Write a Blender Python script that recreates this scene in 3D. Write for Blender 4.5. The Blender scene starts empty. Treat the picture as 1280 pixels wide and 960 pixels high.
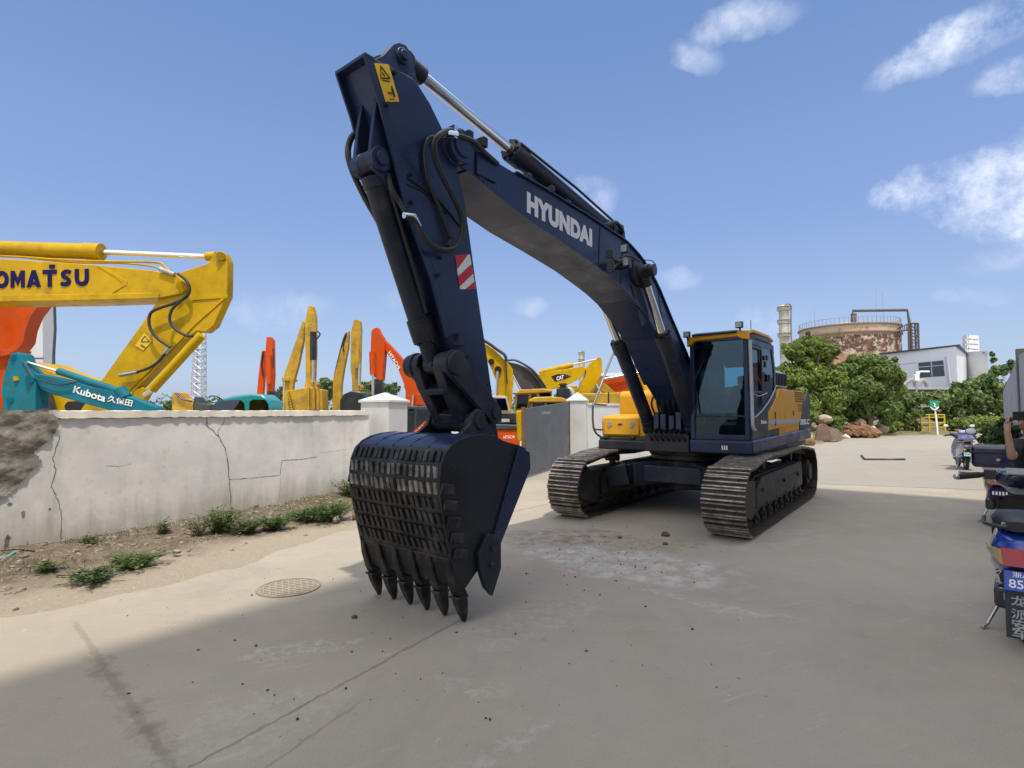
import bpy, bmesh, math, random
import numpy as np
from mathutils import Vector, Matrix
random.seed(7); R = math.radians
S = bpy.context.scene; COL = S.collection
# ------------------------------------------------------------------ camera model, used to place things at real depths
F, CH, PITCH, ROLL = 700.0, 1.80, .049, -.003
CP, SP = math.cos(PITCH), math.sin(PITCH)
def ray(u, v):
    a, b = u-640, v-480
    cr, sr = math.cos(ROLL), math.sin(ROLL)
    x, z = a*cr+b*sr, -(-a*sr+b*cr)
    return Vector((x/F, CP-z/F*SP, SP+z/F*CP))
def at(u, v, Y):
    d = ray(u, v); t = Y/d.y
    return Vector((d.x*t, Y, d.z*t+CH))
def gnd(u, v, z=0):
    d = ray(u, v); t = (z-CH)/d.z
    return Vector((d.x*t, d.y*t, z))
MX, MY, MB_ = 3.378, 10.568, .675
def HB(u, v, yp):                       # point on the machine's vertical plane y=yp, machine coordinates
    d = ray(u, v); fx, fy = -math.sin(MB_), -math.cos(MB_); lx, ly = -fy, fx
    t = (yp+MX*lx+MY*ly)/(d.x*lx+d.y*ly)
    return ((d.x*t-MX)*fx+(d.y*t-MY)*fy, d.z*t+CH)
def H3(u, v, y): x, z = HB(u, v, y); return Vector((x, y, z))
# ------------------------------------------------------------------ mesh builder
def V(*a): return Vector(a)
def smooth_path(pts, n=6):
    pts = [Vector(p) for p in pts]
    if len(pts) < 3: return pts
    P = [pts[0]*2-pts[1]]+pts+[pts[-1]*2-pts[-2]]; out = []
    for i in range(1, len(P)-2):
        a, b, c, d = P[i-1:i+3]
        for k in range(n):
            t = k/n
            out.append(.5*((2*b)+(c-a)*t+(2*a-5*b+4*c-d)*t*t+(3*b-a-3*c+d)*t**3))
    out.append(pts[-1]); return out
class MB:
    def __init__(s): s.v = []; s.f = []; s.m = []; s.cur = 0; s.M = None
    def add(s, vs, fs):
        n = len(s.v)
        if s.M is not None: vs = [s.M @ Vector(p) for p in vs]
        s.v += [tuple(p) for p in vs]; s.f += [tuple(i+n for i in f) for f in fs]; s.m += [s.cur]*len(fs); return s
    def box(s, c, d, rot=None):
        c = Vector(c); h = Vector(d)/2
        p = [Vector((x*h.x, y*h.y, z*h.z)) for z in (-1, 1) for y in (-1, 1) for x in (-1, 1)]
        if rot is not None: p = [rot @ q for q in p]
        return s.add([c+q for q in p], [(0,2,3,1),(4,5,7,6),(0,1,5,4),(2,6,7,3),(0,4,6,2),(1,3,7,5)])
    def bx(s, x0, x1, y0, y1, z0, z1): return s.box(((x0+x1)/2,(y0+y1)/2,(z0+z1)/2),(abs(x1-x0),abs(y1-y0),abs(z1-z0)))
    def prism(s, poly, y0, y1, ax='xz'):
        n = len(poly); a = sum(poly[i][0]*poly[(i+1)%n][1]-poly[(i+1)%n][0]*poly[i][1] for i in range(n))
        if a < 0: poly = poly[::-1]
        mk = {'xz': lambda p, q: (p[0], q, p[1]), 'xy': lambda p, q: (p[0], p[1], q), 'yz': lambda p, q: (q, p[0], p[1])}[ax]
        if y0 > y1: y0, y1 = y1, y0
        vs = [mk(p, y0) for p in poly]+[mk(p, y1) for p in poly]
        lo, hi = tuple(range(n)), tuple(range(2*n-1, n-1, -1))
        fs = [lo, hi]+[(i, i+n, (i+1)%n+n, (i+1)%n) for i in range(n)]
        if ax != 'xz': fs = [f[::-1] for f in fs]
        return s.add(vs, fs)
    def tube(s, pts, r, seg=10, cap=True):
        pts = [Vector(p) for p in pts]; n = len(pts); rs = r if isinstance(r, (list, tuple)) else [r]*n
        vs = []; pu = None
        for i, p in enumerate(pts):
            t = (pts[min(i+1, n-1)]-pts[max(i-1, 0)]).normalized()
            if pu is None:
                pu = t.cross(V(0,0,1)) if abs(t.z) < .9 else t.cross(V(1,0,0))
            pu = (pu-t*pu.dot(t)).normalized(); w = t.cross(pu)
            for k in range(seg):
                a = 2*math.pi*k/seg; vs.append(p+(pu*math.cos(a)+w*math.sin(a))*rs[i])
        fs = [(i*seg+k, i*seg+(k+1)%seg, (i+1)*seg+(k+1)%seg, (i+1)*seg+k) for i in range(n-1) for k in range(seg)]
        if cap: fs += [tuple(range(seg))[::-1], tuple((n-1)*seg+k for k in range(seg))]
        return s.add(vs, fs)
    def cyl(s, a, b, r, r2=None, seg=20): return s.tube([a, b], [r, r if r2 is None else r2], seg)
    def bar(s, a, b, w, h, w2=None, h2=None, up=(0,0,1)):   # tapered box from a to b
        a, b = Vector(a), Vector(b); t = (b-a).normalized(); sd = t.cross(Vector(up))
        if sd.length < 1e-3: sd = t.cross(V(1,0,0))
        sd.normalize(); u = sd.cross(t); w2 = w if w2 is None else w2; h2 = h if h2 is None else h2
        vs = []
        for p, ww, hh in ((a, w, h), (b, w2, h2)):
            for i, j in ((-1,-1),(1,-1),(1,1),(-1,1)): vs.append(p+sd*(i*ww/2)+u*(j*hh/2))
        return s.add(vs, [(3,2,1,0),(4,5,6,7),(0,1,5,4),(1,2,6,5),(2,3,7,6),(3,0,4,7)])
    def ball(s, c, r, seg=12, rings=8):
        c = Vector(c); r = Vector(r) if hasattr(r, '__len__') else V(r, r, r); vs = []; fs = []
        for i in range(rings+1):
            th = math.pi*i/rings
            for k in range(seg):
                a = 2*math.pi*k/seg; vs.append(c+V(r.x*math.sin(th)*math.cos(a), r.y*math.sin(th)*math.sin(a), r.z*math.cos(th)))
        for i in range(rings):
            for k in range(seg):
                fs.append((i*seg+k, (i+1)*seg+k, (i+1)*seg+(k+1)%seg, i*seg+(k+1)%seg))
        return s.add(vs, fs)
    def loft(s, secs, cap=True):
        n = len(secs[0]); vs = [p for c in secs for p in c]
        fs = [(i*n+k, i*n+(k+1)%n, (i+1)*n+(k+1)%n, (i+1)*n+k) for i in range(len(secs)-1) for k in range(n)]
        if cap: fs += [tuple(range(n))[::-1], tuple((len(secs)-1)*n+k for k in range(n))]
        return s.add(vs, fs)
    def build(s, name, mats, parent=None, ang=35, bevel=0, fix=False):
        me = bpy.data.meshes.new(name); me.from_pydata(s.v, [], s.f)
        if not isinstance(mats, (list, tuple)): mats = [mats]
        for m in mats: me.materials.append(m)
        if len(mats) > 1: me.polygons.foreach_set('material_index', s.m)
        if fix:
            b = bmesh.new(); b.from_mesh(me); bmesh.ops.remove_doubles(b, verts=b.verts, dist=1e-5); bmesh.ops.recalc_face_normals(b, faces=b.faces); b.to_mesh(me); b.free()
        if ang:
            me.polygons.foreach_set('use_smooth', [True]*len(me.polygons)); me.set_sharp_from_angle(angle=R(ang))
        me.update(); o = bpy.data.objects.new(name, me); COL.objects.link(o)
        if parent: o.parent = parent
        if bevel and ang: wn2 = True
        else: wn2 = False
        if bevel:
            b = o.modifiers.new('b', 'BEVEL'); b.width = bevel; b.segments = 2; b.limit_method = 'ANGLE'; b.angle_limit = R(40)
            b.harden_normals = False
            if ang and ang < 90: w = o.modifiers.new('w', 'WEIGHTED_NORMAL'); w.keep_sharp = True
        return o
def thing(name, label, cat, loc=(0,0,0), rz=0, group=None):
    o = bpy.data.objects.new(name, None); COL.objects.link(o); o.location = loc; o.rotation_euler = (0,0,rz); o.empty_display_size = .2
    return tag(o, label, cat, group)
def tag(o, label, cat, group=None):
    o['label'] = label; o['category'] = cat
    if group: o['group'] = group
    return o
def kind(o, k='structure'): o['kind'] = k; return o
# ------------------------------------------------------------------ materials
MATS = {}
def nd(nt, t, **kw):
    n = nt.nodes.new(t)
    for k, v in kw.items():
        if k.startswith('i_'): n.inputs[k[2:].replace('_', ' ')].default_value = v
        else: setattr(n, k, v)
    return n
def mat(name, col, rough=.5, metal=0, var=.25, vs=3.0, dirt=None, damt=.3, ds=1.5, bump=.0, bs=40, coat=0, rvar=.15, spec=.5, world=False):
    if name in MATS: return MATS[name]
    m = bpy.data.materials.new(name); m.use_nodes = True; nt = m.node_tree; b = nt.nodes['Principled BSDF']; L = nt.links.new
    b.inputs['Metallic'].default_value = metal; b.inputs['Coat Weight'].default_value = coat; b.inputs['Specular IOR Level'].default_value = spec
    if world: co = nd(nt, 'ShaderNodeNewGeometry').outputs['Position']
    else: co = nd(nt, 'ShaderNodeTexCoord').outputs['Object']
    n1 = nd(nt, 'ShaderNodeTexNoise', i_Scale=vs, i_Detail=6.0, i_Roughness=.6); L(co, n1.inputs['Vector'])
    mr = nd(nt, 'ShaderNodeMapRange'); L(n1.outputs['Fac'], mr.inputs['Value'])
    for k, v in zip(('From Min','From Max','To Min','To Max'), (.3,.7,1-var,1+var)): mr.inputs[k].default_value = v
    mul = nd(nt, 'ShaderNodeVectorMath', operation='SCALE'); mul.inputs[0].default_value = col[:3]; L(mr.outputs[0], mul.inputs['Scale'])
    cout = mul.outputs[0]
    n2 = nd(nt, 'ShaderNodeTexNoise', i_Scale=ds, i_Detail=9.0, i_Roughness=.7); L(co, n2.inputs['Vector'])
    if dirt:
        m2 = nd(nt, 'ShaderNodeMapRange'); L(n2.outputs['Fac'], m2.inputs['Value'])
        for k, v in zip(('From Min','From Max','To Min','To Max'), (.62-damt*.35,.72,0,min(1,damt*2))): m2.inputs[k].default_value = v
        mx = nd(nt, 'ShaderNodeMix', data_type='RGBA'); L(m2.outputs[0], mx.inputs['Factor']); L(cout, mx.inputs[6]); mx.inputs[7].default_value = (*dirt, 1); cout = mx.outputs[2]
    L(cout, b.inputs['Base Color'])
    m3 = nd(nt, 'ShaderNodeMapRange'); L(n2.outputs['Fac'], m3.inputs['Value'])
    for k, v in zip(('From Min','From Max','To Min','To Max'), (.35,.65,max(.03,rough-rvar),min(1,rough+rvar))): m3.inputs[k].default_value = v
    L(m3.outputs[0], b.inputs['Roughness'])
    if bump:
        n3 = nd(nt, 'ShaderNodeTexNoise', i_Scale=bs, i_Detail=8.0); L(co, n3.inputs['Vector'])
        bp = nd(nt, 'ShaderNodeBump', i_Strength=bump, i_Distance=.02); L(n3.outputs['Fac'], bp.inputs['Height']); L(bp.outputs[0], b.inputs['Normal'])
    MATS[name] = m; return m
def glassmat(name, tint, alpha=.5, rough=.02):
    m = bpy.data.materials.new(name); m.use_nodes = True; nt = m.node_tree; L = nt.links.new; nt.nodes.remove(nt.nodes['Principled BSDF'])
    out = nt.nodes['Material Output']; tr = nd(nt, 'ShaderNodeBsdfTransparent'); tr.inputs[0].default_value = (*tint, 1)
    gl = nd(nt, 'ShaderNodeBsdfGlossy'); gl.inputs['Roughness'].default_value = rough; gl.inputs[0].default_value = (.62,.75,.85,1)
    lw = nd(nt, 'ShaderNodeFresnel', i_IOR=1.5); mr = nd(nt, 'ShaderNodeMath', operation='MULTIPLY_ADD'); L(lw.outputs[0], mr.inputs[0]); mr.inputs[1].default_value = 1.0; mr.inputs[2].default_value = alpha
    mx = nd(nt, 'ShaderNodeMixShader'); L(mr.outputs[0], mx.inputs[0]); L(tr.outputs[0], mx.inputs[1]); L(gl.outputs[0], mx.inputs[2]); L(mx.outputs[0], out.inputs[0]); return m
navy = mat('navy paint', (.019,.033,.088), .36, var=.22, vs=1.4, dirt=(.045,.05,.065), damt=.30, ds=2.6, coat=.05, bump=.05, bs=9, spec=.32)
navy2 = mat('navy worn paint', (.012,.018,.038), .45, var=.25, dirt=(.07,.06,.05), damt=.42, ds=4, bump=.12, bs=15, spec=.4)
blk = mat('black paint', (.014,.015,.018), .42, var=.3, dirt=(.06,.055,.05), damt=.3, bump=.05, bs=20)
worn = mat('worn bucket steel', (.018,.018,.020), .48, .3, var=.4, dirt=(.16,.15,.14), damt=.32, ds=3.5, bump=.25, bs=30)
tooths = mat('worn tooth steel', (.022,.021,.021), .42, .4, var=.5, vs=8, dirt=(.12,.11,.10), damt=.4, ds=6, bump=.2, bs=30)
chrome = mat('chrome rod', (.75,.75,.74), .12, 1, var=.03, rvar=.05)
steel = mat('bright steel', (.45,.45,.44), .35, .9, var=.2)
shoe = mat('track shoe steel', (.045,.038,.032), .6, .4, var=.5, vs=5, dirt=(.11,.06,.035), damt=.5, ds=7, bump=.2, bs=30)
grou = mat('worn grouser steel', (.36,.33,.29), .42, .5, var=.5, vs=7, dirt=(.13,.075,.045), damt=.45, ds=9, bump=.15, bs=30)
tframe = mat('track frame paint', (.022,.022,.024), .6, var=.3, dirt=(.09,.075,.06), damt=.45, ds=4, bump=.1)
yel = mat('machine yellow', (.74,.37,.015), .42, var=.12, dirt=(.34,.19,.06), damt=.28, ds=3, coat=.05, spec=.25)
yelK = mat('boom yellow', (.53,.33,.002), .42, var=.16, vs=1.2, dirt=(.26,.15,.03), damt=.34, ds=2.2, bump=.05, bs=8, spec=.18)
yelP = mat('faded yellow', (.50,.31,.03), .55, var=.25, vs=1.2, dirt=(.22,.15,.07), damt=.5, ds=2.6, bump=.08, spec=.2)
orng = mat('machine orange', (.60,.075,.004), .48, var=.2, vs=1.2, dirt=(.24,.06,.02), damt=.42, ds=2.4, bump=.06, spec=.2)
teal = mat('machine teal', (.004,.16,.22), .45, var=.18, vs=2.5, dirt=(.04,.10,.11), damt=.4, ds=4, spec=.2)
rubber = mat('black rubber', (.018,.018,.018), .75, var=.3, bump=.1)
hosem = mat('hydraulic hose', (.022,.024,.028), .5, var=.3)
white = mat('white lettering', (.92,.92,.92), .5, var=.04)
offw = mat('light grey trim', (.42,.44,.48), .4, var=.1)
redm = mat('red reflective', (.62,.02,.02), .4, var=.08)
stky = mat('yellow sticker', (.75,.48,.01), .45, var=.05)
dgrey = mat('dark grey panel', (.045,.048,.055), .5, var=.2, dirt=(.08,.075,.07), damt=.3)
dark = mat('dark interior', (.012,.013,.015), .7, var=.3)
glass = glassmat('cab glass', (.50,.72,.78), .02)
glassd = glassmat('dark glass', (.10,.13,.15), .08)
bluel = mat('dark blue lettering', (.010,.006,.085), .5, var=.05, spec=.12)
def decal(name, body, m, P00, PX, PY, parent, th=.003, off=.0, sp=1.0):
    """lettering spanning P00->PX (width vector end) and P00->PY (height end), as a thin mesh"""
    c = bpy.data.curves.new(name, 'FONT'); c.body = body; c.offset = off; c.extrude = .5; c.space_character = sp
    o = bpy.data.objects.new(name+'_src', c); COL.objects.link(o); dg = bpy.context.evaluated_depsgraph_get(); dg.update()
    me = bpy.data.meshes.new_from_object(o.evaluated_get(dg)); bpy.data.objects.remove(o)
    n = len(me.vertices)
    co = np.empty(n*3); me.vertices.foreach_get('co', co); co = co.reshape(-1, 3)
    lo, hi = co.min(0), co.max(0); P00, PX, PY = Vector(P00), Vector(PX), Vector(PY)
    X, Y = PX-P00, PY-P00; N = X.cross(Y).normalized()*th
    bm = bmesh.new(); bm.from_mesh(me)
    for vtx in bm.verts:
        a = (vtx.co.x-lo[0])/(hi[0]-lo[0]); b = (vtx.co.y-lo[1])/(hi[1]-lo[1]); vtx.co = P00+X*a+Y*b+N*(.55+.9*vtx.co.z)
    bm.to_mesh(me); bm.free()
    me.polygons.foreach_set('use_smooth', [False]*len(me.polygons)); me.materials.clear(); me.materials.append(m); o = bpy.data.objects.new(name, me); COL.objects.link(o)
    if parent: o.parent = parent
    return o
# ================================================================== camera, light, sky
cd_ = bpy.data.cameras.new('camera'); cam = bpy.data.objects.new('camera', cd_); COL.objects.link(cam); S.camera = cam
cd_.sensor_width = 36; cd_.lens = F/1280*36; cd_.clip_end = 3000; cd_.clip_start = .05
fwdv = V(0, CP, SP); cam.location = (0,0,CH)
q = fwdv.to_track_quat('-Z', 'Y').to_matrix(); cam.rotation_euler = (q @ Matrix.Rotation(ROLL, 3, 'Z')).to_euler()
SUN = V(.26, -.97, 0).normalized(); EL = R(68)
sv = V(SUN.x*math.cos(EL), SUN.y*math.cos(EL), math.sin(EL))
sl = bpy.data.lights.new('sun', 'SUN'); sl.energy = 2.0; sl.angle = R(.9); sl.color = (1, .93, .82)
so = bpy.data.objects.new('sun', sl); COL.objects.link(so); so.rotation_euler = sv.to_track_quat('Z', 'Y').to_euler(); so.location = (0,-20,60)
W_ = bpy.data.worlds.new('World'); S.world = W_; W_.use_nodes = True; nt = W_.node_tree; L = nt.links.new
bg = nt.nodes['Background']; bg.inputs[1].default_value = .15
sky = nd(nt, 'ShaderNodeTexSky', sky_type='NISHITA', sun_disc=False, sun_elevation=EL, sun_rotation=math.atan2(SUN.x, SUN.y), altitude=0, air_density=1.0, dust_density=1.6, ozone_density=2.2)
co = nd(nt, 'ShaderNodeTexCoord').outputs['Generated']
def vm(op, a=None, b=None, **k):
    n = nd(nt, 'ShaderNodeVectorMath', operation=op)
    for i, x in enumerate((a, b)):
        if x is None: continue
        if hasattr(x, 'is_linked'): L(x, n.inputs[i])
        else: n.inputs[i].default_value = x
    return n
def mt(op, a, b=None, c=None, clamp=False):
    n = nd(nt, 'ShaderNodeMath', operation=op); n.use_clamp = clamp
    for i, x in enumerate((a, b, c)):
        if x is None: continue
        if hasattr(x, 'is_linked'): L(x, n.inputs[i])
        else: n.inputs[i].default_value = x
    return n.outputs[0]
nz = nd(nt, 'ShaderNodeTexNoise', i_Scale=9.0, i_Detail=9.0, i_Roughness=.66); L(co, nz.inputs['Vector'])
nzb = nd(nt, 'ShaderNodeTexNoise', i_Scale=2.6, i_Detail=5.0, i_Roughness=.55); L(co, nzb.inputs['Vector'])
wn = vm('SUBTRACT', nz.outputs['Color'], (.5,.5,.5)).outputs[0]
tot = None
# cloud patches: direction, half extents (radians along / across), tilt, density
for (u, v, ru, rv, tilt, dn) in ((1215,250,105,52,8,1.0),(1290,240,90,70,0,1.0),(1210,45,115,34,-24,.75),(1265,95,50,24,-15,.5),(1145,85,40,14,-15,.4),(870,72,42,20,20,.42),(930,30,80,28,-12,.45),(742,250,36,28,0,.5),(851,346,34,15,0,.26),(665,384,30,15,0,.28),(352,388,70,24,0,.28),(495,374,30,16,0,.2),(963,402,40,26,0,.35),(1255,322,60,20,-15,.35),(1215,370,48,14,0,.25),(-300,250,220,60,0,.5),(1700,150,200,90,0,.9)):
    d = ray(u, v).normalized(); ex = (ray(u+1, v+math.tan(R(tilt))).normalized()-d).normalized(); ey = d.cross(ex).normalized()
    su, svv = ru/F*d.y, rv/F*d.y
    dv = vm('SUBTRACT', co, tuple(d)).outputs[0]; dv = vm('ADD', dv, vm('MULTIPLY', wn, (.16*svv/.06,)*3).outputs[0]).outputs[0]
    a = vm('DOT_PRODUCT', dv, tuple(ex/su)).outputs['Value']; b = vm('DOT_PRODUCT', dv, tuple(ey/svv)).outputs['Value']; c_ = vm('DOT_PRODUCT', dv, tuple(d*2)).outputs['Value']
    r2 = mt('ADD', mt('ADD', mt('MULTIPLY', a, a), mt('MULTIPLY', b, b)), mt('MULTIPLY', c_, c_))
    k = mt('MULTIPLY', mt('SUBTRACT', 1.0, r2, clamp=True), dn)
    tot = k if tot is None else mt('MAXIMUM', tot, k)
nzr = nd(nt, 'ShaderNodeMapRange'); L(nz.outputs['Fac'], nzr.inputs['Value'])
for kk, vv in zip(('From Min','From Max','To Min','To Max'), (.36,.62,.0,1.5)): nzr.inputs[kk].default_value = vv
cl = mt('MULTIPLY', tot, nzr.outputs[0], clamp=True)
cl = mt('POWER', cl, 1.15, clamp=True)
cl = mt('MULTIPLY', cl, .85)
sx = nd(nt, 'ShaderNodeSeparateXYZ'); L(co, sx.inputs[0])
def wr(x, a, b, c, d):
    n = nd(nt, 'ShaderNodeMapRange', interpolation_type='SMOOTHSTEP'); L(x, n.inputs['Value'])
    for kk, vv in zip(('From Min','From Max','To Min','To Max'), (a,b,c,d)): n.inputs[kk].default_value = vv
    return n.outputs[0]
def wm(f, a, b):
    n = nd(nt, 'ShaderNodeMix', data_type='RGBA')
    for i, x in (('Factor', f), (6, a), (7, b)):
        if hasattr(x, 'is_linked'): L(x, n.inputs[i])
        else: n.inputs[i].default_value = x if i == 'Factor' else (*x, 1)
    return n.outputs[2]
zc = sx.outputs[2]
grad = wm(wr(zc, -.02, .36, 0, 1), (1.5,1.9,2.72), (.82,1.24,2.40)); grad = wm(wr(zc, .30, .64, 0, 1), grad, (.50,.93,1.92))
skc = wm(.82, sky.outputs[0], grad)
skc = wm(cl, skc, (3.5,3.75,4.35))
# thin bright cloud veil added out of view above and behind to fill shade
fill_veil = mt('MAXIMUM', wr(zc, .66, .84, 0, 1), mt('MULTIPLY', wr(sx.outputs[1], -.15, -.55, 0, 1), wr(zc, .05, .3, .3, 1)))
fill_veil = mt('MULTIPLY', fill_veil, wr(nzb.outputs['Fac'], .30, .62, .55, 1.0))
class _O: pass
mx = _O(); mx.outputs = {2: wm(fill_veil, skc, (7.0,6.8,6.55))}
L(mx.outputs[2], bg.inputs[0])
S.view_settings.view_transform = 'Standard'; S.view_settings.look = 'None'; S.view_settings.exposure = .88; S.view_settings.gamma = 1
S.render.engine = 'CYCLES'
# ================================================================== ground
gm = bpy.data.materials.new('road concrete'); gm.use_nodes = True; nt = gm.node_tree; L = nt.links.new; B = nt.nodes['Principled BSDF']
pos = nd(nt, 'ShaderNodeNewGeometry').outputs['Position']
def noise(sc, det=6, rough=.6, vec=None, out='Fac', dist=0):
    n = nd(nt, 'ShaderNodeTexNoise', i_Scale=sc, i_Detail=det, i_Roughness=rough, i_Distortion=dist); L(vec or pos, n.inputs['Vector']); return n.outputs[out]
def rng(x, a, b, c, d, sm=False):
    n = nd(nt, 'ShaderNodeMapRange'); L(x, n.inputs['Value'])
    if sm: n.interpolation_type = 'SMOOTHSTEP'
    for kk, vv in zip(('From Min','From Max','To Min','To Max'), (a,b,c,d)): n.inputs[kk].default_value = vv
    return n.outputs[0]
def mixc(f, a, b):
    n = nd(nt, 'ShaderNodeMix', data_type='RGBA')
    for i, x in (('Factor', f), (6, a), (7, b)):
        if hasattr(x, 'is_linked'): L(x, n.inputs[i])
        else: n.inputs[i].default_value = x if i == 'Factor' else (*x, 1)
    return n.outputs[2]
wv = vm('SUBTRACT', noise(1.3, 6, .65, out='Color'), (.5,.5,.5)).outputs[0]
wf = vm('SUBTRACT', noise(9, 5, .6, out='Color'), (.5,.5,.5)).outputs[0]
def ell(cx, cy, rx, ry, ang, wob=.6):
    d = vm('SUBTRACT', vm('ADD', pos, vm('SCALE', wv).outputs[0]).outputs[0], (cx, cy, 0)).outputs[0]
    ca, sa = math.cos(R(ang)), math.sin(R(ang))
    a = vm('DOT_PRODUCT', d, (ca/rx, sa/rx, 0)).outputs['Value']; b = vm('DOT_PRODUCT', d, (-sa/ry, ca/ry, 0)).outputs['Value']
    return mt('SUBTRACT', 1.0, mt('ADD', mt('MULTIPLY', a, a), mt('MULTIPLY', b, b)), clamp=True)
def line(p, q, w, wob=.08):
    p, q = Vector(p).to_3d(), Vector(q).to_3d(); p.z = q.z = 0; t = (q-p); l = t.length; t /= l; n_ = V(-t.y, t.x, 0)
    d = vm('SUBTRACT', vm('ADD', pos, vm('MULTIPLY', wf, (wob,)*3).outputs[0]).outputs[0], tuple(p)).outputs[0]
    a = mt('ABSOLUTE', vm('DOT_PRODUCT', d, tuple(n_)).outputs['Value']); s_ = vm('DOT_PRODUCT', d, tuple(t)).outputs['Value']
    m_ = rng(a, w*.4, w, 1, 0, True); e = mt('MULTIPLY', rng(s_, -.15, .05, 0, 1), rng(s_, l-.05, l+.15, 1, 0)); return mt('MULTIPLY', m_, e)
def ms(a, b): return mt('MULTIPLY', a, b)
c = mixc(rng(noise(.35,5), .35,.65,0,1), (.34,.295,.23), (.41,.36,.285))
c = mixc(rng(noise(2.2,8,.7), .4,.7,0,.55), c, (.30,.275,.235))
c = mixc(rng(noise(90,3,.6), .45,.8,0,.35), c, (.23,.215,.19))
# greyer worn wheel zone lying in shade, colour lightened to lift the shade
c = mixc(ms(rng(noise(.8,8,.7), .38,.62,0,1), ell(2.6,6.4,3.2,6.5,-38)), c, (.36,.335,.295))
fine = rng(noise(11,9,.75), .46,.60,0,1); med = rng(noise(4.5,9,.72), .44,.60,0,1)
for (cx,cy,rx,ry,an,col,st) in ((1.35,6.7,1.5,.75,-35,(.58,.56,.54),.75),(.2,4.9,.9,.35,40,(.50,.47,.43),.4),(1.8,5.35,1.1,.10,-35,(.56,.55,.54),.45),(.75,8.1,1.0,.7,10,(.17,.115,.085),.85),(1.9,7.6,.9,.35,20,(.24,.17,.09),.7),(3.6,8.0,1.3,.6,25,(.48,.46,.43),.45),(.55,6.2,.35,.25,0,(.45,.24,.18),.5),(-1.5,3.4,.7,.35,45,(.50,.47,.42),.3),(-.05,3.0,.5,.12,60,(.54,.51,.47),.4),(-1.6,4.35,.55,.14,25,(.58,.55,.50),.45),(-.2,3.7,.35,.12,-30,(.50,.47,.43),.4),(8,12.2,3,.7,-10,(.30,.22,.17),.5),(-.45,8.5,1.2,.5,40,(.30,.25,.20),.5)):  # pale and brown patches mixed into the road colour
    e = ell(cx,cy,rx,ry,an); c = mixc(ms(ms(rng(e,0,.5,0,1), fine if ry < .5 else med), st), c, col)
# darker, greyer slab beyond the far joint
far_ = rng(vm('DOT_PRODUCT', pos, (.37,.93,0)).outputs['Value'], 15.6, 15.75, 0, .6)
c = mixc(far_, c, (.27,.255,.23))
# scrapes left by tracks and bucket, running along the road
rot = nd(nt, 'ShaderNodeVectorRotate', rotation_type='Z_AXIS'); L(pos, rot.inputs['Vector']); rot.inputs['Angle'].default_value = -math.atan2(.79,.61)+.5
scv = vm('MULTIPLY', rot.outputs[0], (1.2,14,1)).outputs[0]
c = mixc(ms(ms(rng(noise(1.6,7,.7,vec=scv), .56,.66,0,1), rng(noise(.9,4), .48,.62,0,1)), .5), c, (.50,.47,.42))
c = mixc(ms(ms(rng(noise(2.3,7,.7,vec=scv), .60,.70,0,1), rng(noise(1.3,4), .5,.62,0,1)), .45), c, (.16,.14,.12))
c = mixc(ms(rng(noise(170,2,.5), .56,.66,0,1), .35), c, (.50,.46,.40)); c = mixc(ms(rng(noise(140,2,.5), .60,.68,0,1), .45), c, (.14,.125,.11))
# big soft scuffs
c = mixc(ms(rng(noise(.55,9,.75,dist=.6), .52,.66,0,1), .35), c, (.22,.21,.19))
JG = (.085,.06,.045)
for p, q, w, st in (((95,780),(225,975),.035,.25),((310,975),(440,885),.014,.3),((190,985),(575,775),.018,.45),((1030,605),(1300,615),.035,.9),((0,0),(0,0),0,0)):
    if w: c = mixc(ms(line(gnd(*p), gnd(*q), w), st), c, JG)
c = mixc(ms(line(gnd(120,820), gnd(215,950), .10, .3), rng(noise(6,8,.7),.42,.62,0,.45)), c, (.12,.09,.07))
c = mixc(ms(line(gnd(640,640), gnd(740,618), .02), .7), c, (.12,.09,.06)); 
c = mixc(ms(rng(noise(26,3,.5), .70,.74,0,1), rng(noise(1.1,4), .45,.6,0,.9)), c, (.05,.045,.04))
c = mixc(ms(rng(noise(3.0,10,.8,dist=1.5), .635,.655,0,1), .5), c, (.52,.50,.47))
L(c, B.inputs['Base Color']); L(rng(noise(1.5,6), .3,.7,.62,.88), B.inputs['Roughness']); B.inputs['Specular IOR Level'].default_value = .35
bp = nd(nt, 'ShaderNodeBump', i_Strength=.35, i_Distance=.012); L(mt('ADD', mt('MULTIPLY', noise(60,6,.7), .5), noise(5,8,.7)), bp.inputs['Height']); L(bp.outputs[0], B.inputs['Normal'])
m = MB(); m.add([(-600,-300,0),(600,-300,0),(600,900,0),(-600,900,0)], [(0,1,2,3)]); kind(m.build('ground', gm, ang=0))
# ================================================================== the big excavator
EX = thing('crawler_excavator', 'large dark navy tracked excavator with yellow side hood, its toothed bucket resting on the road', 'excavator', (MX, MY, 0), -(math.pi/2+MB_))
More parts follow.
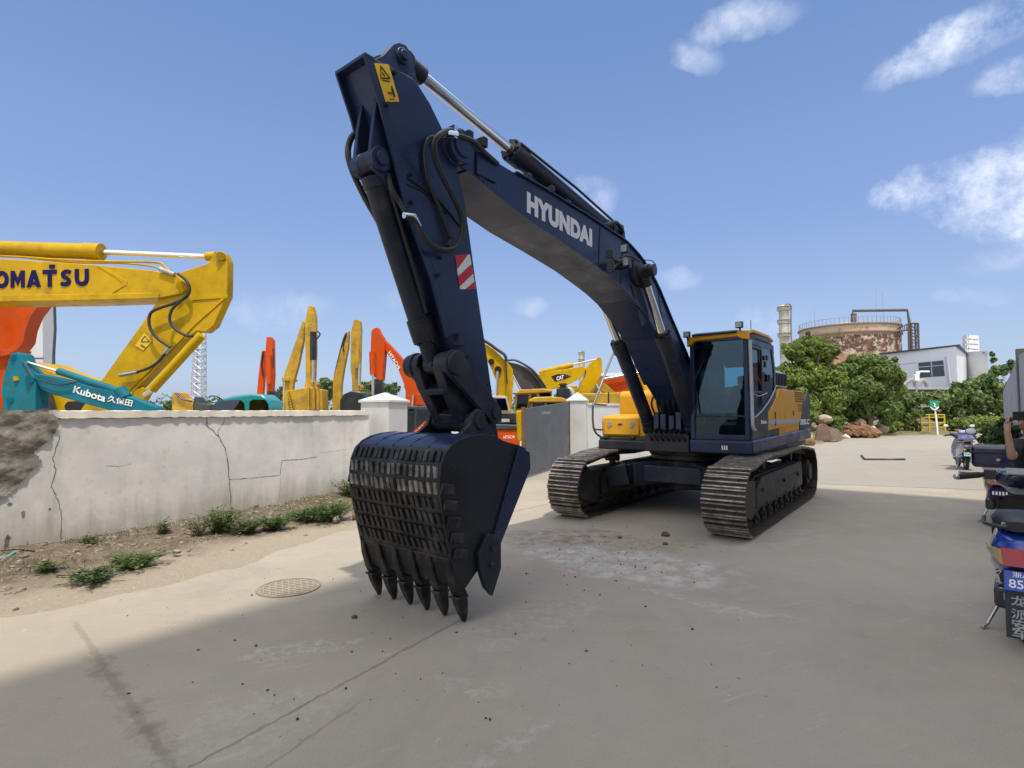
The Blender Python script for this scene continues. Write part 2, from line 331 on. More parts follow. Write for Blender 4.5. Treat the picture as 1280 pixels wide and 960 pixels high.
# ---- tracks
def track_loop():
    pts = []
    ic, r = (2.02, .50), .46; sc, r2 = (-2.68, .53), .45
    for k in range(13): a = R(-100+k*16.5); pts.append((ic[0]+r*math.cos(a), ic[1]+r*math.sin(a)))
    pts += [(1.35, 1.035), (.7, 1.075), (0, 1.05), (-.7, 1.065), (-1.5, 1.075), (-2.1, 1.04)]
    for k in range(12): a = R(88+k*15.5); pts.append((sc[0]+r2*math.cos(a), sc[1]+r2*math.sin(a)))
    pts += [(-2.2, .035), (-1, .035), (.5, .035), (1.6, .035)]
    return pts
def resample(pts, n):
    P = [Vector((p[0], 0, p[1])) for p in pts]+[Vector((pts[0][0], 0, pts[0][1]))]
    L = [0]
    for a, b in zip(P, P[1:]): L.append(L[-1]+(b-a).length)
    out = []
    for k in range(n):
        d = L[-1]*k/n; i = max(j for j in range(len(L)) if L[j] <= d); i = min(i, len(P)-2)
        t = (d-L[i])/(L[i+1]-L[i]); out.append((P[i].lerp(P[i+1], t), (P[i+1]-P[i]).normalized()))
    return out
dyaw = MB_-.651
TM = Matrix.Rotation(dyaw, 4, 'Z')
def make_track(cy):
    m = MB(); m.M = TM; ln = MB(); ln.M = TM
    for p, t in resample(track_loop(), 66):
        nrm = V(t.z, 0, -t.x)             # outward
        rot = Matrix((t, (0,1,0), nrm)).transposed()
        if rot.determinant() < 0: rot = Matrix((t, (0,-1,0), nrm)).transposed()
        m.cur = 0; m.box(p+V(0,cy,0), (.195,.60,.018), rot); m.cur = 1
        for q in (-.078, 0, .078): m.box(p+V(0,cy,0)+t*q+nrm*.022, (.020,.598,.034), rot)
        for yy in (-.1, .1):
            ln.box(p+V(0,cy+yy,0)-nrm*.055, (.17,.045,.085), rot)
            for q in (-.045, .045): ln.cyl(p+V(0,cy+yy*1.5,0)+t*q-nrm*.0, p+V(0,cy+yy*1.5,0)+t*q+nrm*.026, .014, seg=6)
    tr = m.build('track', [shoe, grou], EX, bevel=0); ln.build('track_chain', tframe, tr)
    f = MB(); f.M = TM
    prof = [(1.62,.30),(1.62,.72),(1.3,.80),(-1.9,.80),(-2.25,.72),(-2.25,.30),(-2.0,.24),(1.4,.24)]
    s = 1 if cy > 0 else -1
    f.prism(prof, cy-.13, cy+.13); f.prism([(1.5,.33),(1.5,.62),(-2.0,.66),(-2.0,.33)], cy-.2, cy+.2)
    f.prism([(1.55,.60),(1.45,.64),(1.25,.78),(-1.9,.80),(-1.95,.62)], cy-.21, cy+.21)
    for x in (1.1, -.4, -1.6): f.box((x, cy+.215*s, .58), (.16,.03,.06))
    for x in (.9, .2, -.5, -1.2): f.box((x, cy+.213*s, .36), (.1,.03,.02))
    f.build('track_frame', tframe, tr, bevel=.008)
    idl = MB(); idl.M = TM; c = V(2.02, cy, .50)
    idl.cyl(c-V(0,.09,0), c+V(0,.09,0), .40, seg=36); idl.cyl(c-V(0,.17,0), c+V(0,.17,0), .33, seg=36); idl.cyl(c-V(0,.21,0), c+V(0,.21,0), .12)
    q = [(2.28,.72),(2.08,.80),(1.62,.76),(1.62,.3),(1.9,.22),(2.25,.34),(2.36,.52)]
    idl.prism(q, cy-.215, cy-.175); idl.prism(q, cy+.175, cy+.215); idl.build('idler_wheel', tframe, tr, bevel=.01)
    sp = MB(); sp.M = TM; c = V(-2.68, cy, .53)
    sp.cyl(c-V(0,.05,0), c+V(0,.05,0), .35, seg=32); sp.cyl(c-V(0,.2,0), c+V(0,.2,0), .24, seg=28); sp.cyl(c-V(0,.24,0), c+V(0,.24,0), .17, seg=24)
    for k in range(22):
        a = 2*math.pi*k/22; d = V(math.cos(a), 0, math.sin(a)); sp.bar(c+d*.33, c+d*.42, .05, .07, .04, .03, up=(0,1,0))
    sp.build('drive_sprocket', tframe, tr)
    for k in range(9):
        x = 1.35-k*.42; w = MB(); w.M = TM; w.cyl((x,cy-.16,.18),(x,cy+.16,.18),.095,seg=18); w.cyl((x,cy-.19,.18),(x,cy+.19,.18),.04,seg=12); w.build('track_roller', tframe, tr)
    for x in (.7, -1.4):
        w = MB(); w.M = TM; w.cyl((x,cy-.13,.92),(x,cy+.13,.92),.07,seg=18); w.bar((x,cy,.78),(x,cy,.92),.1,.07); w.build('carrier_roller', tframe, tr)
make_track(1.3); make_track(-1.3)
# ---- undercarriage
m = MB(); m.M = TM
for s in (-1, 1):
    for x in (1, -1):
        ax = [V(.45*x,.35*s,.72), V(.95*x,.85*s,.68), V(1.2*x-.1,1.2*s,.6)]
        m.bar(ax[0], ax[1], .75, .42, .6, .38); m.bar(ax[1], ax[2], .6, .38, .5, .34)
m.cyl((0,0,.42),(0,0,.92),.85,seg=8)
m.bx(-.8,1.05,-1.15,1.15,.55,.84)
m.build('car_body', navy2, EX, bevel=.02)
m = MB(); m.cyl((0,0,.9),(0,0,1.08),.68,seg=48); m.cyl((0,0,.93),(0,0,1.0),.75,seg=48); m.build('slewing_ring', blk, EX)
# ---- upper deck
m = MB()
m.bx(-2.55,1.02,-1.42,1.40,1.09,1.26); m.bx(-1.2,1.12,-.42,.38,1.09,1.40)
m.bx(.9,1.27,.46,1.42,1.12,1.285)
m.prism([(.15,1.26),(.15,1.6),(.3,1.95),(-.25,1.95),(-.9,1.3)], -.33, -.26); m.prism([(.15,1.26),(.15,1.6),(.3,1.95),(-.25,1.95),(-.9,1.3)], .28, .35)
m.cyl((.05,-.4,1.75),(.05,.42,1.75),.09)
m.bar((.8,.0,1.45),(1.1,.0,1.35),.7,.12)
deck = m.build('slewing_platform', blk, EX, bevel=.02)
m = MB(); m.prism([(.9,1.12),(1.275,1.12),(1.285,1.29),(1.27,1.335),(.9,1.335)], .45, 1.44); m.prism([(-3.02,1.21),(-3.02,1.42),(1.27,1.335),(1.27,1.13)], 1.405, 1.45)
m.bx(-2.5,.9,1.3,1.405,1.2,1.33)
o = m.build('side_skirt', navy, EX, bevel=.02)
m = MB()
for y in (.985, 1.02, 1.055): m.bx(1.285,1.289,y-.009,y+.009,1.18,1.25)
m.build('deck_mark', white, o)
# control valves and hoses between cab and tool box
m = MB()
for k in range(5): m.bx(.75-.02*k,1.02+.03*(k%2),-.30+.14*k,-.20+.14*k,1.45,1.78-.03*(k%3))
m.bx(.5,.8,-.40,.36,1.35,1.55); m.ball((.55,-.28,1.95),(.16,.12,.22))
m.build('valve_block', mat('navy casting',(.02,.035,.09),.4,var=.3), EX, bevel=.01)
m = MB()
for k in range(7):
    y = -.33+.1*k; m.tube(smooth_path([(.9,y,1.75),(1.08,y+.03,1.95+.05*(k%2)),(.9,y*.8,2.2),(.7,y*.5,2.35)],5), .018, 8)
    m.tube(smooth_path([(1.0,y,1.5),(1.2,y*.9,1.42),(1.15,y+.05,1.3),(.9,y,1.25)],5), .017, 8)
m.build('control_hoses', hosem, EX)
# ---- tool box and tank on the right hand front
m = MB(); m.prism([(.86,1.32),(.88,1.60),(.84,1.70),(.30,1.74),(.30,1.32)], -1.43, -.52); tb = m.build('tool_box', yel, EX, bevel=.035)
m = MB(); m.box((.885,-1.0,1.515),(.03,.72,.32), Matrix.Rotation(-.07,3,'Y')); m.build('tool_box_lid', yel, tb, bevel=.015)
for y in (-1.24, -.78):
    m = MB(); m.cyl((.895,y,1.55),(.912,y,1.55),.045,seg=18); m.bx(.905,.92,y-.012,y+.012,1.50,1.60); m.build('latch', steel, tb)
m = MB(); m.bx(.898,.908,-1.06,-.98,1.54,1.57); m.build('lock_slot', blk, tb)
m = MB(); m.prism([(.88,1.16),(.93,1.21),(.93,1.32),(.25,1.32),(.25,1.12),(.8,1.12)], -1.45, -.45)
for y in (-1.3, -.75): m.bx(.9,.96,y-.05,y+.05,1.27,1.34)
m.build('step_guard', blk, EX, bevel=.02)
m = MB(); m.prism([(.18,1.30),(.18,2.12),(.10,2.20),(-1.1,2.24),(-1.1,1.3)], -1.42, -.42); m.build('fuel_tank', yel, EX, bevel=.04)
hr = MB()
p = [H3(757,550,-1.47), H3(743,538,-1.5), H3(741,510,-1.5), H3(744,500,-1.5), H3(765,446,-1.5), H3(769,443,-1.5), V(-.2,-1.45,3.0), V(-.5,-1.4,2.9), V(-.55,-1.4,2.2)]
hr.tube(smooth_path(p,5), .020, 10); q = H3(742,505,-1.5); hr.cyl(q+V(0,0,0), q+V(-.4,.05,-.02), .017, seg=8); hr.cyl(p[1]+V(0,0,.02), p[1]+V(-.3,.1,.0), .017, seg=8)
hr.build('handrail', mat('grey handrail',(.10,.10,.11),.4), EX)
# ---- engine hood and counterweight
m = MB(); sec = [(-2.45,1.33),(-2.45,2.10),(-2.35,2.24),(-.62,2.26),(-.56,2.2),(-.56,1.33)]
m.prism([(-1.40,1.3),(-1.40,2.05),(-1.28,2.22),(-1.1,2.26),(1.05,2.26),(1.28,2.20),(1.385,2.06),(1.40,1.95),(1.40,1.3)], -2.45, -.55, 'yz')
hood = m.build('engine_hood', yel, EX, bevel=.02)
# yellow side door in front of the counterweight
m = MB(); sd = [(.26,1.395),(.30,1.50),(.22,1.68),(.02,1.86),(-.25,2.0),(-.40,2.10),(-.46,2.24),(-2.12,2.22),(-2.62,1.96),(-2.05,1.40)]
sd = [HB(960,538,1.42), HB(960,515,1.42), HB(966,506,1.42), (-.45,2.10), (-.55,2.2), (-2.55,2.19), (-2.62,2.12), HB(998,530,1.42)]
m.prism(sd, 1.38, 1.425); door = m.build('side_door', yel, hood, bevel=.01)
m = MB(); a, b, c, d = HB(961,531,1.43), HB(961,525,1.43), HB(999,523.5,1.43), HB(999,528,1.43); m.prism([a,b,c,d], 1.4265, 1.430); m.build('white_stripe', offw, door)
m = MB()
for r_ in range(5):
    m.bx(-2.50,-1.72,1.415,1.437,2.155-r_*.045,2.175-r_*.045)
for r_ in range(4): m.bx(-2.4,-1.95,1.415,1.433,1.91-r_*.04,1.925-r_*.04)
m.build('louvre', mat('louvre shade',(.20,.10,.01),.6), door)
for q in ((-.2,1.66,1.78),(-.2,1.54,1.62),(-1.55,1.7,1.8)): m = MB(); m.bx(q[0],q[0]+.03,1.424,1.436,q[1],q[2]); m.build('door_latch', blk, door)
m = MB(); m.prism([HB(999,530,1.4), HB(1001,523,1.4), HB(1009,488,1.4), HB(1012,500,1.4), (-3.0,1.42),(-2.1,1.40)], 1.36, 1.42)
m.bx(-3.05,-2.46,-1.36,1.36,1.25,2.10)
cw = []
for z in (1.24, 1.32, 2.02, 2.13):
    ins = .05 if z in (1.24, 2.13) else 0
    pl = [(-2.44,-1.40+ins),(-2.44,1.40-ins)]+[(-2.5-(.62-ins)*math.cos(a)**.6, (1.40-ins)*math.sin(a)) for a in [R(80),R(60),R(40),R(20),R(1),R(-20),R(-40),R(-60),R(-80)] if math.cos(a) > 0]
    cw.append([V(x,y,z) for x, y in pl])
m.loft(cw); m.build('counterweight', dgrey, EX, bevel=.02, fix=True)
x0, z0 = HB(1000,531,1.42); x1, z1 = HB(1011,530.3,1.42); x2, z2 = HB(1000,524,1.42)
decal('model_lettering', '305LC', white, (x0,1.424,z0), (x1,1.424,z1), (x2,1.424,z2), EX, off=.03)
m = MB(); m.prism([(1.0,2.2),(1.0,2.48),(1.05,2.56),(1.22,2.57),(1.30,2.50),(1.34,2.24)], -1.55, -.60, 'yz'); gb = m.build('air_intake', offw, EX, bevel=.02)
m = MB()
for k in range(8): m.bx(-1.45+k*.11,-1.39+k*.11,1.29,1.345,2.27,2.50)
m.build('intake_grille', dark, gb)
m = MB(); m.cyl((-1.6,-.5,2.2),(-1.6,-.5,2.6),.07); m.build('exhaust_pipe', blk, EX)
# ---- cab
CX, CY0, CY1 = 1.24, .47, 1.40
cab = MB()
side = [(1.26,1.335),(1.27,1.6),(1.24,2.94),(1.16,3.02),(1.16,3.02)]
# posts
for y in (CY0+.035, CY1-.035): cab.prism([(1.27,1.335),(1.255,2.95),(1.16,2.95),(1.165,1.335)], y-.035, y+.035)
cab.bx(1.20,1.262,CY0+.07,CY1-.07,1.335,1.42); cab.bx(1.215,1.256,CY0+.07,CY1-.07,1.70,1.725)
for y in (CY0+.02, CY1-.02):
    cab.prism([(.52,1.9),(.52,2.97),(.44,2.97),(.44,1.9)], y-.02, y+.02)
    cab.prism([(-.36,1.335),(-.40,2.1),(-.40,2.55),(-.26,2.93),(-.14,2.93),(-.28,2.55),(-.28,2.1),(-.22,1.335)], y-.02, y+.02)
    cab.prism([(1.2,2.86),(1.24,2.97),(-.22,2.97),(-.22,2.86)], y-.02, y+.02)
    cab.prism([(1.17,1.335),(1.17,1.72),(.62,1.80),(.10,1.98),(-.2,2.14),(-.36,2.16),(-.36,1.335)], y-.02, y+.02)
cab.bx(-.38,-.30,CY0,CY1,1.335,2.12); cab.bx(-.32,-.22,CY0,CY1,2.8,2.96); cab.bx(-.39,-.3,.92,.97,2.2,2.85)
cab.bx(-.3,1.2,CY0+.02,CY1-.02,1.335,1.38)
cabo = cab.build('cab', navy, EX, bevel=.012)
m = MB(); rf = []
for x, z0_, z1_, ins in ((1.30,2.93,2.985,.03),(1.20,2.94,3.05,.0),(.8,2.97,3.085,0),(.1,2.97,3.08,0),(-.22,2.92,3.02,.02),(-.42,2.62,2.66,.05)):
    a, b = CY0-.01+ins, CY1+.015-ins
    rf.append([V(x,a,z0_),V(x,b,z0_),V(x,b,z1_-.05),V(x,b-.05,z1_-.01),V(x,(a+b)/2,z1_+.012),V(x,a+.05,z1_-.01),V(x,a,z1_-.05)])
m.loft(rf); rfo = m.build('roof', [dgrey], cabo, fix=True)
m = MB(); m.prism([(CY0-.02,2.93),(CY0-.02,3.0),(CY0+.1,3.035),(CY1-.12,3.055),(CY1+.03,3.05),(CY1+.03,2.91),(CY1-.08,2.93),(CY1-.14,2.97),(CY0+.12,2.95),(CY0+.06,2.90),(CY0-.02,2.86)], 1.245, 1.325, 'yz')
m.prism([(1.3,2.99),(1.3,3.045),(1.0,3.10),(.1,3.105),(-.2,3.05),(-.2,3.0),(.1,3.05),(1.0,3.05)], CY1-.02, CY1+.025)
m.build('roof_trim', yel, rfo, bevel=.012)
m = MB(); m.prism([(1.24,3.03),(1.36,3.02),(1.37,3.05),(1.24,3.085)], CY0+.08, CY1-.14); m.build('rain_visor', blk, rfo, bevel=.008)
for y, z in ((CY0-.0,3.06),(CY1-.09,3.14)):
    m = MB(); m.box((1.36,y,z),(.07,.11,.10)); m.bar((1.33,y,z-.09),(1.33,y,z-.03),.03,.03); wl = m.build('work_lamp', blk, cabo, bevel=.012)
    m = MB(); m.box((1.398,y,z),(.006,.085,.075)); m.build('lens', offw, wl)
m = MB(); m.bx(1.232,1.238,CY0+.07,CY1-.07,1.725,2.94); m.bx(1.232,1.238,CY0+.07,CY1-.07,1.42,1.70); m.build('windscreen', glass, cabo, ang=0)
for y in (CY0+.018, CY1-.018):
    m = MB(); m.prism([(1.17,1.74),(1.17,2.86),(.5,2.86),(.5,1.84),(.62,1.80)], y-.003, y+.003); m.prism([(.46,1.86),(.46,2.86),(-.20,2.86),(-.3,2.55),(-.3,2.15),(-.2,2.14),(.1,1.98)], y-.003, y+.003); m.build('side_window', glass, cabo, ang=0)
m = MB(); m.bx(-.35,-.345,CY0+.04,.90,2.12,2.82); m.bx(-.35,-.345,.99,CY1-.04,2.12,2.82); m.build('rear_window', glass, cabo, ang=0)
dr = MB(); dr.tube(smooth_path([(1.14,CY1+.012,1.70),(1.0,CY1+.014,1.70),(.62,CY1+.014,1.79),(.10,CY1+.014,1.98),(-.2,CY1+.014,2.14),(-.38,CY1+.01,2.25)],6), .011, 8)
dr.tube(smooth_path([(1.10,CY1+.012,2.08),(.75,CY1+.014,2.04),(.25,CY1+.014,2.1)],6), .009, 8); dr.build('door_seam_trim', offw, cabo)
m = MB()
m.bx(1.12,1.16,CY1,CY1+.02,1.75,2.84); m.bx(.52,.56,CY1,CY1+.02,2.1,2.84); m.bx(.52,1.16,CY1,CY1+.02,2.8,2.84); m.bx(.52,1.16,CY1,CY1+.02,2.08,2.12)
m.build('door_frame', dgrey, cabo, bevel=.008)
m = MB(); m.tube(smooth_path([(1.25,CY1+.035,2.90),(1.27,CY1+.045,2.5),(1.275,CY1+.05,2.0),(1.27,CY1+.05,1.62),(1.22,CY1+.045,1.52),(1.12,CY1+.04,1.50)],6), .026, 10); m.build('grab_rail', offw, cabo)
for q in ((2.16,2.36),(2.50,2.54)): m = MB(); m.bx(1.19,1.23,CY1+.005,CY1+.02,*q); m.build('red_reflector', redm, cabo)
m = MB(); m.tube([(1.2,CY1+.02,2.55),(.9,CY1+.02,2.40),(.62,CY1+.02,2.22)], .008, 6); m.build('red_cord', redm, cabo)
for q in ((.05,.12,2.3,2.42),(.18,.26,2.66,2.74),(.32,.38,2.53,2.63)): m = MB(); m.bx(q[0],q[1],CY1,CY1+.03,q[2],q[3]); m.build('door_handle', blk, cabo, bevel=.005)
m = MB(); m.tube([(1.262,.62,1.75),(1.262,.55,2.3),(1.262,.72,2.65)], .01, 6); m.tube([(1.262,.52,1.6),(1.262,.60,2.1)], .007, 6); m.build('wiper', blk, cabo)
m = MB(); m.bx(.0,.55,.70,1.18,1.6,1.78); m.prism([(.02,1.75),(.15,1.75),(.06,2.25),(-.06,2.25)], .78, 1.14); m.bx(-.05,.05,.86,1.06,2.25,2.42); m.bx(.05,.5,.74,1.14,1.38,1.6); m.bx(.1,.7,.58,.68,1.5,1.95); m.bx(.1,.7,1.2,1.28,1.5,1.9); m.build('seat', dark, cabo, bevel=.03)
m = MB(); m.bx(.95,1.15,.55,1.3,1.38,1.62); m.tube([(1.0,.95,1.6),(.95,.95,1.9)], .02,8); m.bx(.9,1.05,.56,.62,1.75,2.0); m.build('console', dark, cabo, bevel=.01)
m = MB(); c = H3(876,452,.42); c.x += .12; m.ball(c, (.03,.06,.10)); m.tube([c, c+V(-.05,.08,.2), (1.22,CY0+.02,2.85)], .01, 6); m.build('mirror', blk, cabo)
m = MB(); m.tube([(.7,CY1-.1,3.08),(.7,CY1-.1,3.3)], .006, 6); m.build('antenna', blk, cabo)
x0, z0 = HB(951,530,1.42); x1, z1 = HB(958,529.6,1.42); x2, z2 = HB(951,525,1.42)
decal('cab_lettering', 'Robex', white, (x0,1.4235,z0), (x1,1.4235,z1), (x2,1.4235,z2), cabo, off=.02)
m = MB(); m.prism([(-.36,1.335),(-.36,2.12),(-.2,2.10),(.1,1.94),HB(960,512,1.41),(HB(960,512,1.41)[0],1.4)], 1.375, 1.41); m.prism([(1.2,1.335),(1.2,1.7),(.6,1.75),(.1,1.9),(.1,1.335)],1.40,1.4195); m.build('lower_side_panel', dgrey, cabo, bevel=.006)
# ---- boom
BY0, BY1 = -.24, .30
top = [HB(573+20*math.cos(R(a))*1, 187-20*math.sin(R(a)), .30) for a in (200,170,140,110,80,50)]
top = [(6.76,4.22),(6.78,4.33),(6.73,4.44),(6.62,4.49),(6.5,4.46)]
bt = top+[(6.30,4.40),(5.71,4.37),(5.23,4.36),(4.22,4.31),(3.38,4.245),(3.15,4.22),(2.97,4.175),(2.78,4.12),(2.6,4.05),(2.3,3.89),(2.04,3.71),(1.62,3.33),(.99,2.80),(.3,2.15),(0,1.9),(-.1,1.75),(0,1.62),(.2,1.58)]
bb = [(.55,1.62),(1.44,2.26),(1.8,2.62),(2.13,2.94),(2.4,3.12),(2.63,3.25),(2.99,3.43),(3.3,3.53),(3.58,3.60),(4.13,3.72),(4.86,3.83),(5.47,3.91),(6.06,4.03),(6.5,4.13),(6.68,4.15)]
m = MB(); m.prism(bt+bb, BY0, BY1); boom = m.build('boom', navy, EX, bevel=.012)
m = MB()                                   # lower flange lips and top plate edges
for a, b in zip(bb[1:-2], bb[2:-1]): m.bar((a[0],.03,a[1]-.008),(b[0],.03,b[1]-.008),.60,.018)
for a, b in zip(bt[6:-5], bt[7:-4]): m.bar((a[0],.03,a[1]+.006),(b[0],.03,b[1]+.006),.60,.018)
m.build('boom_flange', navy, boom)
m = MB()                                   # weld seams and repaired patches on the boom side
for pts in ([(6.3,4.36),(6.22,4.1)],[(3.9,4.28),(3.95,3.70)],[(3.25,4.22),(3.35,3.53)],[(2.1,3.70),(1.75,2.62)],[(1.2,2.95),(1.35,2.25)]):
    q = [V(p[0],BY1+.002,p[1]) for p in pts]; P_ = []
    for k in range(22): P_.append(q[0].lerp(q[1],k/21)+V(random.uniform(-.003,.003),0,0))
    m = MB(); m.tube(P_, [.007+.002*(k%2) for k in range(22)], 6); m.build('weld_seam', navy, boom)
m = MB(); m.prism([HB(596,192,BY1),HB(607,197,BY1),HB(606,228,BY1),HB(598,222,BY1)], BY1+.001, BY1+.006); m.build('repaint_patch', mat('grey primer patch',(.07,.085,.12),.45,var=.2), boom)
m = MB(); m.cyl((6.59,-.30,4.32),(6.59,.36,4.32),.165,seg=32); m.cyl((6.59,.3,4.32),(6.59,.38,4.32),.11,seg=24); m.bx(6.05,6.35,.30,.325,4.14,4.38); m.build('boom_tip_boss', navy, boom, bevel=.008)
P0, PX, PY = H3(658.5,265.5,.302), H3(740,309.5,.302), H3(658.5,239,.302)
decal('boom_lettering', 'HYUNDAI', white, P0, PX, PY, boom, off=.065, sp=1.08)
KP = V(2.86,0,3.83)
m = MB(); m.cyl(KP+V(0,-.58,0), KP+V(0,.60,0), .085, seg=24); m.cyl(KP+V(0,.3,0), KP+V(0,.36,0), .2, seg=28); m.cyl(KP+V(0,-.3,0), KP+V(0,-.24,0), .2, seg=28); m.prism([(2.65,3.7),(3.05,3.65),(2.7,3.05),(2.45,3.2)], .30, .315); m.build('cylinder_pin', navy2, boom, bevel=.006)
# boom top pipes
m = MB()
for y in (.05, .12, .20):
    m.tube(smooth_path([(5.0,y,4.42),(4.2,y,4.37),(3.4,y,4.32),(3.0,y,4.24),(2.6,y,4.12),(2.0,y,3.76),(1.0,y,2.88)],4), .02, 8)
for x, z in ((4.6,4.39),(3.8,4.34),(2.3,3.95),(1.5,3.28)): m.box((x,.12,z),(.09,.3,.05))
m.build('boom_pipe', hosem, boom)
for pp, r_ in (([H3(748,277,.2), H3(757,281,.25), H3(770,278,.25), H3(779,291,.25), H3(776,300,.25)],.026),([H3(553,165,.36), H3(575,170,.38), H3(592,177,.38), H3(605,190,.36), H3(622,205,.33)],.026),([H3(806,325,.5), H3(815,326,.5), H3(820,333,.5), H3(813,338,.48)],.007),([H3(800,327,.52), H3(786,320,.42), H3(775,322,.36)],.012)):
    m = MB(); m.tube(smooth_path(pp,6), r_, 8); m.build('boom_hose', hosem, boom)
for c, d_ in [(H3(582,172,.3),(.07,.16,.10)),(H3(600,180,.3),(.07,.16,.10))]+[(V(x,.25,z),(.07,.12,.07)) for x,z in ((2.15,3.82),(1.45,3.2),(5.0,4.42),(5.45,4.42))]:
    m = MB(); m.box(c, d_); m.build('hose_clamp', blk, boom, bevel=.01)
m = MB(); m.tube([H3(780,332,.50), H3(775,328,.5), H3(765,323,.5)], .016, 6); m.tube([H3(783,322,.5), H3(777,325,.5), H3(768,334,.5)], .014, 6); m.box(H3(778,331,.42),(.16,.2,.10)); m.build('lamp_bracket', blk, boom, bevel=.008)
for u, v, k in ((762,318,0),(781,311,1),(763.5,333,0),(783,328,1)):
    c = H3(u, v, .54); m = MB(); m.box(c, (.05,.10,.11)); l = m.build('work_lamp', blk, boom, bevel=.01)
    m = MB(); m.box(c+V(.03,0,0), (.01,.082,.09)); m.build('lens', offw if k else dgrey, l)
# ---- cylinders
def ram(name, base, end, frac, rb, rr, mbody=navy2, ear=.5):
    base, end = Vector(base), Vector(end); d = (end-base); t = d.normalized(); k = base+d*frac
    m = MB(); m.cyl(base+t*.12, k, rb, seg=28); m.cyl(k-t*.16, k+t*.05, rb*1.17, seg=28); m.cyl(k+t*.04, k+t*.09, rb*.8, seg=24)
    m.cyl(base+t*.1, base+t*.2, rb*1.1, seg=24); m.cyl(base-V(0,rb*.9,0), base+V(0,rb*.9,0), rb*.95, seg=20)
    for a in range(8):
        q = t.orthogonal().normalized(); q.rotate(Matrix.Rotation(a*math.pi/4,3,t)); m.cyl(k+t*.04+q*rb*.98, k+t*.075+q*rb*.98, .018, seg=6)
    o = m.build(name, mbody, EX, bevel=.004)
    m = MB(); m.cyl(k, end-t*.1, rr, seg=20); m.build('rod', chrome, o)
    m = MB(); m.cyl(end-V(0,.06 if rr < .06 else .12,0), end+V(0,.06 if rr < .06 else .12,0), rr*1.6, seg=22); m.cyl(end-t*.22, end-t*.05, rr*1.5, seg=16); m.build('rod_eye', mbody, o)
    return o
ram('boom_cylinder', (.98,.40,1.50), (2.86,.40,3.83), .62, .115, .062)
ram('boom_cylinder', (.86,-.43,1.50), (2.74,-.43,3.78), .62, .115, .062)
ac = H3(640,190,.03); ae = H3(503,72,.03); acb = H3(776,290,.03); acb.z = 4.50
dirn = (ac-ae).normalized(); base = ac+dirn*2.35; base.z = max(base.z, 4.42)
arc = ram('arm_cylinder', base, ae+V(-.03,0,-.03), (base-ac).length/(base-ae).length, .115, .058)
m = MB(); m.prism([(base.x-.2,4.2),(base.x+.2,4.2),(base.x+.1,base.z+.1),(base.x-.1,base.z+.1)], -.14, -.1); m.prism([(base.x-.2,4.2),(base.x+.2,4.2),(base.x+.1,base.z+.1),(base.x-.1,base.z+.1)], .16, .2); m.cyl((base.x,-.16,base.z),(base.x,.22,base.z),.06); m.build('cylinder_bracket', navy, boom, bevel=.01)
# pipe along the arm cylinder
m = MB()
s0, s1 = ac+V(0,.13,.06), base+V(0,.13,.08); m.tube([s0, s0.lerp(s1,.5)+V(0,.01,.02), s1], .016, 8); m.build('cylinder_pipe', hosem, arc)
# ---- arm
AY0, AY1 = -.15, .27
AY = AY1
apx = [(465,72),(506,92),(515,97),(523,106),(538,130),(555,165),(570,205),(581,250),(594,345),(611,460),(619,520),(624,552),(617,556),(609,540),(605,507),(579,464),(565.6,420),(547,350),(515,260),(483,130)]
ap = [HB(u,v,AY) for u,v in apx]
m = MB(); m.prism(ap, AY0+.012, AY1-.0); arm = m.build('arm', navy, EX, bevel=.008)
# top ears for the arm cylinder
ear = [HB(u,v,.2) for u,v in [(466,75),(480,68),(487,60),(493,54),(500,52),(508,55),(514,64),(520,88),(524,108),(505,100)]]
m = MB(); m.prism(ear, .13, .19); m.prism(ear, -.13, -.07); c = HB(503,70,.2); m.cyl((c[0],-.15,c[1]),(c[0],.22,c[1]),.07); m.cyl((c[0],.19,c[1]),(c[0],.245,c[1]),.045); m.build('cylinder_ear', navy, arm, bevel=.008)
# open front face: raised rims on the arm nose and the mounting plates of the bucket cylinder
fn = [HB(u,v,AY) for u,v in [(465,72),(483,130),(515,260),(547,350),(565.6,420)]]
m = MB()
for yy in (AY1-.0135, AY0+.014):
    for a, b in zip(fn, fn[1:]): m.bar((a[0]+.03,yy,a[1]),(b[0]+.03,yy,b[1]),.024,.09)
m.bar((fn[0][0]+.02,AY0,fn[0][1]),(fn[0][0]+.02,AY1,fn[0][1]),.10,.03)
pl = [HB(u,v,.16) for u,v in [(463,108),(452,170),(457,222),(466,232),(480,222),(488,200),(484,140)]]
m.build('arm_rim', navy, arm, bevel=.004)
P1 = H3(462,205,.06)
for yy in (.18, -.03):
    m = MB(); q = [(P1.x-.02,P1.z-.14),(P1.x+.07,P1.z-.09),(P1.x+.10,P1.z+.02),(P1.x+.07,P1.z+.3),(P1.x+.02,P1.z+.62),(P1.x-.2,P1.z+.45),(P1.x-.22,P1.z-.25),(P1.x-.10,P1.z-.22)]
    m.prism(q, yy-.02, yy+.02); m.cyl((P1.x,yy-.045,P1.z),(P1.x,yy+.05,P1.z),.105,seg=24); m.cyl((P1.x,yy-.05,P1.z),(P1.x,yy+.07,P1.z),.06,seg=20); m.build('cylinder_mount', navy, arm, bevel=.006)
T = V(6.645,.03,2.25)
ram('bucket_cylinder', P1, T, .835, .105, .055)
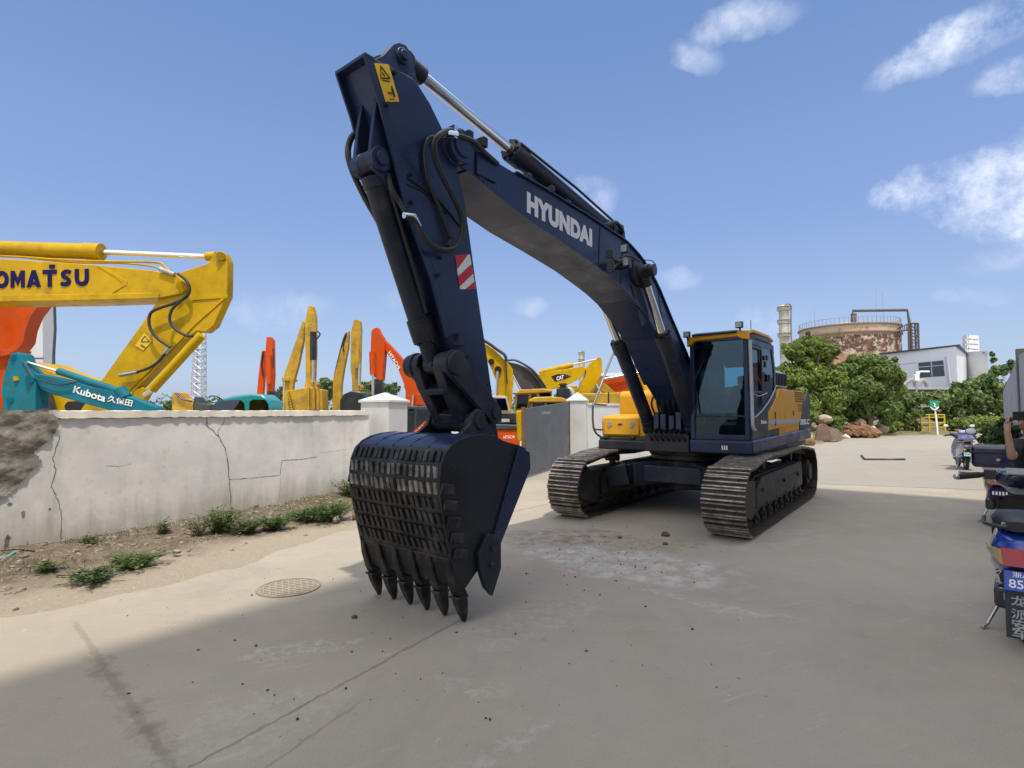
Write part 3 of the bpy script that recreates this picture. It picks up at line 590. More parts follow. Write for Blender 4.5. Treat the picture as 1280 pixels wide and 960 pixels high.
# pipes on the bucket cylinder
m = MB(); t = (T-P1).normalized(); sidev = V(0,1,0); 
m.tube(smooth_path([P1+t*.16+V(0,.12,.02), P1+t*.3+V(0,.14,.02), P1+t*.9+V(0,.135,0), P1+t*1.35+V(0,.12,0)],4), .017, 8); m.tube(smooth_path([P1+t*.16+V(0,-.12,.02), P1+t*.3+V(0,-.14,.02), P1+t*.9+V(0,-.135,0)],4), .016, 8)
m.build('cylinder_pipe', hosem, arm)
def hose(pts, r=.026, n=7, name='hose', par=None, mt=None):
    p = smooth_path(pts, n); q = []
    for a, b in zip(p, p[1:]): q += [a, a.lerp(b, .5)]
    q.append(p[-1]); m = MB(); m.tube(q, [r*(1+.10*(i%2)) for i in range(len(q))], 10); return m.build(name, mt or hosem, par or arm, ang=60)
hose([H3(575,165,.36), H3(562,163,.42), H3(550,168,.46), H3(543,178,.46), H3(544,197,.42), H3(553,220,.40), H3(566,245,.39), H3(577,270,.38), H3(578,292,.38), H3(571,308,.38), H3(556,313,.37), H3(540,307,.36), H3(527,292,.34), H3(519,277,.32), H3(508,270,.30)])
hose([H3(556,175,.33), H3(538,172,.31), H3(531,190,.30), H3(535,225,.30), H3(548,258,.30), H3(560,290,.31), H3(563,300,.31), H3(560,308,.32)], .02)
hose([H3(477,284,-.02), H3(468,268,-.1), H3(455,245,-.14), H3(441,215,-.16), H3(435,192,-.17), H3(439,173,-.16), H3(449,165,-.12), H3(458,172,-.08)], .026)
hose([H3(485,218,.20), H3(490,238,.24), H3(499,252,.26), H3(506,265,.29)], .022)
m = MB(); m.tube([H3(505,269,.30), H3(517,270,.31), H3(524,284,.33)], .028, 10); m.build('hose_fitting', chrome, arm)
m = MB(); m.tube([H3(557,166,.43), H3(570,168,.42)], .034, 10); m.box(H3(566,166,.40),(.04,.08,.12)); m.build('hose_fitting', chrome, arm)
m = MB(); m.tube([H3(510,222,.28), H3(545,246,.278), H3(576,283,.278)], .010, 6); m.tube([H3(509,230,.275),H3(530,240,.275),H3(560,268,.275)], .006, 6); m.build('grease_line', blk, arm)
for u, v in ((492,91),(483,131),(513,218),(514,253),(549,322),(547,344)): m = MB(); c = H3(u, v, AY); m.cyl(c, c+V(0,.035,0), .018, seg=10); m.build('bolt', navy2, arm)
m = MB(); c = H3(572,425,AY); m.box(c+V(0,.03,0),(.07,.08,.12)); m.build('stop_block', navy2, arm, bevel=.006)
m = MB(); c = H3(584,455,AY); m.bar(c+V(.03,.02,.06),c+V(-.05,.03,-.06),.07,.07); m.build('stop_block', navy2, arm, bevel=.006)
m = MB(); m.bar(H3(597,490,AY)+V(0,.008,0),H3(612,482,AY)+V(0,.008,0),.02,.03); m.build('wear_strip', navy2, arm)
m = MB(); m.bar(H3(600,493,AY)+V(0,.005,0),H3(613,487,AY)+V(0,.005,0),.02,.05); m.build('wear_strip', navy2, arm)
m = MB(); c = H3(615,518,AY); m.cyl(c, c+V(0,.05,0), .06, seg=20); m.build('pin_boss', navy2, arm, bevel=.004)
# stickers on the arm
def poly_dec(name, pxs, m_, par, y0, th=.003):
    m = MB(); m.prism([HB(u,v,y0) for u, v in pxs], y0, y0+th); return m.build(name, m_, par, ang=0)
ws = poly_dec('warning_sticker', [(467.5,79),(485.5,80.5),(499,127),(482,128)], stky, arm, AY1+.001)
y2 = AY1+.005
m = MB(); tri = [H3(476,82.5,y2), H3(487.5,98,y2), H3(476,97.5,y2)]
for a, b in zip(tri, tri[1:]+tri[:1]): m.bar(a, b, .004, .014, up=(0,1,0)) if False else m.tube([a, b], .006, 5)
m.tube([H3(478,91,y2), H3(481,95,y2)], .006, 5); m.tube([H3(478,100.3,y2), H3(487,101.8,y2)], .004, 5)
m.tube([H3(490,110.5,y2), H3(493,121,y2)], .011, 6); m.tube([H3(489.5,108,y2), H3(489.8,109,y2)], .009, 6); m.tube([H3(485,116,y2), H3(489.5,116.2,y2)], .007, 5); m.tube([H3(486.5,123.5,y2), H3(493,124,y2)], .003, 4)
m.build('warning_symbol', blk, ws)
rs = poly_dec('reflective_sticker', [(568.5,319),(587,318),(594.5,361.5),(575,361.5)], white, arm, AY1+.001)
def lerp2(p, q, t): return (p[0]+(q[0]-p[0])*t, p[1]+(q[1]-p[1])*t)
A_, B_, C_, D_ = (568.5,319),(587,318),(594.5,361.5),(575,361.5)
for (l0, l1, r0, r1) in ((0,.16,0,-.01),(.62,.92,.28,.56),(1,1,.80,1.0)):
    P = [lerp2(A_,D_,l0), lerp2(A_,D_,l1), lerp2(B_,C_,max(0,r1)), lerp2(B_,C_,r0)]
    if l0 == 0: P = [A_, lerp2(A_,D_,.42), lerp2(A_,B_,.9)]
    if l0 == 1: P = [lerp2(D_,C_,.35), C_, lerp2(B_,C_,.78)]
    poly_dec('red_band', P, redm, rs, AY1+.0045, .0015)
# ---- bucket linkage
BYc = .0
L0 = V(6.075,0,1.775); Bp = V(6.33,0,1.70); TT = V(6.645,0,2.25)
for yy in (.30, -.20):
    m = MB(); a, b = TT, L0; d = (b-a).normalized(); n_ = V(d.z,0,-d.x)
    pr = []
    for (c, r, a0, a1) in ((a,.13,90,270),(b,.10,-90,90)):
        for k in range(9):
            an = R(a0+(a1-a0)*k/8); pr.append((c.x+r*(d.x*math.cos(an)+n_.x*math.sin(an)), c.z+r*(d.z*math.cos(an)+n_.z*math.sin(an))))
    m.prism(pr, yy-.028, yy+.028); m.cyl((a.x,yy-.04,a.z),(a.x,yy+.05,a.z),.105,seg=24); m.cyl((b.x,yy-.03,b.z),(b.x,yy+.055,b.z),.06,seg=20); m.build('side_link', navy2, EX, bevel=.01)
m = MB(); hl = MB()
m.cyl((TT.x,-.30,TT.z),(TT.x,-.09,TT.z),.115,seg=24); m.cyl((TT.x,.13,TT.z),(TT.x,.36,TT.z),.115,seg=24); m.cyl((Bp.x,-.28,Bp.z),(Bp.x,.30,Bp.z),.10,seg=24)
for yy in (-.13, .17):
    m.prism([(TT.x+.11,TT.z-.02),(TT.x-.06,TT.z-.10),(Bp.x-.09,Bp.z+.02),(Bp.x+.09,Bp.z-.03),(TT.x+.02,TT.z-.22)], yy-.06, yy+.06)
m.bar((TT.x-.06,.02,TT.z-.2),(TT.x-.09,.02,TT.z-.26),.30,.16); m.bar((Bp.x+.1,.02,Bp.z+.1),(Bp.x+.05,.02,Bp.z),.3,.12)
m.build('h_link', navy2, EX, bevel=.012)
# ---- bucket
shell = [(6.02,1.50),(6.20,1.545),(6.42,1.575),(6.60,1.595),(6.76,1.585),(6.88,1.56),(6.98,1.52),(7.06,1.45),(7.105,1.36),(7.12,1.25),(7.115,1.12),(7.09,.98),(7.06,.85),(7.02,.70),(6.985,.58),(6.95,.48)]
lipb = (6.80,.28)
shell = shell[2:]
inner = []
for i, p in enumerate(shell):
    a, b = shell[max(i-1,0)], shell[min(i+1,len(shell)-1)]; tx, tz = b[0]-a[0], b[1]-a[1]; l = math.hypot(tx,tz); inner.append((p[0]+tz/l*.035*1, p[1]-tx/l*.035))
m = MB(); W = .60
m.prism(shell+[(6.90,.46)]+inner[::-1], -W, W)
bk = m.build('bucket', navy, EX, bevel=.003)
sp_ = [(6.42,1.575),(6.59,1.60),(6.76,1.59),(6.89,1.565),(6.99,1.525),(7.07,1.455),(7.115,1.36),(7.13,1.25),(7.125,1.12),(7.10,.98),(7.07,.85),(7.03,.70),(6.995,.56),(6.93,.34),(6.82,.30),(6.60,.46),(6.46,.60),(6.0,1.26),(5.94,1.37),(5.97,1.44),(6.08,1.475),(6.2,1.50),(6.32,1.53)]
m = MB(); m.prism(sp_, W-.005, W+.022); m.prism(sp_, -W-.022, -W+.005)
m.prism([(6.05,1.45),(6.47,1.56),(6.5,1.52),(6.1,1.36)], -W, W)
m.build('side_plate', mat('bucket side navy',(.006,.009,.018),.40,var=.2,dirt=(.03,.035,.05),damt=.3,ds=2), bk, bevel=.004)
for s in (1, -1):
    y = s*(W+.022); m = MB()
    q = [(6.02,1.40),(5.945,1.33),(5.945,1.22),(6.42,.52),(6.52,.60),(6.40,.74)]
    m.prism([(6.10,1.455),(5.93,1.40),(5.92,1.24),(6.44,.50),(6.60,.50),(6.46,.70)], y, y+s*.022)
    m.build('side_rib', navy, bk, bevel=.006)
    m = MB(); m.prism([(6.44,.68),(6.40,.60),(6.40,.38),(6.52,.16),(6.62,.26),(6.68,.40),(6.70,.56),(6.58,.72)], y, y+s*.045)
    for q in ((6.52,.58),(6.54,.44)): m.cyl((q[0],y,q[1]),(q[0],y+s*.065,q[1]),.028,seg=10)
    m.build('side_cutter', navy2, bk, bevel=.008)
    m = MB()
    for k, (x, z) in enumerate(((7.05,1.16),(7.02,1.02),(6.98,.88),(6.94,.74),(6.90,.60))): m.box((x,y+s*.012,z),(.15,.024,.085), Matrix.Rotation(-.2,3,'Y'))
    m.build('wear_shroud', worn, bk, bevel=.006)
# hinge ears with pins
for yy in (.20, -.14):
    m = MB(); c = Bp; m.prism([(c.x-.11,c.z+.0),(c.x-.06,c.z+.10),(c.x+.02,c.z+.13),(c.x+.10,c.z+.08),(c.x+.14,c.z-.02),(c.x+.26,c.z-.10),(c.x+.5,c.z-.14),(c.x-.35,c.z-.26),(c.x-.2,c.z-.12)], yy+.12*(1 if yy>0 else -1)-.025, yy+.12*(1 if yy>0 else -1)+.025); m.cyl((c.x,yy+.09*(1 if yy>0 else -1),c.z),(c.x,yy+.165*(1 if yy>0 else -1),c.z),.075,seg=20); m.build('hinge_ear', navy2, bk, bevel=.008)
# wear bars over the back of the shell
def shpt(s):
    L = [0]
    for a, b in zip(shell, shell[1:]): L.append(L[-1]+math.hypot(b[0]-a[0], b[1]-a[1]))
    s = min(max(s,0),L[-1]-1e-4); i = max(j for j in range(len(L)) if L[j] <= s); t = (s-L[i])/(L[i+1]-L[i])
    a, b = shell[i], shell[i+1]; l = math.hypot(b[0]-a[0], b[1]-a[1]); tx, tz = (b[0]-a[0])/l, (b[1]-a[1])/l
    return (a[0]+(b[0]-a[0])*t, a[1]+(b[1]-a[1])*t), (tx, tz), L[-1]
_, _, LT = shpt(0)
s_start = .66; rows = 7; pitch = (LT-.12-s_start)/rows; bars = []; random.seed(3)
for r_ in range(rows):
    m = MB(); s0 = s_start+r_*pitch
    n = 16
    for k in range(n):
        y = -W+.03+(2*W-.06)*k/(n-1)+random.uniform(-.004,.004); sl = .012+random.uniform(-.005,.005)
        pts = []
        j_ = random.uniform(-.05,.05)
        for q in (.05+j_*.5, .42, .78+j_*random.random()):
            p, t_, _ = shpt(s0+pitch*q); nx, nz = t_[1]*-1, t_[0]
            nx, nz = -t_[1], t_[0]
            if nx < 0 and p[1] < 1.5: nx, nz = -nx, -nz
            pts.append((V(p[0],y+sl*(q-.45)*2,p[1]), V(nx,0,nz)))
        h = .014+.018*random.random()
        secs = []
        for p, nn in pts:
            w = .0275; d_ = V(0,1,0); secs.append([p-d_*w-nn*.01, p+d_*w-nn*.01, p+d_*w*.7+nn*h, p-d_*w*.7+nn*h])
        m.loft(secs)
    o = m.build('wear_bar_row', worn if r_ not in (1, 2) else mat('scraped bucket steel',(.05,.048,.046),.4,.4,var=.6,vs=6,dirt=(.42,.40,.37),damt=.62,ds=5,bump=.25), bk, ang=0, bevel=0, fix=True)
m = MB()
for y in (-.36,-.12,.12,.36):
    sec = []
    for s_ in (.12,.3,.5,.62): p, t_, _ = shpt(s_); sec.append(V(p[0],y,p[1]+.003))
    m.tube(sec, .008, 6)
m.build('weld_bead', navy, bk)
m = MB(); ss = [shpt(.62+(LT-.66)*k/14) for k in range(15)]
bp_ = [(p[0]-(-t_[1] if -t_[1] < 0 else t_[1])*0+.004*abs(t_[1]), p[1]+.004*abs(t_[0])) for p, t_, _ in ss]
m.prism(bp_+[(p[0]-.02,p[1]-.004) for p, t_, _ in ss][::-1], -W+.001, W-.001); m.build('wear_plate', worn, bk, fix=True)
# cutting lip and teeth
m = MB(); m.prism([(6.975,.60),(6.99,.56),(6.915,.33),(6.86,.285),(6.82,.30),(6.90,.58)], -W-.01, W+.01); m.build('cutting_lip', worn, bk, bevel=.005)
for k in range(6):
    y = -.575+1.15*k/5; tm = MB()
    x0 = 0
    secs = []
    for x, z, w, tx in ((6.975,.56,.036,.03),(6.955,.44,.046,.06),(6.90,.29,.056,.085),(6.868,.235,.060,.08)):
        secs.append([V(x-tx,y-w,z-.02),V(x-tx,y+w,z-.02),V(x+.035,y+w*.8,z+.01),V(x+.035,y-w*.8,z+.01)])
    tm.loft(secs); tm.bx(6.81,6.925,y-.058,y+.058,.22,.240)
    to = tm.build('tooth', tooths, bk, bevel=.01, fix=True)
    tm = MB(); secs = []
    for x, z, w, tx in ((6.868,.235,.054,.062),(6.85,.17,.052,.055),(6.825,.09,.042,.04),(6.805,.03,.030,.022),(6.80,.0,.018,.012)):
        secs.append([V(x-tx,y-w,z),V(x+tx*.1,y-w*1.05,z),V(x+tx*.8,y-w*.7,z),V(x+tx*.8,y+w*.7,z),V(x+tx*.1,y+w*1.05,z),V(x-tx,y+w,z)])
    tm.loft(secs); tm.build('tooth_tip', tooths, to, bevel=.008, fix=True)
# ================================================================== walls, gate
plast = mat('old white plaster', (.80,.78,.735), .85, var=.14, vs=1.2, dirt=(.52,.50,.46), damt=.3, ds=.9, bump=.25, bs=6, world=True)
cope = mat('coping plaster', (.82,.76,.66), .85, var=.12, vs=2, dirt=(.36,.32,.27), damt=.25, ds=1.5, bump=.25, bs=12, world=True)
postm = mat('post whitewash', (.60,.60,.60), .8, var=.08, vs=1.5, dirt=(.40,.39,.37), damt=.25, ds=1.2, bump=.12, bs=12, world=True)
mort = mat('bare mortar', (.26,.235,.20), .95, var=.4, vs=5, dirt=(.13,.12,.105), damt=.45, ds=3, bump=.9, bs=14, world=True)
crk = mat('crack shadow', (.11,.09,.075), .95, var=.3)
WA = V(-6.39, 7.08, 0); WB = V(-3.25, 12.70, 0); wd = (WB-WA).normalized(); wn_ = V(wd.y, -wd.x, 0)   # toward the road
WL = (WB-WA).length
def wz(u, v):                       # pixel -> (s along wall, z)
    d = ray(u, v); t = (WA.dot(wn_))/(d.x*wn_.x+d.y*wn_.y); p = d*t; return (p-WA).dot(wd), p.z+CH
def noisy(n, f, amp, seed):
    rr = random.Random(seed); return [rr.uniform(-amp, amp) for _ in range(n)]
rz = math.atan2(wd.y, wd.x)
wl = thing('boundary_wall', 'long cracked whitewashed yard wall left of the digging bucket, bare mortar at its left end', 'wall', tuple(WA), rz)
m = MB(); s0 = wz(60, 520)[0]
m.bx(-14, WL+.02, .0, .24, -.1, 1.72); wall_o = m.build('wall_face', plast, wl, bevel=.01)
nt = plast.node_tree; L = nt.links.new; B = nt.nodes['Principled BSDF']; cprev = B.inputs['Base Color'].links[0].from_socket
pos = nd(nt, 'ShaderNodeNewGeometry').outputs['Position']; zz = nd(nt, 'ShaderNodeSeparateXYZ'); L(pos, zz.inputs[0]); zz = zz.outputs[2]
drip = noise(3.2, 7, .65, vec=vm('MULTIPLY', pos, (1,1,.12)).outputs[0]); bl = noise(.9, 8, .7); fn2 = noise(7, 8, .7)
c = mixc(ms(ms(rng(drip, .52,.68,0,1), rng(bl,.42,.6,0,1)), .45), cprev, (.42,.40,.36))
c = mixc(ms(rng(mt('ADD', zz, mt('MULTIPLY', mt('SUBTRACT', drip, .5), -1.1)), .10,.55,1,0), .7), c, (.40,.355,.29))
c = mixc(ms(rng(mt('ADD', zz, mt('MULTIPLY', mt('SUBTRACT', fn2, .5), .5)), 1.55,1.8,0,1), .4), c, (.50,.48,.44))
c = mixc(ms(rng(fn2, .60,.66,0,1), .4), c, (.52,.49,.44)); c = mixc(ms(rng(noise(1.7,9,.8), .60,.63,0,1), .35), c, (.88,.86,.82))
L(c, B.inputs['Base Color'])
# coping: uneven edge, broken off at its left end
random.seed(11); m = MB(); N = 90; secs = []
for i in range(N+1):
    s = s0+(WL-.02-s0)*i/N; a = random.uniform(-.007,.007); b = random.uniform(-.006,.006)
    if i < 2: a += .02
    secs.append([V(s,-.035+a,1.725+a),V(s,.275,1.72),V(s,.27,1.83+b),V(s,-.03+b,1.825+a*.6)])
m.loft(secs); m.build('coping', cope, wl, ang=50, fix=True)
# bare mortar patch
class _N: pass
from mathutils import noise as mn
def patch(name, px, mat_, par, res=.03, h=.02, sc=6, seed=0, base=.0):
    poly = [wz(u, v) for u, v in px]; xs = [p[0] for p in poly]; zs = [p[1] for p in poly]; vs = {}; m = MB(); fs = []
    def inside(x, z):
        c = False
        for i in range(len(poly)):
            (x1,z1),(x2,z2) = poly[i], poly[i-1]
            if (z1 > z) != (z2 > z) and x < (x2-x1)*(z-z1)/(z2-z1)+x1: c = not c
        return c
    nx, nz_ = int((max(xs)-min(xs))/res)+1, int((max(zs)-min(zs))/res)+1; V_ = []
    def g(i, k):
        if (i, k) not in vs:
            x, z = min(xs)+i*res, min(zs)+k*res; q = V(x*sc, z*sc*1.6, seed)
            y = -base-h*(.5+mn.fractal(q,.8,2,5)*.9+.5*abs(mn.noise(q*.5)))
            vs[(i,k)] = len(V_); V_.append((x, min(y, -.003), z))
        return vs[(i,k)]
    for i in range(nx):
        for k in range(nz_):
            x, z = min(xs)+(i+.5)*res, min(zs)+(k+.5)*res
            w = mn.noise_vector(V(x*5,z*5,3))*.05
            if inside(x+w.x, z+w.y): fs.append((g(i,k), g(i+1,k), g(i+1,k+1), g(i,k+1)))
    m.add(V_, fs); return m.build(name, mat_, par, ang=180)
patch('bare_mortar', [(-260,505),(-60,507),(0,512),(60,513),(72,522),(68,540),(58,552),(40,566),(50,578),(38,590),(22,606),(10,618),(-5,624),(-40,640),(-90,640),(-260,655)], mort, wl, .024, .032, 3.2)
m = MB(); m.bx(-14, s0-.01, -.015, .24, 1.7, 1.79); 
o = patch('bare_mortar', [(296,655),(304,642),(312,635),(324,630),(320,640),(316,648),(305,657)], mort, wl, .02, .012, 6, 5)
# flaked spots low on the left
for k, (u, v, a, b) in enumerate(((12,630,.03,.03),(29,643,.03,.07),(10,672,.03,.05),(6,683,.02,.05),(9,678,.03,.12),(34,684,.015,.09),(62,636,.02,.02))):
    s, z = wz(u, v); m = MB(); rr = random.Random(k); pl = [(s+a*math.cos(t*.9)*rr.uniform(.5,1), z+b*math.sin(t*.9)*rr.uniform(.5,1)) for t in range(7)]; m.prism(pl, -.004, .01); m.build('flaked_spot', mort, wl, ang=0)
def crack(px, w=.010, seed=0):
    rr = random.Random(seed); P = [wz(u, v) for u, v in px]; Q = []
    for a, b in zip(P, P[1:]):
        n = max(2, int(math.hypot(b[0]-a[0], b[1]-a[1])/.035))
        for k in range(n): t = k/n; Q.append((a[0]+(b[0]-a[0])*t+rr.uniform(-.008,.008), a[1]+(b[1]-a[1])*t+rr.uniform(-.006,.006)))
    Q.append(P[-1]); L_, R_ = [], []
    for i, p in enumerate(Q):
        a, b = Q[max(i-1,0)], Q[min(i+1,len(Q)-1)]; l = math.hypot(b[0]-a[0], b[1]-a[1]) or 1; nx, nz_ = -(b[1]-a[1])/l, (b[0]-a[0])/l; ww = w*rr.uniform(.3,1)/2
        L_.append(V(p[0]+nx*ww,-.003,p[1]+nz_*ww)); R_.append(V(p[0]-nx*ww,-.003,p[1]-nz_*ww))
    m = MB(); n = len(Q); m.add(L_+R_, [(i, i+1, n+i+1, n+i) for i in range(n-1)]); m.build('crack', crk, wl, ang=0)
crack([(75,545),(70,560),(66,572),(70,590),(64,608),(72,625),(77,645),(76,668),(79,688)], .011, 1)
crack([(259,519),(258,532),(268,540),(274,546),(281,560),(285,580),(286,598),(288,618),(289,645)], .020, 2)
crack([(281,522),(279,530),(272,538),(273,546)], .010, 3)
crack([(287,599),(310,598),(330,596),(350,594),(352,576),(375,574),(397,571)], .011, 4)
crack([(398,566),(415,564),(434,562)], .006, 5); crack([(351,594),(350,612),(347,630)], .006, 6); crack([(133,582),(150,583),(164,580)], .007, 7)
# gate posts
def post(name_label, x, y, w, h, hc, rot, px=None):
    t = thing('gate_post', name_label, 'gate post', (x, y, 0), rot, 'pillars at the yard gate')
    m = MB(); m.bx(-w/2,w/2,-w/2,w/2,-.1,h); m.build('pillar', postm, t, bevel=.015)
    m = MB(); a = w/2+.04; m.add([(-a,-a,h),(a,-a,h),(a,a,h),(-a,a,h),(-a,-a,h+.05),(a,-a,h+.05),(a,a,h+.05),(-a,a,h+.05),(0,0,h+hc)], [(3,2,1,0),(0,1,5,4),(1,2,6,5),(2,3,7,6),(3,0,4,7),(4,5,8),(5,6,8),(6,7,8),(7,4,8)]); m.build('pillar_cap', postm, t, ang=0)
c = at(479,560,13.2); post('thick white pillar with a pyramid top at the end of the cracked wall', c.x+.0, 13.3, .78, 2.02, .24, rz-math.pi/2+.12)
c = at(723,560,19.6); post('white pillar with a small pyramid top beside the grey steel gate leaf', c.x, 19.7, .62, 2.15, .32, -.25)
a, b = V(*at(735,560,19.6).xy, 0), V(9.6, 28.5, 0)
t = thing('boundary_wall', 'plain white yard wall seen behind the machine, right of the steel gate', 'wall', tuple(a), math.atan2(b.y-a.y, b.x-a.x))
m = MB(); l = (b-a).length; m.bx(0,l,0,.24,-.1,2.0); m.build('wall_face', postm, t, bevel=.01); m = MB(); m.bx(0,l,-.03,.27,2.0,2.08); m.build('coping', postm, t, bevel=.01)
gtm = mat('gate sheet steel', (.10,.12,.145), .5, .3, var=.2, vs=1.5, dirt=(.17,.16,.15), damt=.35, ds=1.2, bump=.1, bs=4)
ga, gb_ = gnd(656,599), gnd(712,580); ga.z = gb_.z = 0
t = thing('gate_leaf', 'dark grey sheet steel gate leaf standing open between the bucket and the white pillar', 'gate', tuple(ga), math.atan2(gb_.y-ga.y, gb_.x-ga.x)); l = (gb_-ga).length
m = MB(); m.prism([(0,.06),(l,.02),(l,2.12),(l*.5,2.0),(0,1.87)], 0, .05); go = m.build('gate_panel', gtm, t, bevel=.008)
m = MB(); m.prism([(-.06,.02),(0,.02),(0,1.92),(-.06,1.92)], -.02, .07); m.prism([(l,.02),(l+.05,.02),(l+.05,2.14),(l,2.14)], -.02, .07); m.build('gate_frame', mat('rusty frame',(.16,.08,.05),.8,var=.4), t)
m = MB(); m.bx(l*.33,l*.52,-.006,.0,1.72,1.80); m.build('painted_patch', mat('faded paint patch',(.22,.24,.26),.7,var=.4,vs=20), go)
# ================================================================== verge of dirt below the wall
vm_ = bpy.data.materials.new('verge dirt'); vm_.use_nodes = True; nt = vm_.node_tree; L = nt.links.new; B = nt.nodes['Principled BSDF']
pos = nd(nt, 'ShaderNodeNewGeometry').outputs['Position']
dist = mt('SUBTRACT', vm('DOT_PRODUCT', pos, tuple(wn_)).outputs['Value'], WA.dot(wn_))
dn = mt('ADD', dist, mt('MULTIPLY', mt('SUBTRACT', noise(1.6,7,.65), .5), 1.6))
c = mixc(rng(noise(3,8,.7), .35,.65,0,1), (.19,.14,.095), (.085,.062,.042))
c = mixc(rng(dn, 1.4,2.2,0,1), c, (.35,.295,.22))
c = mixc(ms(rng(noise(14,6,.7), .5,.62,0,1), .45), c, (.30,.25,.19))
c = mixc(ms(rng(noise(50,3,.5), .62,.68,0,1), .5), c, (.06,.05,.04))
c = mixc(ms(rng(noise(2.1,6,.6), .56,.66,0,1), rng(dn,0.3,1.5,.8,0)), c, (.07,.09,.03))
c = mixc(ms(rng(noise(35,2,.5), .66,.69,0,1), .6), c, (.5,.47,.42))
L(c, B.inputs['Base Color']); B.inputs['Roughness'].default_value = .95
bp = nd(nt, 'ShaderNodeBump', i_Strength=.8, i_Distance=.03); L(noise(25,8,.75), bp.inputs['Height']); L(bp.outputs[0], B.inputs['Normal'])
def vedge(s):                       # width of the verge along the wall
    pts = [(-14,2.4),(-3,2.5),(-1.0,2.75),(0,2.95),(1.2,3.05),(2.5,2.8),(4,2.5),(5.5,2.2),(7.5,2.1),(30,2.0)]
    for (a, wa), (b, wb) in zip(pts, pts[1:]):
        if a <= s <= b: return wa+(wb-wa)*(s-a)/(b-a)
    return 2
def vh(s, t):
    w = vedge(s)+mn.noise(V(s*1.3,0,5))*.22+mn.noise(V(s*5,1,5))*.06; q = V(s*1.2, t*2, 0)
    h = .055*math.exp(-((t-.35)/.6)**2)+.018*(1-min(1,t/w))+.05*max(0,mn.fractal(q,.9,2,5))*math.exp(-(t/1.1)**2)*1.6+.006*mn.noise(q*9)+.012*math.exp(-(t/1.3)**2)*mn.noise(q*4)
    e = min(1, max(0, (w-t)/.08)); return (h+.006)*e-.012*(1-e), w
m = MB(); NS, NT = 420, 60; vs = []
for i in range(NS+1):
    s = -10+17.6*i/NS
    for k in range(NT+1):
        t = -.0+3.5*(k/NT)**1.15; h, w = vh(s, t); p = WA+wd*s+wn_*t; vs.append((p.x, p.y, h if t <= w+.1 else -.03))
m.add(vs, [(i*(NT+1)+k, (i+1)*(NT+1)+k, (i+1)*(NT+1)+k+1, i*(NT+1)+k+1) for i in range(NS) for k in range(NT)][::1])
o = m.build('dirt_verge', vm_, ang=180, fix=True); kind(o)
# pebbles and rubble chips, uncountable
stone = mat('grey stone', (.24,.205,.165), .9, var=.5, vs=12, bump=.3)
def rock(m, c, r, rr):
    n, k = 6, 4; vs = []; fs = []; ax = [rr.uniform(.6,1.3) for _ in range(3)]; c = Vector(c)
    for i in range(k+1):
        th = math.pi*i/k
        for j in range(n):
            a = 2*math.pi*j/n; q = rr.uniform(.75,1.15); vs.append(c+V(r*ax[0]*q*math.sin(th)*math.cos(a), r*ax[1]*q*math.sin(th)*math.sin(a), r*.7*ax[2]*math.cos(th)*q))
    for i in range(k):
        for j in range(n): fs.append((i*n+j, (i+1)*n+j, (i+1)*n+(j+1)%n, i*n+(j+1)%n))
    m.add(vs, fs)
def bigrock(m, c, r, rr):
    c = Vector(c); n, k = 22, 14; vs = []; fs = []; ax = V(rr.uniform(.85,1.3), rr.uniform(.8,1.1), rr.uniform(.6,.85)); o_ = rr.uniform(0,50)
    pl_ = [(V(rr.gauss(0,1),rr.gauss(0,1),rr.gauss(0,1)).normalized(), rr.uniform(.62,.9)) for _ in range(9)]
    for i in range(k+1):
        th = math.pi*i/k
        for j in range(n):
            a = 2*math.pi*j/n; d = V(math.sin(th)*math.cos(a), math.sin(th)*math.sin(a), math.cos(th)); q = 1.0
            for nn, h in pl_:
                dd = d.dot(nn)
                if dd > .05: q = min(q, h/dd)
            q *= 1+.10*mn.fractal(d*2.5+V(o_,0,0), .9, 2, 4); vs.append(c+V(d.x*ax.x, d.y*ax.y, d.z*ax.z)*r*q)
    for i in range(k):
        for j in range(n): fs.append((i*n+j, (i+1)*n+j, (i+1)*n+(j+1)%n, i*n+(j+1)%n))
    m.add(vs, fs)
rr = random.Random(5); m = MB()
for k in range(1500):
    s = rr.uniform(-4,7.5); t = abs(rr.gauss(0,.9))
    if t > 2.6: continue
    h, w = vh(s, t); p = WA+wd*s+wn_*t; rock(m, (p.x,p.y,h+.004), rr.choice((.008,.011,.016,.022,.03,.045)), rr)
kind(m.build('pebbles', stone, ang=0), 'stuff')
m = MB(); rr = random.Random(9)
for k in range(330):
    if k % 3: p = gnd(rr.gauss(760,60), rr.gauss(690,28))
    else: p = gnd(rr.uniform(150,900), rr.uniform(690,900))
    if p.y > 11: continue
    rock(m, (p.x,p.y,.004), rr.choice((.003,.004,.005,.007,.011)), rr)
kind(m.build('road_debris', mat('dark debris',(.07,.055,.045),.95,var=.5,vs=15), ang=0), 'stuff')
for lab, (u, v), r in (('larger brown clod on the road in front of the near track',(832,670),.06),('small brown clod on the road nearer than the larger clod',(832,681),.035),('dark clod at the tip of the brown road patch',(775,673),.035),('dark stone on the shaded road left of the teeth',(443,773),.028)):
    m = MB(); rock(m, (0,0,0), r, random.Random(u)); o = m.build('dirt_clod', mat('clod',(.12,.08,.05),.95,var=.4,vs=20), ang=0); o.location = gnd(u,v)+V(0,0,r*.4); tag(o, lab, 'clod', 'clods on the road')
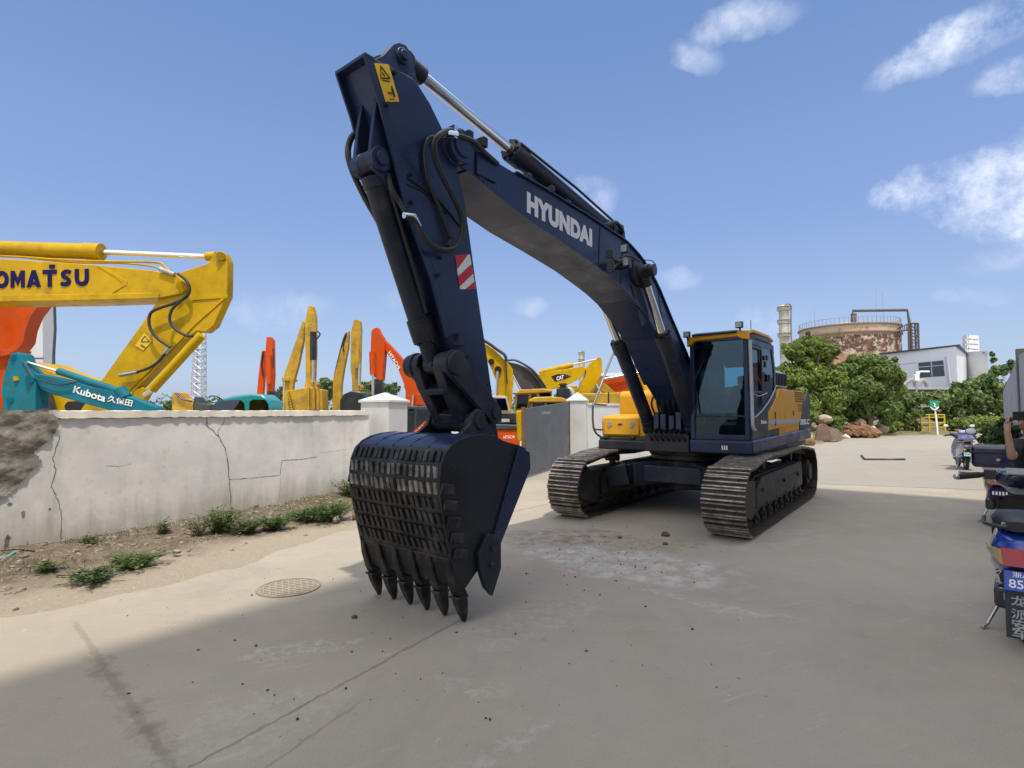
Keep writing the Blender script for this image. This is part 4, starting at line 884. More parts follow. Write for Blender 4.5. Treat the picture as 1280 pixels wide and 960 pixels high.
for lab, (u, v), r in (('pinkish brick lump against the wall foot left of the bucket',(447,650),.13),('pale broken stone on the verge under the wall',(420,655),.10),('grey round stone in the weeds of the verge',(220,697),.06),('pale chip on the verge below the grey round stone',(236,696),.03),('flat pale slab leaning at the foot of the flaked plaster',(312,648),.06)):
    m = MB(); rock(m, (0,0,0), r, random.Random(u)); p = gnd(u,v); o = m.build('stone', mat('brick lump',(.30,.19,.14),.9,var=.3,vs=8) if u == 447 else stone, ang=0, bevel=.004); o.location = p+V(0,0,.08); tag(o, lab, 'stone', 'stones on the verge')
# manhole cover
mc = gnd(361,735); t = thing('manhole_cover', 'round dusty manhole cover set in the road left of the bucket', 'manhole cover', tuple(mc), .4)
mm = mat('dusty cast cover', (.33,.285,.22), .8, var=.2, vs=6, dirt=(.27,.23,.175), damt=.4, ds=5, bump=.2)
m = MB(); m.cyl((0,0,-.01),(0,0,.006),.29,seg=40); 
for k in range(-4,5):
    h = math.sqrt(.27**2-(k*.06)**2)
    m.box((k*.06,0,.009),(.012,2*h,.006)); m.box((0,k*.06,.0095),(2*h,.012,.006))
m.build('cover_plate', mm, t, ang=0); m = MB()
for k in range(40):
    a, b = 2*math.pi*k/40, 2*math.pi*(k+1)/40; m.bar((.30*math.cos(a),.30*math.sin(a),.006),(.30*math.cos(b),.30*math.sin(b),.006),.022,.012)
m.build('cover_rim', mat('cover rim',(.28,.235,.18),.9), t)
# weeds
def leafmat(name, c1, c2, tr=.25, clump=.35):
    m = bpy.data.materials.new(name); m.use_nodes = True; nt = m.node_tree; L = nt.links.new; B = nt.nodes['Principled BSDF']
    g = nd(nt, 'ShaderNodeNewGeometry'); n = nd(nt, 'ShaderNodeTexNoise', i_Scale=clump, i_Detail=3.0); L(g.outputs['Position'], n.inputs['Vector'])
    a = nd(nt, 'ShaderNodeMath', operation='MULTIPLY_ADD'); L(g.outputs['Random Per Island'], a.inputs[0]); a.inputs[1].default_value = .6
    mr = nd(nt, 'ShaderNodeMapRange'); L(n.outputs['Fac'], mr.inputs['Value'])
    for kk, vv in zip(('From Min','From Max','To Min','To Max'), (.35,.65,-.15,.5)): mr.inputs[kk].default_value = vv
    L(mr.outputs[0], a.inputs[2]); a.use_clamp = True
    mx = nd(nt, 'ShaderNodeMix', data_type='RGBA'); L(a.outputs[0], mx.inputs['Factor']); mx.inputs[6].default_value = (*c1,1); mx.inputs[7].default_value = (*c2,1)
    L(mx.outputs[2], B.inputs['Base Color']); B.inputs['Roughness'].default_value = .55; B.inputs['Specular IOR Level'].default_value = .35
    t = nd(nt, 'ShaderNodeBsdfTranslucent'); L(mx.outputs[2], t.inputs[0]); ms_ = nd(nt, 'ShaderNodeMixShader'); ms_.inputs[0].default_value = tr
    L(B.outputs[0], ms_.inputs[1]); L(t.outputs[0], ms_.inputs[2]); L(ms_.outputs[0], nt.nodes['Material Output'].inputs[0]); return m
weedm = leafmat('weed green', (.045,.085,.018), (.13,.19,.045), .3, 6)
weed2 = leafmat('weed grey green', (.06,.09,.035), (.13,.17,.07), .3, 6)
def weed(lab, u, v, r, h, n, mt_, seed, z=.05):
    rr = random.Random(seed); p = gnd(u, v, z); m = MB(); r *= 1.25; h *= 1.3; n = int(n*1.9)
    for k in range(n):
        a = rr.uniform(0,6.28); lean = rr.uniform(.1,1)*r; hh = h*rr.uniform(.5,1); b = V(rr.uniform(-.3,.3)*r, rr.uniform(-.3,.3)*r, -.03); tip = V(b.x+lean*math.cos(a), b.y+lean*math.sin(a), hh)
        for q in range(7):
            t = .25+.75*q/6; c = b.lerp(tip, t)+V(0,0,-.3*hh*t*t*lean/r); a2 = a+rr.uniform(-2,2); s = rr.uniform(.018,.04); d = V(math.cos(a2),math.sin(a2),rr.uniform(-.2,.6)).normalized(); w = d.cross(V(rr.uniform(-.3,.3),rr.uniform(-.3,.3),1)).normalized()
            m.add([c, c+d*s+w*s*.45, c+d*s*2.2, c+d*s-w*s*.45], [(0,1,2,3)])
        m.tube([b, b.lerp(tip,.5)+V(0,0,.02), tip+V(0,0,-.2*hh)], .003, 3, False)
    o = m.build('weed_clump', mt_, ang=0); o.location = p; tag(o, lab, 'weed', 'weeds along the wall foot')
weed('leafy green weed clump at the foot of the long wall crack', 276, 663, .26, .30, 46, weedm, 1)
weed('low grey green weed clump just right of the leafy clump under the crack', 308, 664, .26, .16, 36, weed2, 2)
weed('bright ferny weed clump under the flaked plaster hole', 343, 660, .26, .17, 46, weedm, 3)
weed('broad spreading weed bed nearest the bucket on its left', 412, 648, .42, .24, 80, weedm, 4)
weed('tall weed tuft between the spreading weed bed and the bucket', 437, 622, .30, .34, 50, weedm, 5)
weed('small weed growing low at the wall by the spreading bed', 388, 650, .2, .18, 26, weed2, 6)
weed('low weed patch on the dirt in the middle of the verge', 168, 705, .3, .09, 44, weedm, 7)
weed('flat weed patch at the verge edge left of the middle patch', 118, 722, .3, .08, 40, weed2, 8)
weed('tiny weed sprouting at the wall foot by the left crack', 108, 682, .12, .12, 12, weedm, 9)
weed('thin dry sprout at the wall foot halfway to the big crack', 205, 668, .1, .2, 8, weed2, 10)
m = MB(); rr = random.Random(21)
for k in range(5000):
    s = rr.uniform(-3,7.4); t = rr.uniform(.03,1.0)**1.3*1.5
    if mn.noise(V(s*1.1,t*1.4,2)) < (.02 if s < 3.5 else -.2): continue
    h, w = vh(s,t); p = WA+wd*s+wn_*t; p.z = h; a = rr.uniform(0,6.28); l = rr.uniform(.02,.07); d = V(math.cos(a)*.5,math.sin(a)*.5,1)*l; w_ = V(-math.sin(a),math.cos(a),0)*.004; m.add([p-w_,p+w_,p+d],[(0,1,2)])
kind(m.build('verge_grass', weed2, ang=0), 'stuff')
m = MB(); rr = random.Random(23)
for k in range(2200):
    s = rr.uniform(-4,7.4); t = abs(rr.gauss(.1,.6))+.03
    if t > 1.9 or mn.noise(V(s*1.7,t*1.6,9)) < -.05: continue
    h, w = vh(s,t); p = WA+wd*s+wn_*t; p.z = h; a = rr.uniform(0,6.28); l = rr.uniform(.03,.12); d = V(math.cos(a),math.sin(a),rr.uniform(.1,1.1)).normalized()*l; w_ = V(-math.sin(a),math.cos(a),0)*.003; m.add([p-w_,p+w_,p+d],[(0,1,2)])
kind(m.build('dry_grass', mat('dry straw',(.34,.27,.15),.9,var=.3,vs=9), ang=0), 'stuff')
weed('thin scraggly weed at the wall foot left of the leafy clump', 248, 668, .16, .22, 14, weed2, 31)
weed('low creeping weed at the wall foot between the two right cracks', 372, 648, .22, .10, 26, weedm, 32)
weed('small green sprig on the sandy strip under the left crack', 60, 712, .14, .08, 12, weedm, 33)
# teal hose pieces lying at the left end
m = MB(); m.tube(smooth_path([gnd(-30,700,.08),gnd(5,697,.08),gnd(20,690,.10),gnd(34,689,.08)],5), .02, 8); o = m.build('pipe_scrap', mat('pale teal plastic',(.12,.35,.30),.5), ang=60); tag(o, 'pale teal plastic pipe scrap lying at the left wall foot', 'pipe')
m = MB(); m.tube(smooth_path([gnd(-20,692,.1),gnd(20,687,.12),gnd(60,691,.08),gnd(75,689,.07)],5), .008, 6); o = m.build('wire_scrap', blk, ang=60); tag(o, 'thin dark wire lying at the left wall foot', 'wire')
# bent rod on the far road
m = MB(); m.tube([gnd(1077,570,.02), gnd(1081,574.5,.02), gnd(1131,574.5,.02)], .045, 8); o = m.build('bent_rod', blk, ang=60); tag(o, 'dark bent steel rod lying on the far road', 'rod')
# ================================================================== building and wall on the right (they throw the shade on the road)
dvec = V(.61,.79,0).normalized(); nvec = V(dvec.y,-dvec.x,0)
def TN(t_, n_): return dvec*t_+nvec*n_
conc = mat('rendered facade', (.74,.70,.63), .85, var=.12, vs=.6, dirt=(.24,.23,.21), damt=.3, ds=.5, bump=.1, world=True)
org = TN(-22, 3.2); t = thing('apartment_block', 'tall rendered building beside the parked scooters, outside the right edge', 'building', tuple(org), math.atan2(dvec.y, dvec.x))
BH = 25.0; BL = 30.3
m = MB(); m.bx(0,BL,-14,0,0,BH); wb = m.build('facade', conc, t)
m = MB(); m.bx(-.2,BL+.2,-14.2,.2,BH,BH+.35); m.build('roof_slab', conc, t); m = MB(); m.bx(.2,15.2,-5,-.02,BH+.35,BH+2.5); m.build('roof_house', conc, t)
wg = mat('window glass', (.03,.04,.05), .1, var=.2)
for fl in range(8):
    for k in range(9):
        x = 1.6+k*3.4; m = MB(); m.bx(x,x+1.6,0,.03,1.0+fl*3,2.4+fl*3); w = m.build('window', wg, t, ang=0)
rw = thing('roadside_wall', 'grey rendered wall at the right edge behind the person with the phone', 'wall', tuple(TN(9.55,2.0)), math.atan2(dvec.y, dvec.x))
m = MB(); ll = 22.5; m.prism([(0,0),(ll,0),(ll,2.55),(ll-1,2.75),(ll-6,3.5),(ll-6.5,3.6),(ll-10,3.6),(0,3.6)], -.3, 0); m.build('wall_face', mat('grey wall render',(.30,.31,.34),.85,var=.12,vs=1,dirt=(.2,.2,.2),damt=.3,world=True), rw, bevel=.02)
m = MB(); m.bx(ll-6.9,ll-6.5,-.32,.04,0,3.85); m.build('wall_pier', mat('pier dark',(.10,.10,.11),.8), rw)
# ================================================================== machines beyond the wall
def FP(u, v, Y): p = at(u, v, Y); return (p.x, p.z)
def plate(name, px, Y, depth, m_, par, bevel=.01, ang=35, wmin=None):
    m = MB(); m.prism([FP(u, v, Y) for u, v in px], Y, Y+depth); return m.build(name, m_, par, bevel=bevel, ang=ang)
def T(name, lab, cat, group=None): return thing(name, lab, cat, (0,0,0), 0, group)
def tubeP(name, px, Y, r, m_, par, seg=12, n=0):
    P = [at(u, v, Y if not isinstance(Y, (list,tuple)) else Y[i]) for i, (u, v) in enumerate(px)]
    if n: P = smooth_path(P, n)
    m = MB(); m.tube(P, r, seg); return m.build(name, m_, par, ang=60)
def recenter(t, x=None, y=None):    # put the thing's origin at its base on the ground
    ch = [c for c in t.children]; c = V(x, y, 0)
    t.location = c
    for k in ch: k.location = -c
# --- big yellow excavator boom at the left
Y = 12.0
kx = T('yellow_excavator', 'big glossy yellow excavator boom and arm with dark blue lettering, above the left wall', 'excavator')
plate('boom', [(-330,330),(-120,316),(46,326),(120,331),(190,338),(221,344),(231,352),(233,360),(227,367),(200,372.5),(100,375),(-120,378),(-330,430)], Y, .62, yelK, kx, .015)
o = kx.children[-1]
plate('boom_flange', [(-120,370),(100,367.5),(198,366),(198,372.5),(100,375.5),(-120,378.5)], Y-.03, .68, yelK, o)
plate('boom_rib', [(120,332),(128,334),(150,346),(159,352),(158,356),(138,368),(134,368),(154,355),(145,347)], Y-.012, .02, yelK, o, .004)
a_, b_ = at(-27,360.7,Y-.015), at(113.5,357,Y-.015); c_ = at(-27,339.5,Y-.015)
def strip(path, w):
    P = [Vector((x,y,0)) for x, y in path]; Lf, Rt = [], []
    for i, p in enumerate(P):
        t = (P[min(i+1,len(P)-1)]-P[max(i-1,0)]).normalized(); n_ = V(-t.y*w[1], t.x*w[0]*1.0, 0); n_ = V(-t.y*w[0], t.x*w[1], 0); Lf.append((p+n_).to_tuple()[:2]); Rt.append((p-n_).to_tuple()[:2])
    return Lf+Rt[::-1]
arc_ = lambda cx, cy, rx, ry, a0, a1, n=12: [(cx+rx*math.cos(R(a0+(a1-a0)*k/n)), cy+ry*math.sin(R(a0+(a1-a0)*k/n))) for k in range(n+1)]
GL = {'K': [[(0,0),(.3,0),(.3,.38),(.66,0),(1,0),(.56,.53),(.96,1),(.62,1),(.3,.64),(.3,1),(0,1)]],
 'O': [strip(arc_(.5,.5,.37,.39,90,269.9,14),(.13,.12)), strip(arc_(.5,.5,.37,.39,270.1,449.9,14),(.13,.12))],
 'M': [[(0,0),(.25,0),(.25,.60),(.5,.12),(.75,.60),(.75,0),(1,0),(1,1),(.74,1),(.5,.52),(.26,1),(0,1)]],
 'A': [[(0,0),(.28,0),(.5,.60),(.60,.34),(.44,.34),(.36,.14),(.66,.14),(.72,0),(1,0),(.63,1),(.37,1)]],
 'T': [[(.36,0),(.64,0),(.64,.76),(1,.76),(1,1),(0,1),(0,.76),(.36,.76)],[(.48,1.08),(.86,1.08),(.86,1.30),(.48,1.30)]],
 'S': [strip(arc_(.58,.71,.30,.17,35,180,8)[:-1]+arc_(.58,.71,.30,.20,185,262,6)+arc_(.42,.29,.32,.20,82,5,6)[1:]+arc_(.42,.29,.32,.17,-5,-145,8),(.125,.115))],
 'U': [strip([(.14,1),(.14,.45)]+arc_(.5,.42,.36,.30,185,355,10)+[(.86,.45),(.86,1)],(.14,.12))]}
m = MB(); W_l = b_-a_; H_l = c_-a_; ncol = 7
for i, ch in enumerate('KOMATSU'):
    for pl_ in GL[ch]:
        P2 = [a_+W_l*((i+x*.86)/7)+H_l*y for x, y in pl_]; yy = a_.y
        m.prism([(p.x,p.z) for p in P2], yy-.004, yy+.02)
m.build('boom_lettering', bluel, o, ang=0)
arm_px = [(268,317),(276,313.5),(281,316),(283,321),(285,328),(284,369),(267,407),(257,415),(246,414),(225,429),(164,494),(150,520),(92,525),(127,475),(179,402),(202,368),(214,345),(232,338),(260,329)]
o2 = plate('arm', arm_px, Y+.06, .26, yelK, kx, .015)
m = MB(); q = [at(u,v,Y+.05) for u,v in [(284,369),(244,404),(225,424),(160,488)]]
for a, b in zip(q, q[1:]): m.bar(a, b, .025, .05)
q = [at(u,v,Y+.045) for u,v in [(240,374),(284,371)]]; m.bar(q[0], q[1], .02, .04); m.build('arm_rib', yelK, o2)
tubeP('arm_pin', [(227,358)]*2, (Y-.02,Y-.07), .11, yelK, o2, 20); tubeP('arm_pin', [(276,320)]*2, (Y+.05,Y-.02), .09, yelK, o2, 20)
def ramP(par, p0, p1, p2, Y, rb, rr, mb):
    o = tubeP('cylinder', [p0, p1], Y, rb, mb, par, 20); tubeP('rod', [p1, p2], Y, rr, chrome, o, 14); return o
ramP(kx, (-150,306), (127,315), (262,321), Y+.25, .17, .062, yelK)
tubeP('cylinder_head', [(108,314),(127,315)], Y+.25, .185, yelK, kx, 20); tubeP('rod_eye', [(258,321),(270,320)], Y+.25, .10, yelK, kx)
ramP(kx, (252,419), (190,487), (180,494), Y-.06, .10, .05, yelK)
tubeP('boom_pipe', [(-60,318),(20,321),(80,325),(140,327),(195,328),(206,334),(214,341)], Y+.06, .026, yelK, kx, 8, 5)
tubeP('boom_pipe', [(30,322),(90,328),(150,329),(190,333),(205,340)], Y+.16, .02, yelK, kx, 8, 5)
tubeP('hose', [(222,342),(232,350),(237,361),(233,371),(218,379),(200,385),(188,392),(187,408),(196,422),(207,430),(213,434)], Y-.1, .032, hosem, kx, 10, 6)
tubeP('hose', [(236,356),(236,366),(225,377),(215,387),(212,400),(219,411),(232,419),(243,420)], Y-.12, .03, hosem, kx, 10, 6)
tubeP('hose', [(208,440),(198,452),(186,460),(172,465)], Y-.05, .03, hosem, kx, 10, 5)
tubeP('hose_fitting', [(213,433),(206,441)], Y-.05, .05, steel, kx, 10); tubeP('hose_fitting', [(172,465),(150,469)], Y-.05, .045, steel, kx, 10); tubeP('hose_fitting', [(200,336),(218,343)], Y-.03, .05, steel, kx, 10); tubeP('hose_fitting', [(238,420),(250,423)], Y-.05, .04, steel, kx, 10)
s_ = plate('warning_sticker', [(180,416),(190,426.5),(179,438),(169,432)], Y+.045, .01, stky, o2, 0)
m = MB(); tri = [at(u,v,Y+.04) for u,v in ((181,420),(187,427),(176,427))]
for a, b in zip(tri, tri[1:]+tri[:1]): m.tube([a,b], .007, 5)
m.tube([at(176,431,Y+.04), at(181,434,Y+.04)], .014, 6); m.build('warning_symbol', blk, s_)
tubeP('linkage_pin', [(177,494)]*2, (Y-.03,Y+.6), .15, yelK, kx, 22)
plate('side_link', [(176,484),(190,487),(172,520),(150,525)], Y+.0, .1, yelK, kx)
m = MB(); c = at(-200,500,Y); m.bx(c.x-3,c.x+.5,Y+.6,Y+3.8,.9,2.4); m.bx(c.x-3.5,c.x+2,Y+.5,Y+4,.1,.9); m.build('machine_house', yelK, kx, bevel=.05)
recenter(kx, at(-200,500,Y).x, Y+1)
# --- yellow machine body peeping between
t = T('yellow_loader', 'yellow machine nose with a dark oval window, low behind the teal digger arm', 'loader'); Y = 14
plate('hood', [(40,452),(50,458),(75,468),(100,478),(118,500),(118,640),(38,640),(42,490)], Y, 1.2, yelK, t, .03)
plate('arm', [(42,470),(52,470),(60,492),(68,520),(56,520)], Y-.2, .15, dgrey, t); plate('window', [(80,507),(84,502),(106,501),(106,512),(82,514)], Y-.03, .05, dark, t); recenter(t, at(80,500,Y).x, Y+.6)
# --- orange bucket held high
t = T('orange_excavator', 'orange excavator bucket raised behind the teal digger at the left edge', 'excavator'); Y = 14.5
plate('bucket', [(-60,372),(50,375),(42,386),(32,401),(28,415),(26,426),(21,434),(11,437),(-60,440)], Y, .30, orng, t, .012)
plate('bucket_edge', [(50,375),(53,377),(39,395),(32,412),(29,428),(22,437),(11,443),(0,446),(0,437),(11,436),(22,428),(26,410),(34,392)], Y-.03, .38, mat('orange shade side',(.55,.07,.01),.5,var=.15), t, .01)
plate('arm', [(-60,430),(20,437),(8,455),(2,520),(-60,520)], Y+.2, .5, orng, t); plate('stick', [(-14,500),(8,480),(12,640),(-14,640)], Y+.3, .5, orng, t); recenter(t, at(0,500,Y).x, Y+.6)
# --- pale far building at the left
t = T('pale_shed', 'pale grey tall shed panel behind the orange bucket', 'building'); Y = 32
plate('wall', [(18,477),(26,430),(46,376),(53,378),(54,477),(54,532),(18,532)], Y, .9, mat('pale cladding',(.50,.50,.53),.7,var=.08,vs=.5), t, 0); plate('seam', [(24,447.5),(54,447),(54,448.3),(24,448.8)], Y-.02, .02, dgrey, t, 0)
tubeP('corner_pipe', [(68,376),(69,412),(67,445),(67,530)], Y-.2, .07, dgrey, t, 6); recenter(t, at(50,500,Y).x, Y+1)
# --- teal mini excavator
t = T('teal_mini_excavator', 'small teal excavator arm with white lettering poking over the left wall', 'excavator'); Y = 10.2
plate('arm_bracket', [(14,441.5),(22,440.5),(26,444),(29,456),(38,465),(43,474),(45,480),(44,515),(44,540),(3,540),(3,500),(1,490),(4,470),(10,452)], Y, .3, teal, t, .012)
o = plate('arm', [(30,470),(37,466),(52,468),(75,473),(110,482),(150,491),(195,509),(200,520),(150,516),(100,503),(62,492),(42,482)], Y+.06, .22, teal, t, .012)
tubeP('arm_pin', [(37,474)]*2, (Y-.05,Y+.35), .07, teal, t, 20); tubeP('bracket_pin', [(17,447)]*2, (Y-.03,Y+.33), .05, teal, t, 16)
tubeP('bracket_pin', [(12,500)]*2, (Y-.04,Y+.33), .05, teal, t, 16); tubeP('bracket_slot', [(20,471),(21,476)], Y-.004, .045, yelK, t, 12)
ramP(t, (155,491), (73,464), (27,451), Y+.12, .065, .028, teal)
tubeP('cylinder_foot', [(150,486),(158,497)], Y+.12, .1, teal, t, 14)
tubeP('hose', [(28,453),(40,470),(60,478),(75,481),(95,478)], Y, .015, hosem, t, 8, 5)
a_, b_, c_ = at(91,490.5,Y+.05), at(131,502.5,Y+.05), at(93.5,482,Y+.05); decal('arm_lettering', 'Kubota', white, a_, b_, c_, o, off=.02)
a_, b_, c_ = at(134,502,Y+.05), at(164.5,508.5,Y+.05), at(136,493.5,Y+.05)
decal('arm_lettering', '久保田', white, a_, b_, c_, o, off=.01)
m = MB(); c = at(20,520,Y); m.bx(c.x-.8,c.x+.9,Y+.4,Y+2,.1,1.3); m.build('machine_house', teal, t, bevel=.05); recenter(t, c.x, Y+.5)
# --- lattice mast
t = T('lattice_mast', 'thin grey steel lattice mast far behind the yellow arm', 'mast'); Y = 95
c = at(248,500,Y); top_z = at(248,412,Y).z; m = MB(); w0 = 1.25
for k in range(4):
    a = math.pi/4+k*math.pi/2; m.tube([(c.x+w0*1.05*math.cos(a),Y+w0*math.sin(a),0),(c.x+w0*.75*math.cos(a),Y+w0*.75*math.sin(a),top_z)], .09, 5)
nseg = 14
for k in range(nseg):
    z0, z1 = top_z*k/nseg, top_z*(k+1)/nseg; r0 = w0*(1.05-.3*k/nseg); r1 = w0*(1.05-.3*(k+1)/nseg)
    for j in range(4):
        a, b = math.pi/4+j*math.pi/2, math.pi/4+(j+1)*math.pi/2
        m.tube([(c.x+r0*math.cos(a),Y+r0*math.sin(a),z0),(c.x+r1*math.cos(b),Y+r1*math.sin(b),z1)], .05, 4); m.tube([(c.x+r0*math.cos(b),Y+r0*math.sin(b),z0),(c.x+r1*math.cos(a),Y+r1*math.sin(a),z1)], .05, 4)
        m.tube([(c.x+r1*math.cos(a),Y+r1*math.sin(a),z1),(c.x+r1*math.cos(b),Y+r1*math.sin(b),z1)], .06, 4)
m.build('mast_frame', mat('galvanised steel',(.42,.43,.45),.5,.5), t, ang=0); recenter(t, c.x, Y)
# --- teal cab
t = T('teal_truck_cab', 'turquoise vehicle cab roof and windows just above the wall', 'truck'); Y = 15.5
c0, c1 = at(263,500,Y), at(338,500,Y); zt = at(300,492,Y).z; L_ = c1.x-c0.x
m = MB(); pr = [(c0.x,0),(c0.x-.05,1.2),(c0.x+.04,1.85),(c0.x+.22,2.14),(c0.x+.6,zt-.06),(c0.x+1.1,zt),(c1.x-.25,zt-.02),(c1.x-.05,zt-.18),(c1.x,1.9),(c1.x+.02,0)]
m.prism(pr, Y, Y+.9); m.build('cab', mat('turquoise paint',(.01,.26,.29),.3,var=.08,coat=.4), t, bevel=.06)
for px in ([(267,506),(272,501),(300,499.5),(305,504),(306,516),(266,516)],[(311,516),(312,502),(316,499.5),(331,499.5),(335,505),(336,516)]): plate('window', px, Y-.015, .03, glassd, t, 0)
m = MB(); m.tube(smooth_path([at(262,497,Y-.1),at(264,495,Y-.2),at(272,496,Y-.2),at(278,500,Y)],4), .018, 6); m.build('mirror_arm', blk, t); recenter(t, (c0.x+c1.x)/2, Y+.8)
t = T('small_yellow_machine', 'small yellow machine part between the lattice mast and the yellow arm', 'loader'); Y = 26
plate('bucket', [(215,494),(218,490),(221,491),(223,498),(232,501),(242,504),(243,530),(215,530)], Y, 1, yelP, t); tubeP('lever', [(220,492),(228,499),(240,502)], Y-.1, .05, blk, t, 6); plate('frame', [(241,504),(243,496),(246,504),(262,506),(262,530),(241,530)], Y, .8, dgrey, t); recenter(t, at(230,500,Y).x, Y)
# --- upright machines
def upright(lab, Y, arm_px_, boom_px_, m_, extras=(), side=.5):
    t = T('parked_excavator', lab, 'excavator', 'excavators parked in the yard')
    plate('arm', arm_px_, Y, .3, m_, t, .02); b = plate('boom', boom_px_, Y+.35, side*.6, m_, t, .02)
    return t
t = upright('orange red excavator with folded upright arm, farthest left of the yard row', 26, [(333,421),(338,421),(341,426),(341.5,470),(340,492),(340,530),(334,530),(333,492),(331.5,440)], [(327,438),(330,438),(330,470),(328,495),(326,530),(320,530),(321,490),(323,468)], orng, side=.4)
tubeP('cylinder', [(337,444),(337,480)], 25.9, .09, orng, t); tubeP('hose', [(341,436),(342,450),(341,460)], 25.8, .03, hosem, t, 6, 4); tubeP('hose', [(329,440),(327,455),(329,470)], 26.3, .04, hosem, t, 6, 4); plate('linkage', [(334,489),(343,489),(345,530),(334,530)], 25.8, .5, blk, t); recenter(t, at(335,500,26).x, 26.5)
t = upright('yellow excavator with tall folded arm and toothed bucket, between two others', 23, [(385,383),(388,381),(391,383),(394,396),(394,440),(392.5,475),(397,480),(396,486),(380,486),(382,474),(381,401)], [(378,401),(381,403),(379,425),(373,455),(366,480),(364,530),(353,530),(353,476)], yelP, side=.4)
tubeP('cylinder', [(391.5,415),(391.5,450)], 22.85, .13, blk, t, 14); tubeP('rod', [(391.5,450),(391.5,478)], 22.85, .05, chrome, t); tubeP('hose', [(397,414),(400,418),(396,424)], 22.9, .03, hosem, t, 6, 4)
tubeP('boom_pipe', [(380,404),(366,440),(356,470)], 23.4, .04, yelP, t, 6); plate('boom_foot', [(352,472),(360,472),(361,476),(352,476)], 23.2, 1, yelP, t); tubeP('rod', [(356,477),(356,512)], 23.4, .06, chrome, t)
bo = plate('bucket', [(372,486),(386,484),(402,487),(403,512),(400,530),(362,530),(358,489)], 22.2, .8, yelP, t, .03)
for k in range(7): plate('tooth', [(357.5+k*.9,490+k*3.4),(361+k*.9,489+k*3.4),(360+k*.9,492.4+k*3.4)], 22.1, .1, yelP, bo, 0)
for u in (384,391,396): plate('bucket_rib', [(u,484),(u+2,484),(u+2.5,512),(u,512)], 22.05, .15, yelP, bo, .005)
recenter(t, at(385,500,23).x, 23.6)
t = upright('yellow excavator with folded arm and black bucket, next to the white pillar', 23.5, [(442,400),(447,398.5),(450,401),(451,412),(450,450),(449,480),(453,484),(451,489),(440,489),(440,475),(438,460),(438.5,415)], [(433,414),(436,416),(435,435),(430,460),(427,480),(425,530),(415,530),(416,474)], yelP, side=.4)
tubeP('cylinder', [(447,425),(446.5,460)], 23.4, .09, yelP, t); tubeP('rod', [(449,455),(449,482)], 23.4, .045, chrome, t)
tubeP('hose', [(437,415),(431,420),(424,445),(418,470)], 23.9, .035, hosem, t, 6, 4); tubeP('hose', [(433,416),(429,430),(430,440)], 23.8, .03, hosem, t, 6, 4)
plate('bucket', [(425,500),(429,493),(438,489),(454,491),(457,500),(456,530),(424,530)], 22.8, .9, blk, t, .03); recenter(t, at(440,500,23.5).x, 24)
# --- orange excavator with lettering
t = T('orange_excavator', 'orange excavator with bent boom and white lettering, between the white pillar and the bucket', 'excavator'); Y = 19
plate('arm', [(464,414),(467,410),(472,409),(474,414),(480,424),(481,440),(478,475),(474,476),(469,472),(467,470),(463,470),(463,437)], Y, .4, orng, t, .02)
b = plate('boom', [(472,411),(477,421),(489,433),(500,445),(516,464),(524,487),(537,499),(540,530),(506,530),(507,490),(505,480),(498,462),(480,436),(474,425)], Y+.05, .5, orng, t, .02)
a_, b_, c_ = at(485,441.5,Y+.03), at(497.5,462,Y+.03), at(488,438.5,Y+.03); decal('boom_lettering', 'HITACHI', white, a_, b_, c_, b, off=.01)
tubeP('cylinder', [(465,440),(466,468)], Y-.05, .1, orng, t); tubeP('rod', [(466,468),(466.5,494)], Y-.05, .05, chrome, t); plate('link', [(469,473),(476,475),(478,490),(473,500),(468,494)], Y, .4, blk, t)
tubeP('boom_pipe', [(478,424),(492,440),(506,455),(517,466)], Y+.1, .03, hosem, t, 6, 4); tubeP('rod', [(517,494),(516,510)], Y-.05, .05, chrome, t)
plate('pipe_block', [(522,492),(534,496),(537,508),(520,506)], Y-.1, .2, orng, t)
cb = plate('cab', [(505,507),(540,508),(545,560),(540,600),(502,600),(502,555)], Y-.9, 1.3, mat('cab dark grey',(.04,.05,.07),.4), t, .03)
plate('window', [(508,511),(518,511),(517,545),(505,548)], Y-.93, .02, glassd, cb, 0); plate('window', [(521,512),(540,512),(542,545),(520,546)], Y-.93, .02, glassd, cb, 0)
recenter(t, at(510,500,Y).x, Y+.3)
t = T('orange_boom', 'short orange boom end with white lettering directly above the bucket', 'excavator boom'); Y = 16
b = plate('boom', [(510,548),(512,543),(541,518),(546,520),(546,532),(535,543),(530,552),(520,560),(508,560)], Y, .4, orng, t, .015)
a_, b_, c_ = at(516,547.5,Y-.01), at(530,534.5,Y-.01), at(514.5,544,Y-.01); decal('boom_lettering', 'HITACHI', white, a_, b_, c_, b, off=.01)
plate('stand', [(500,556),(530,556),(530,600),(500,600)], Y+.05, .3, orng, t); recenter(t, at(525,500,Y).x, Y)
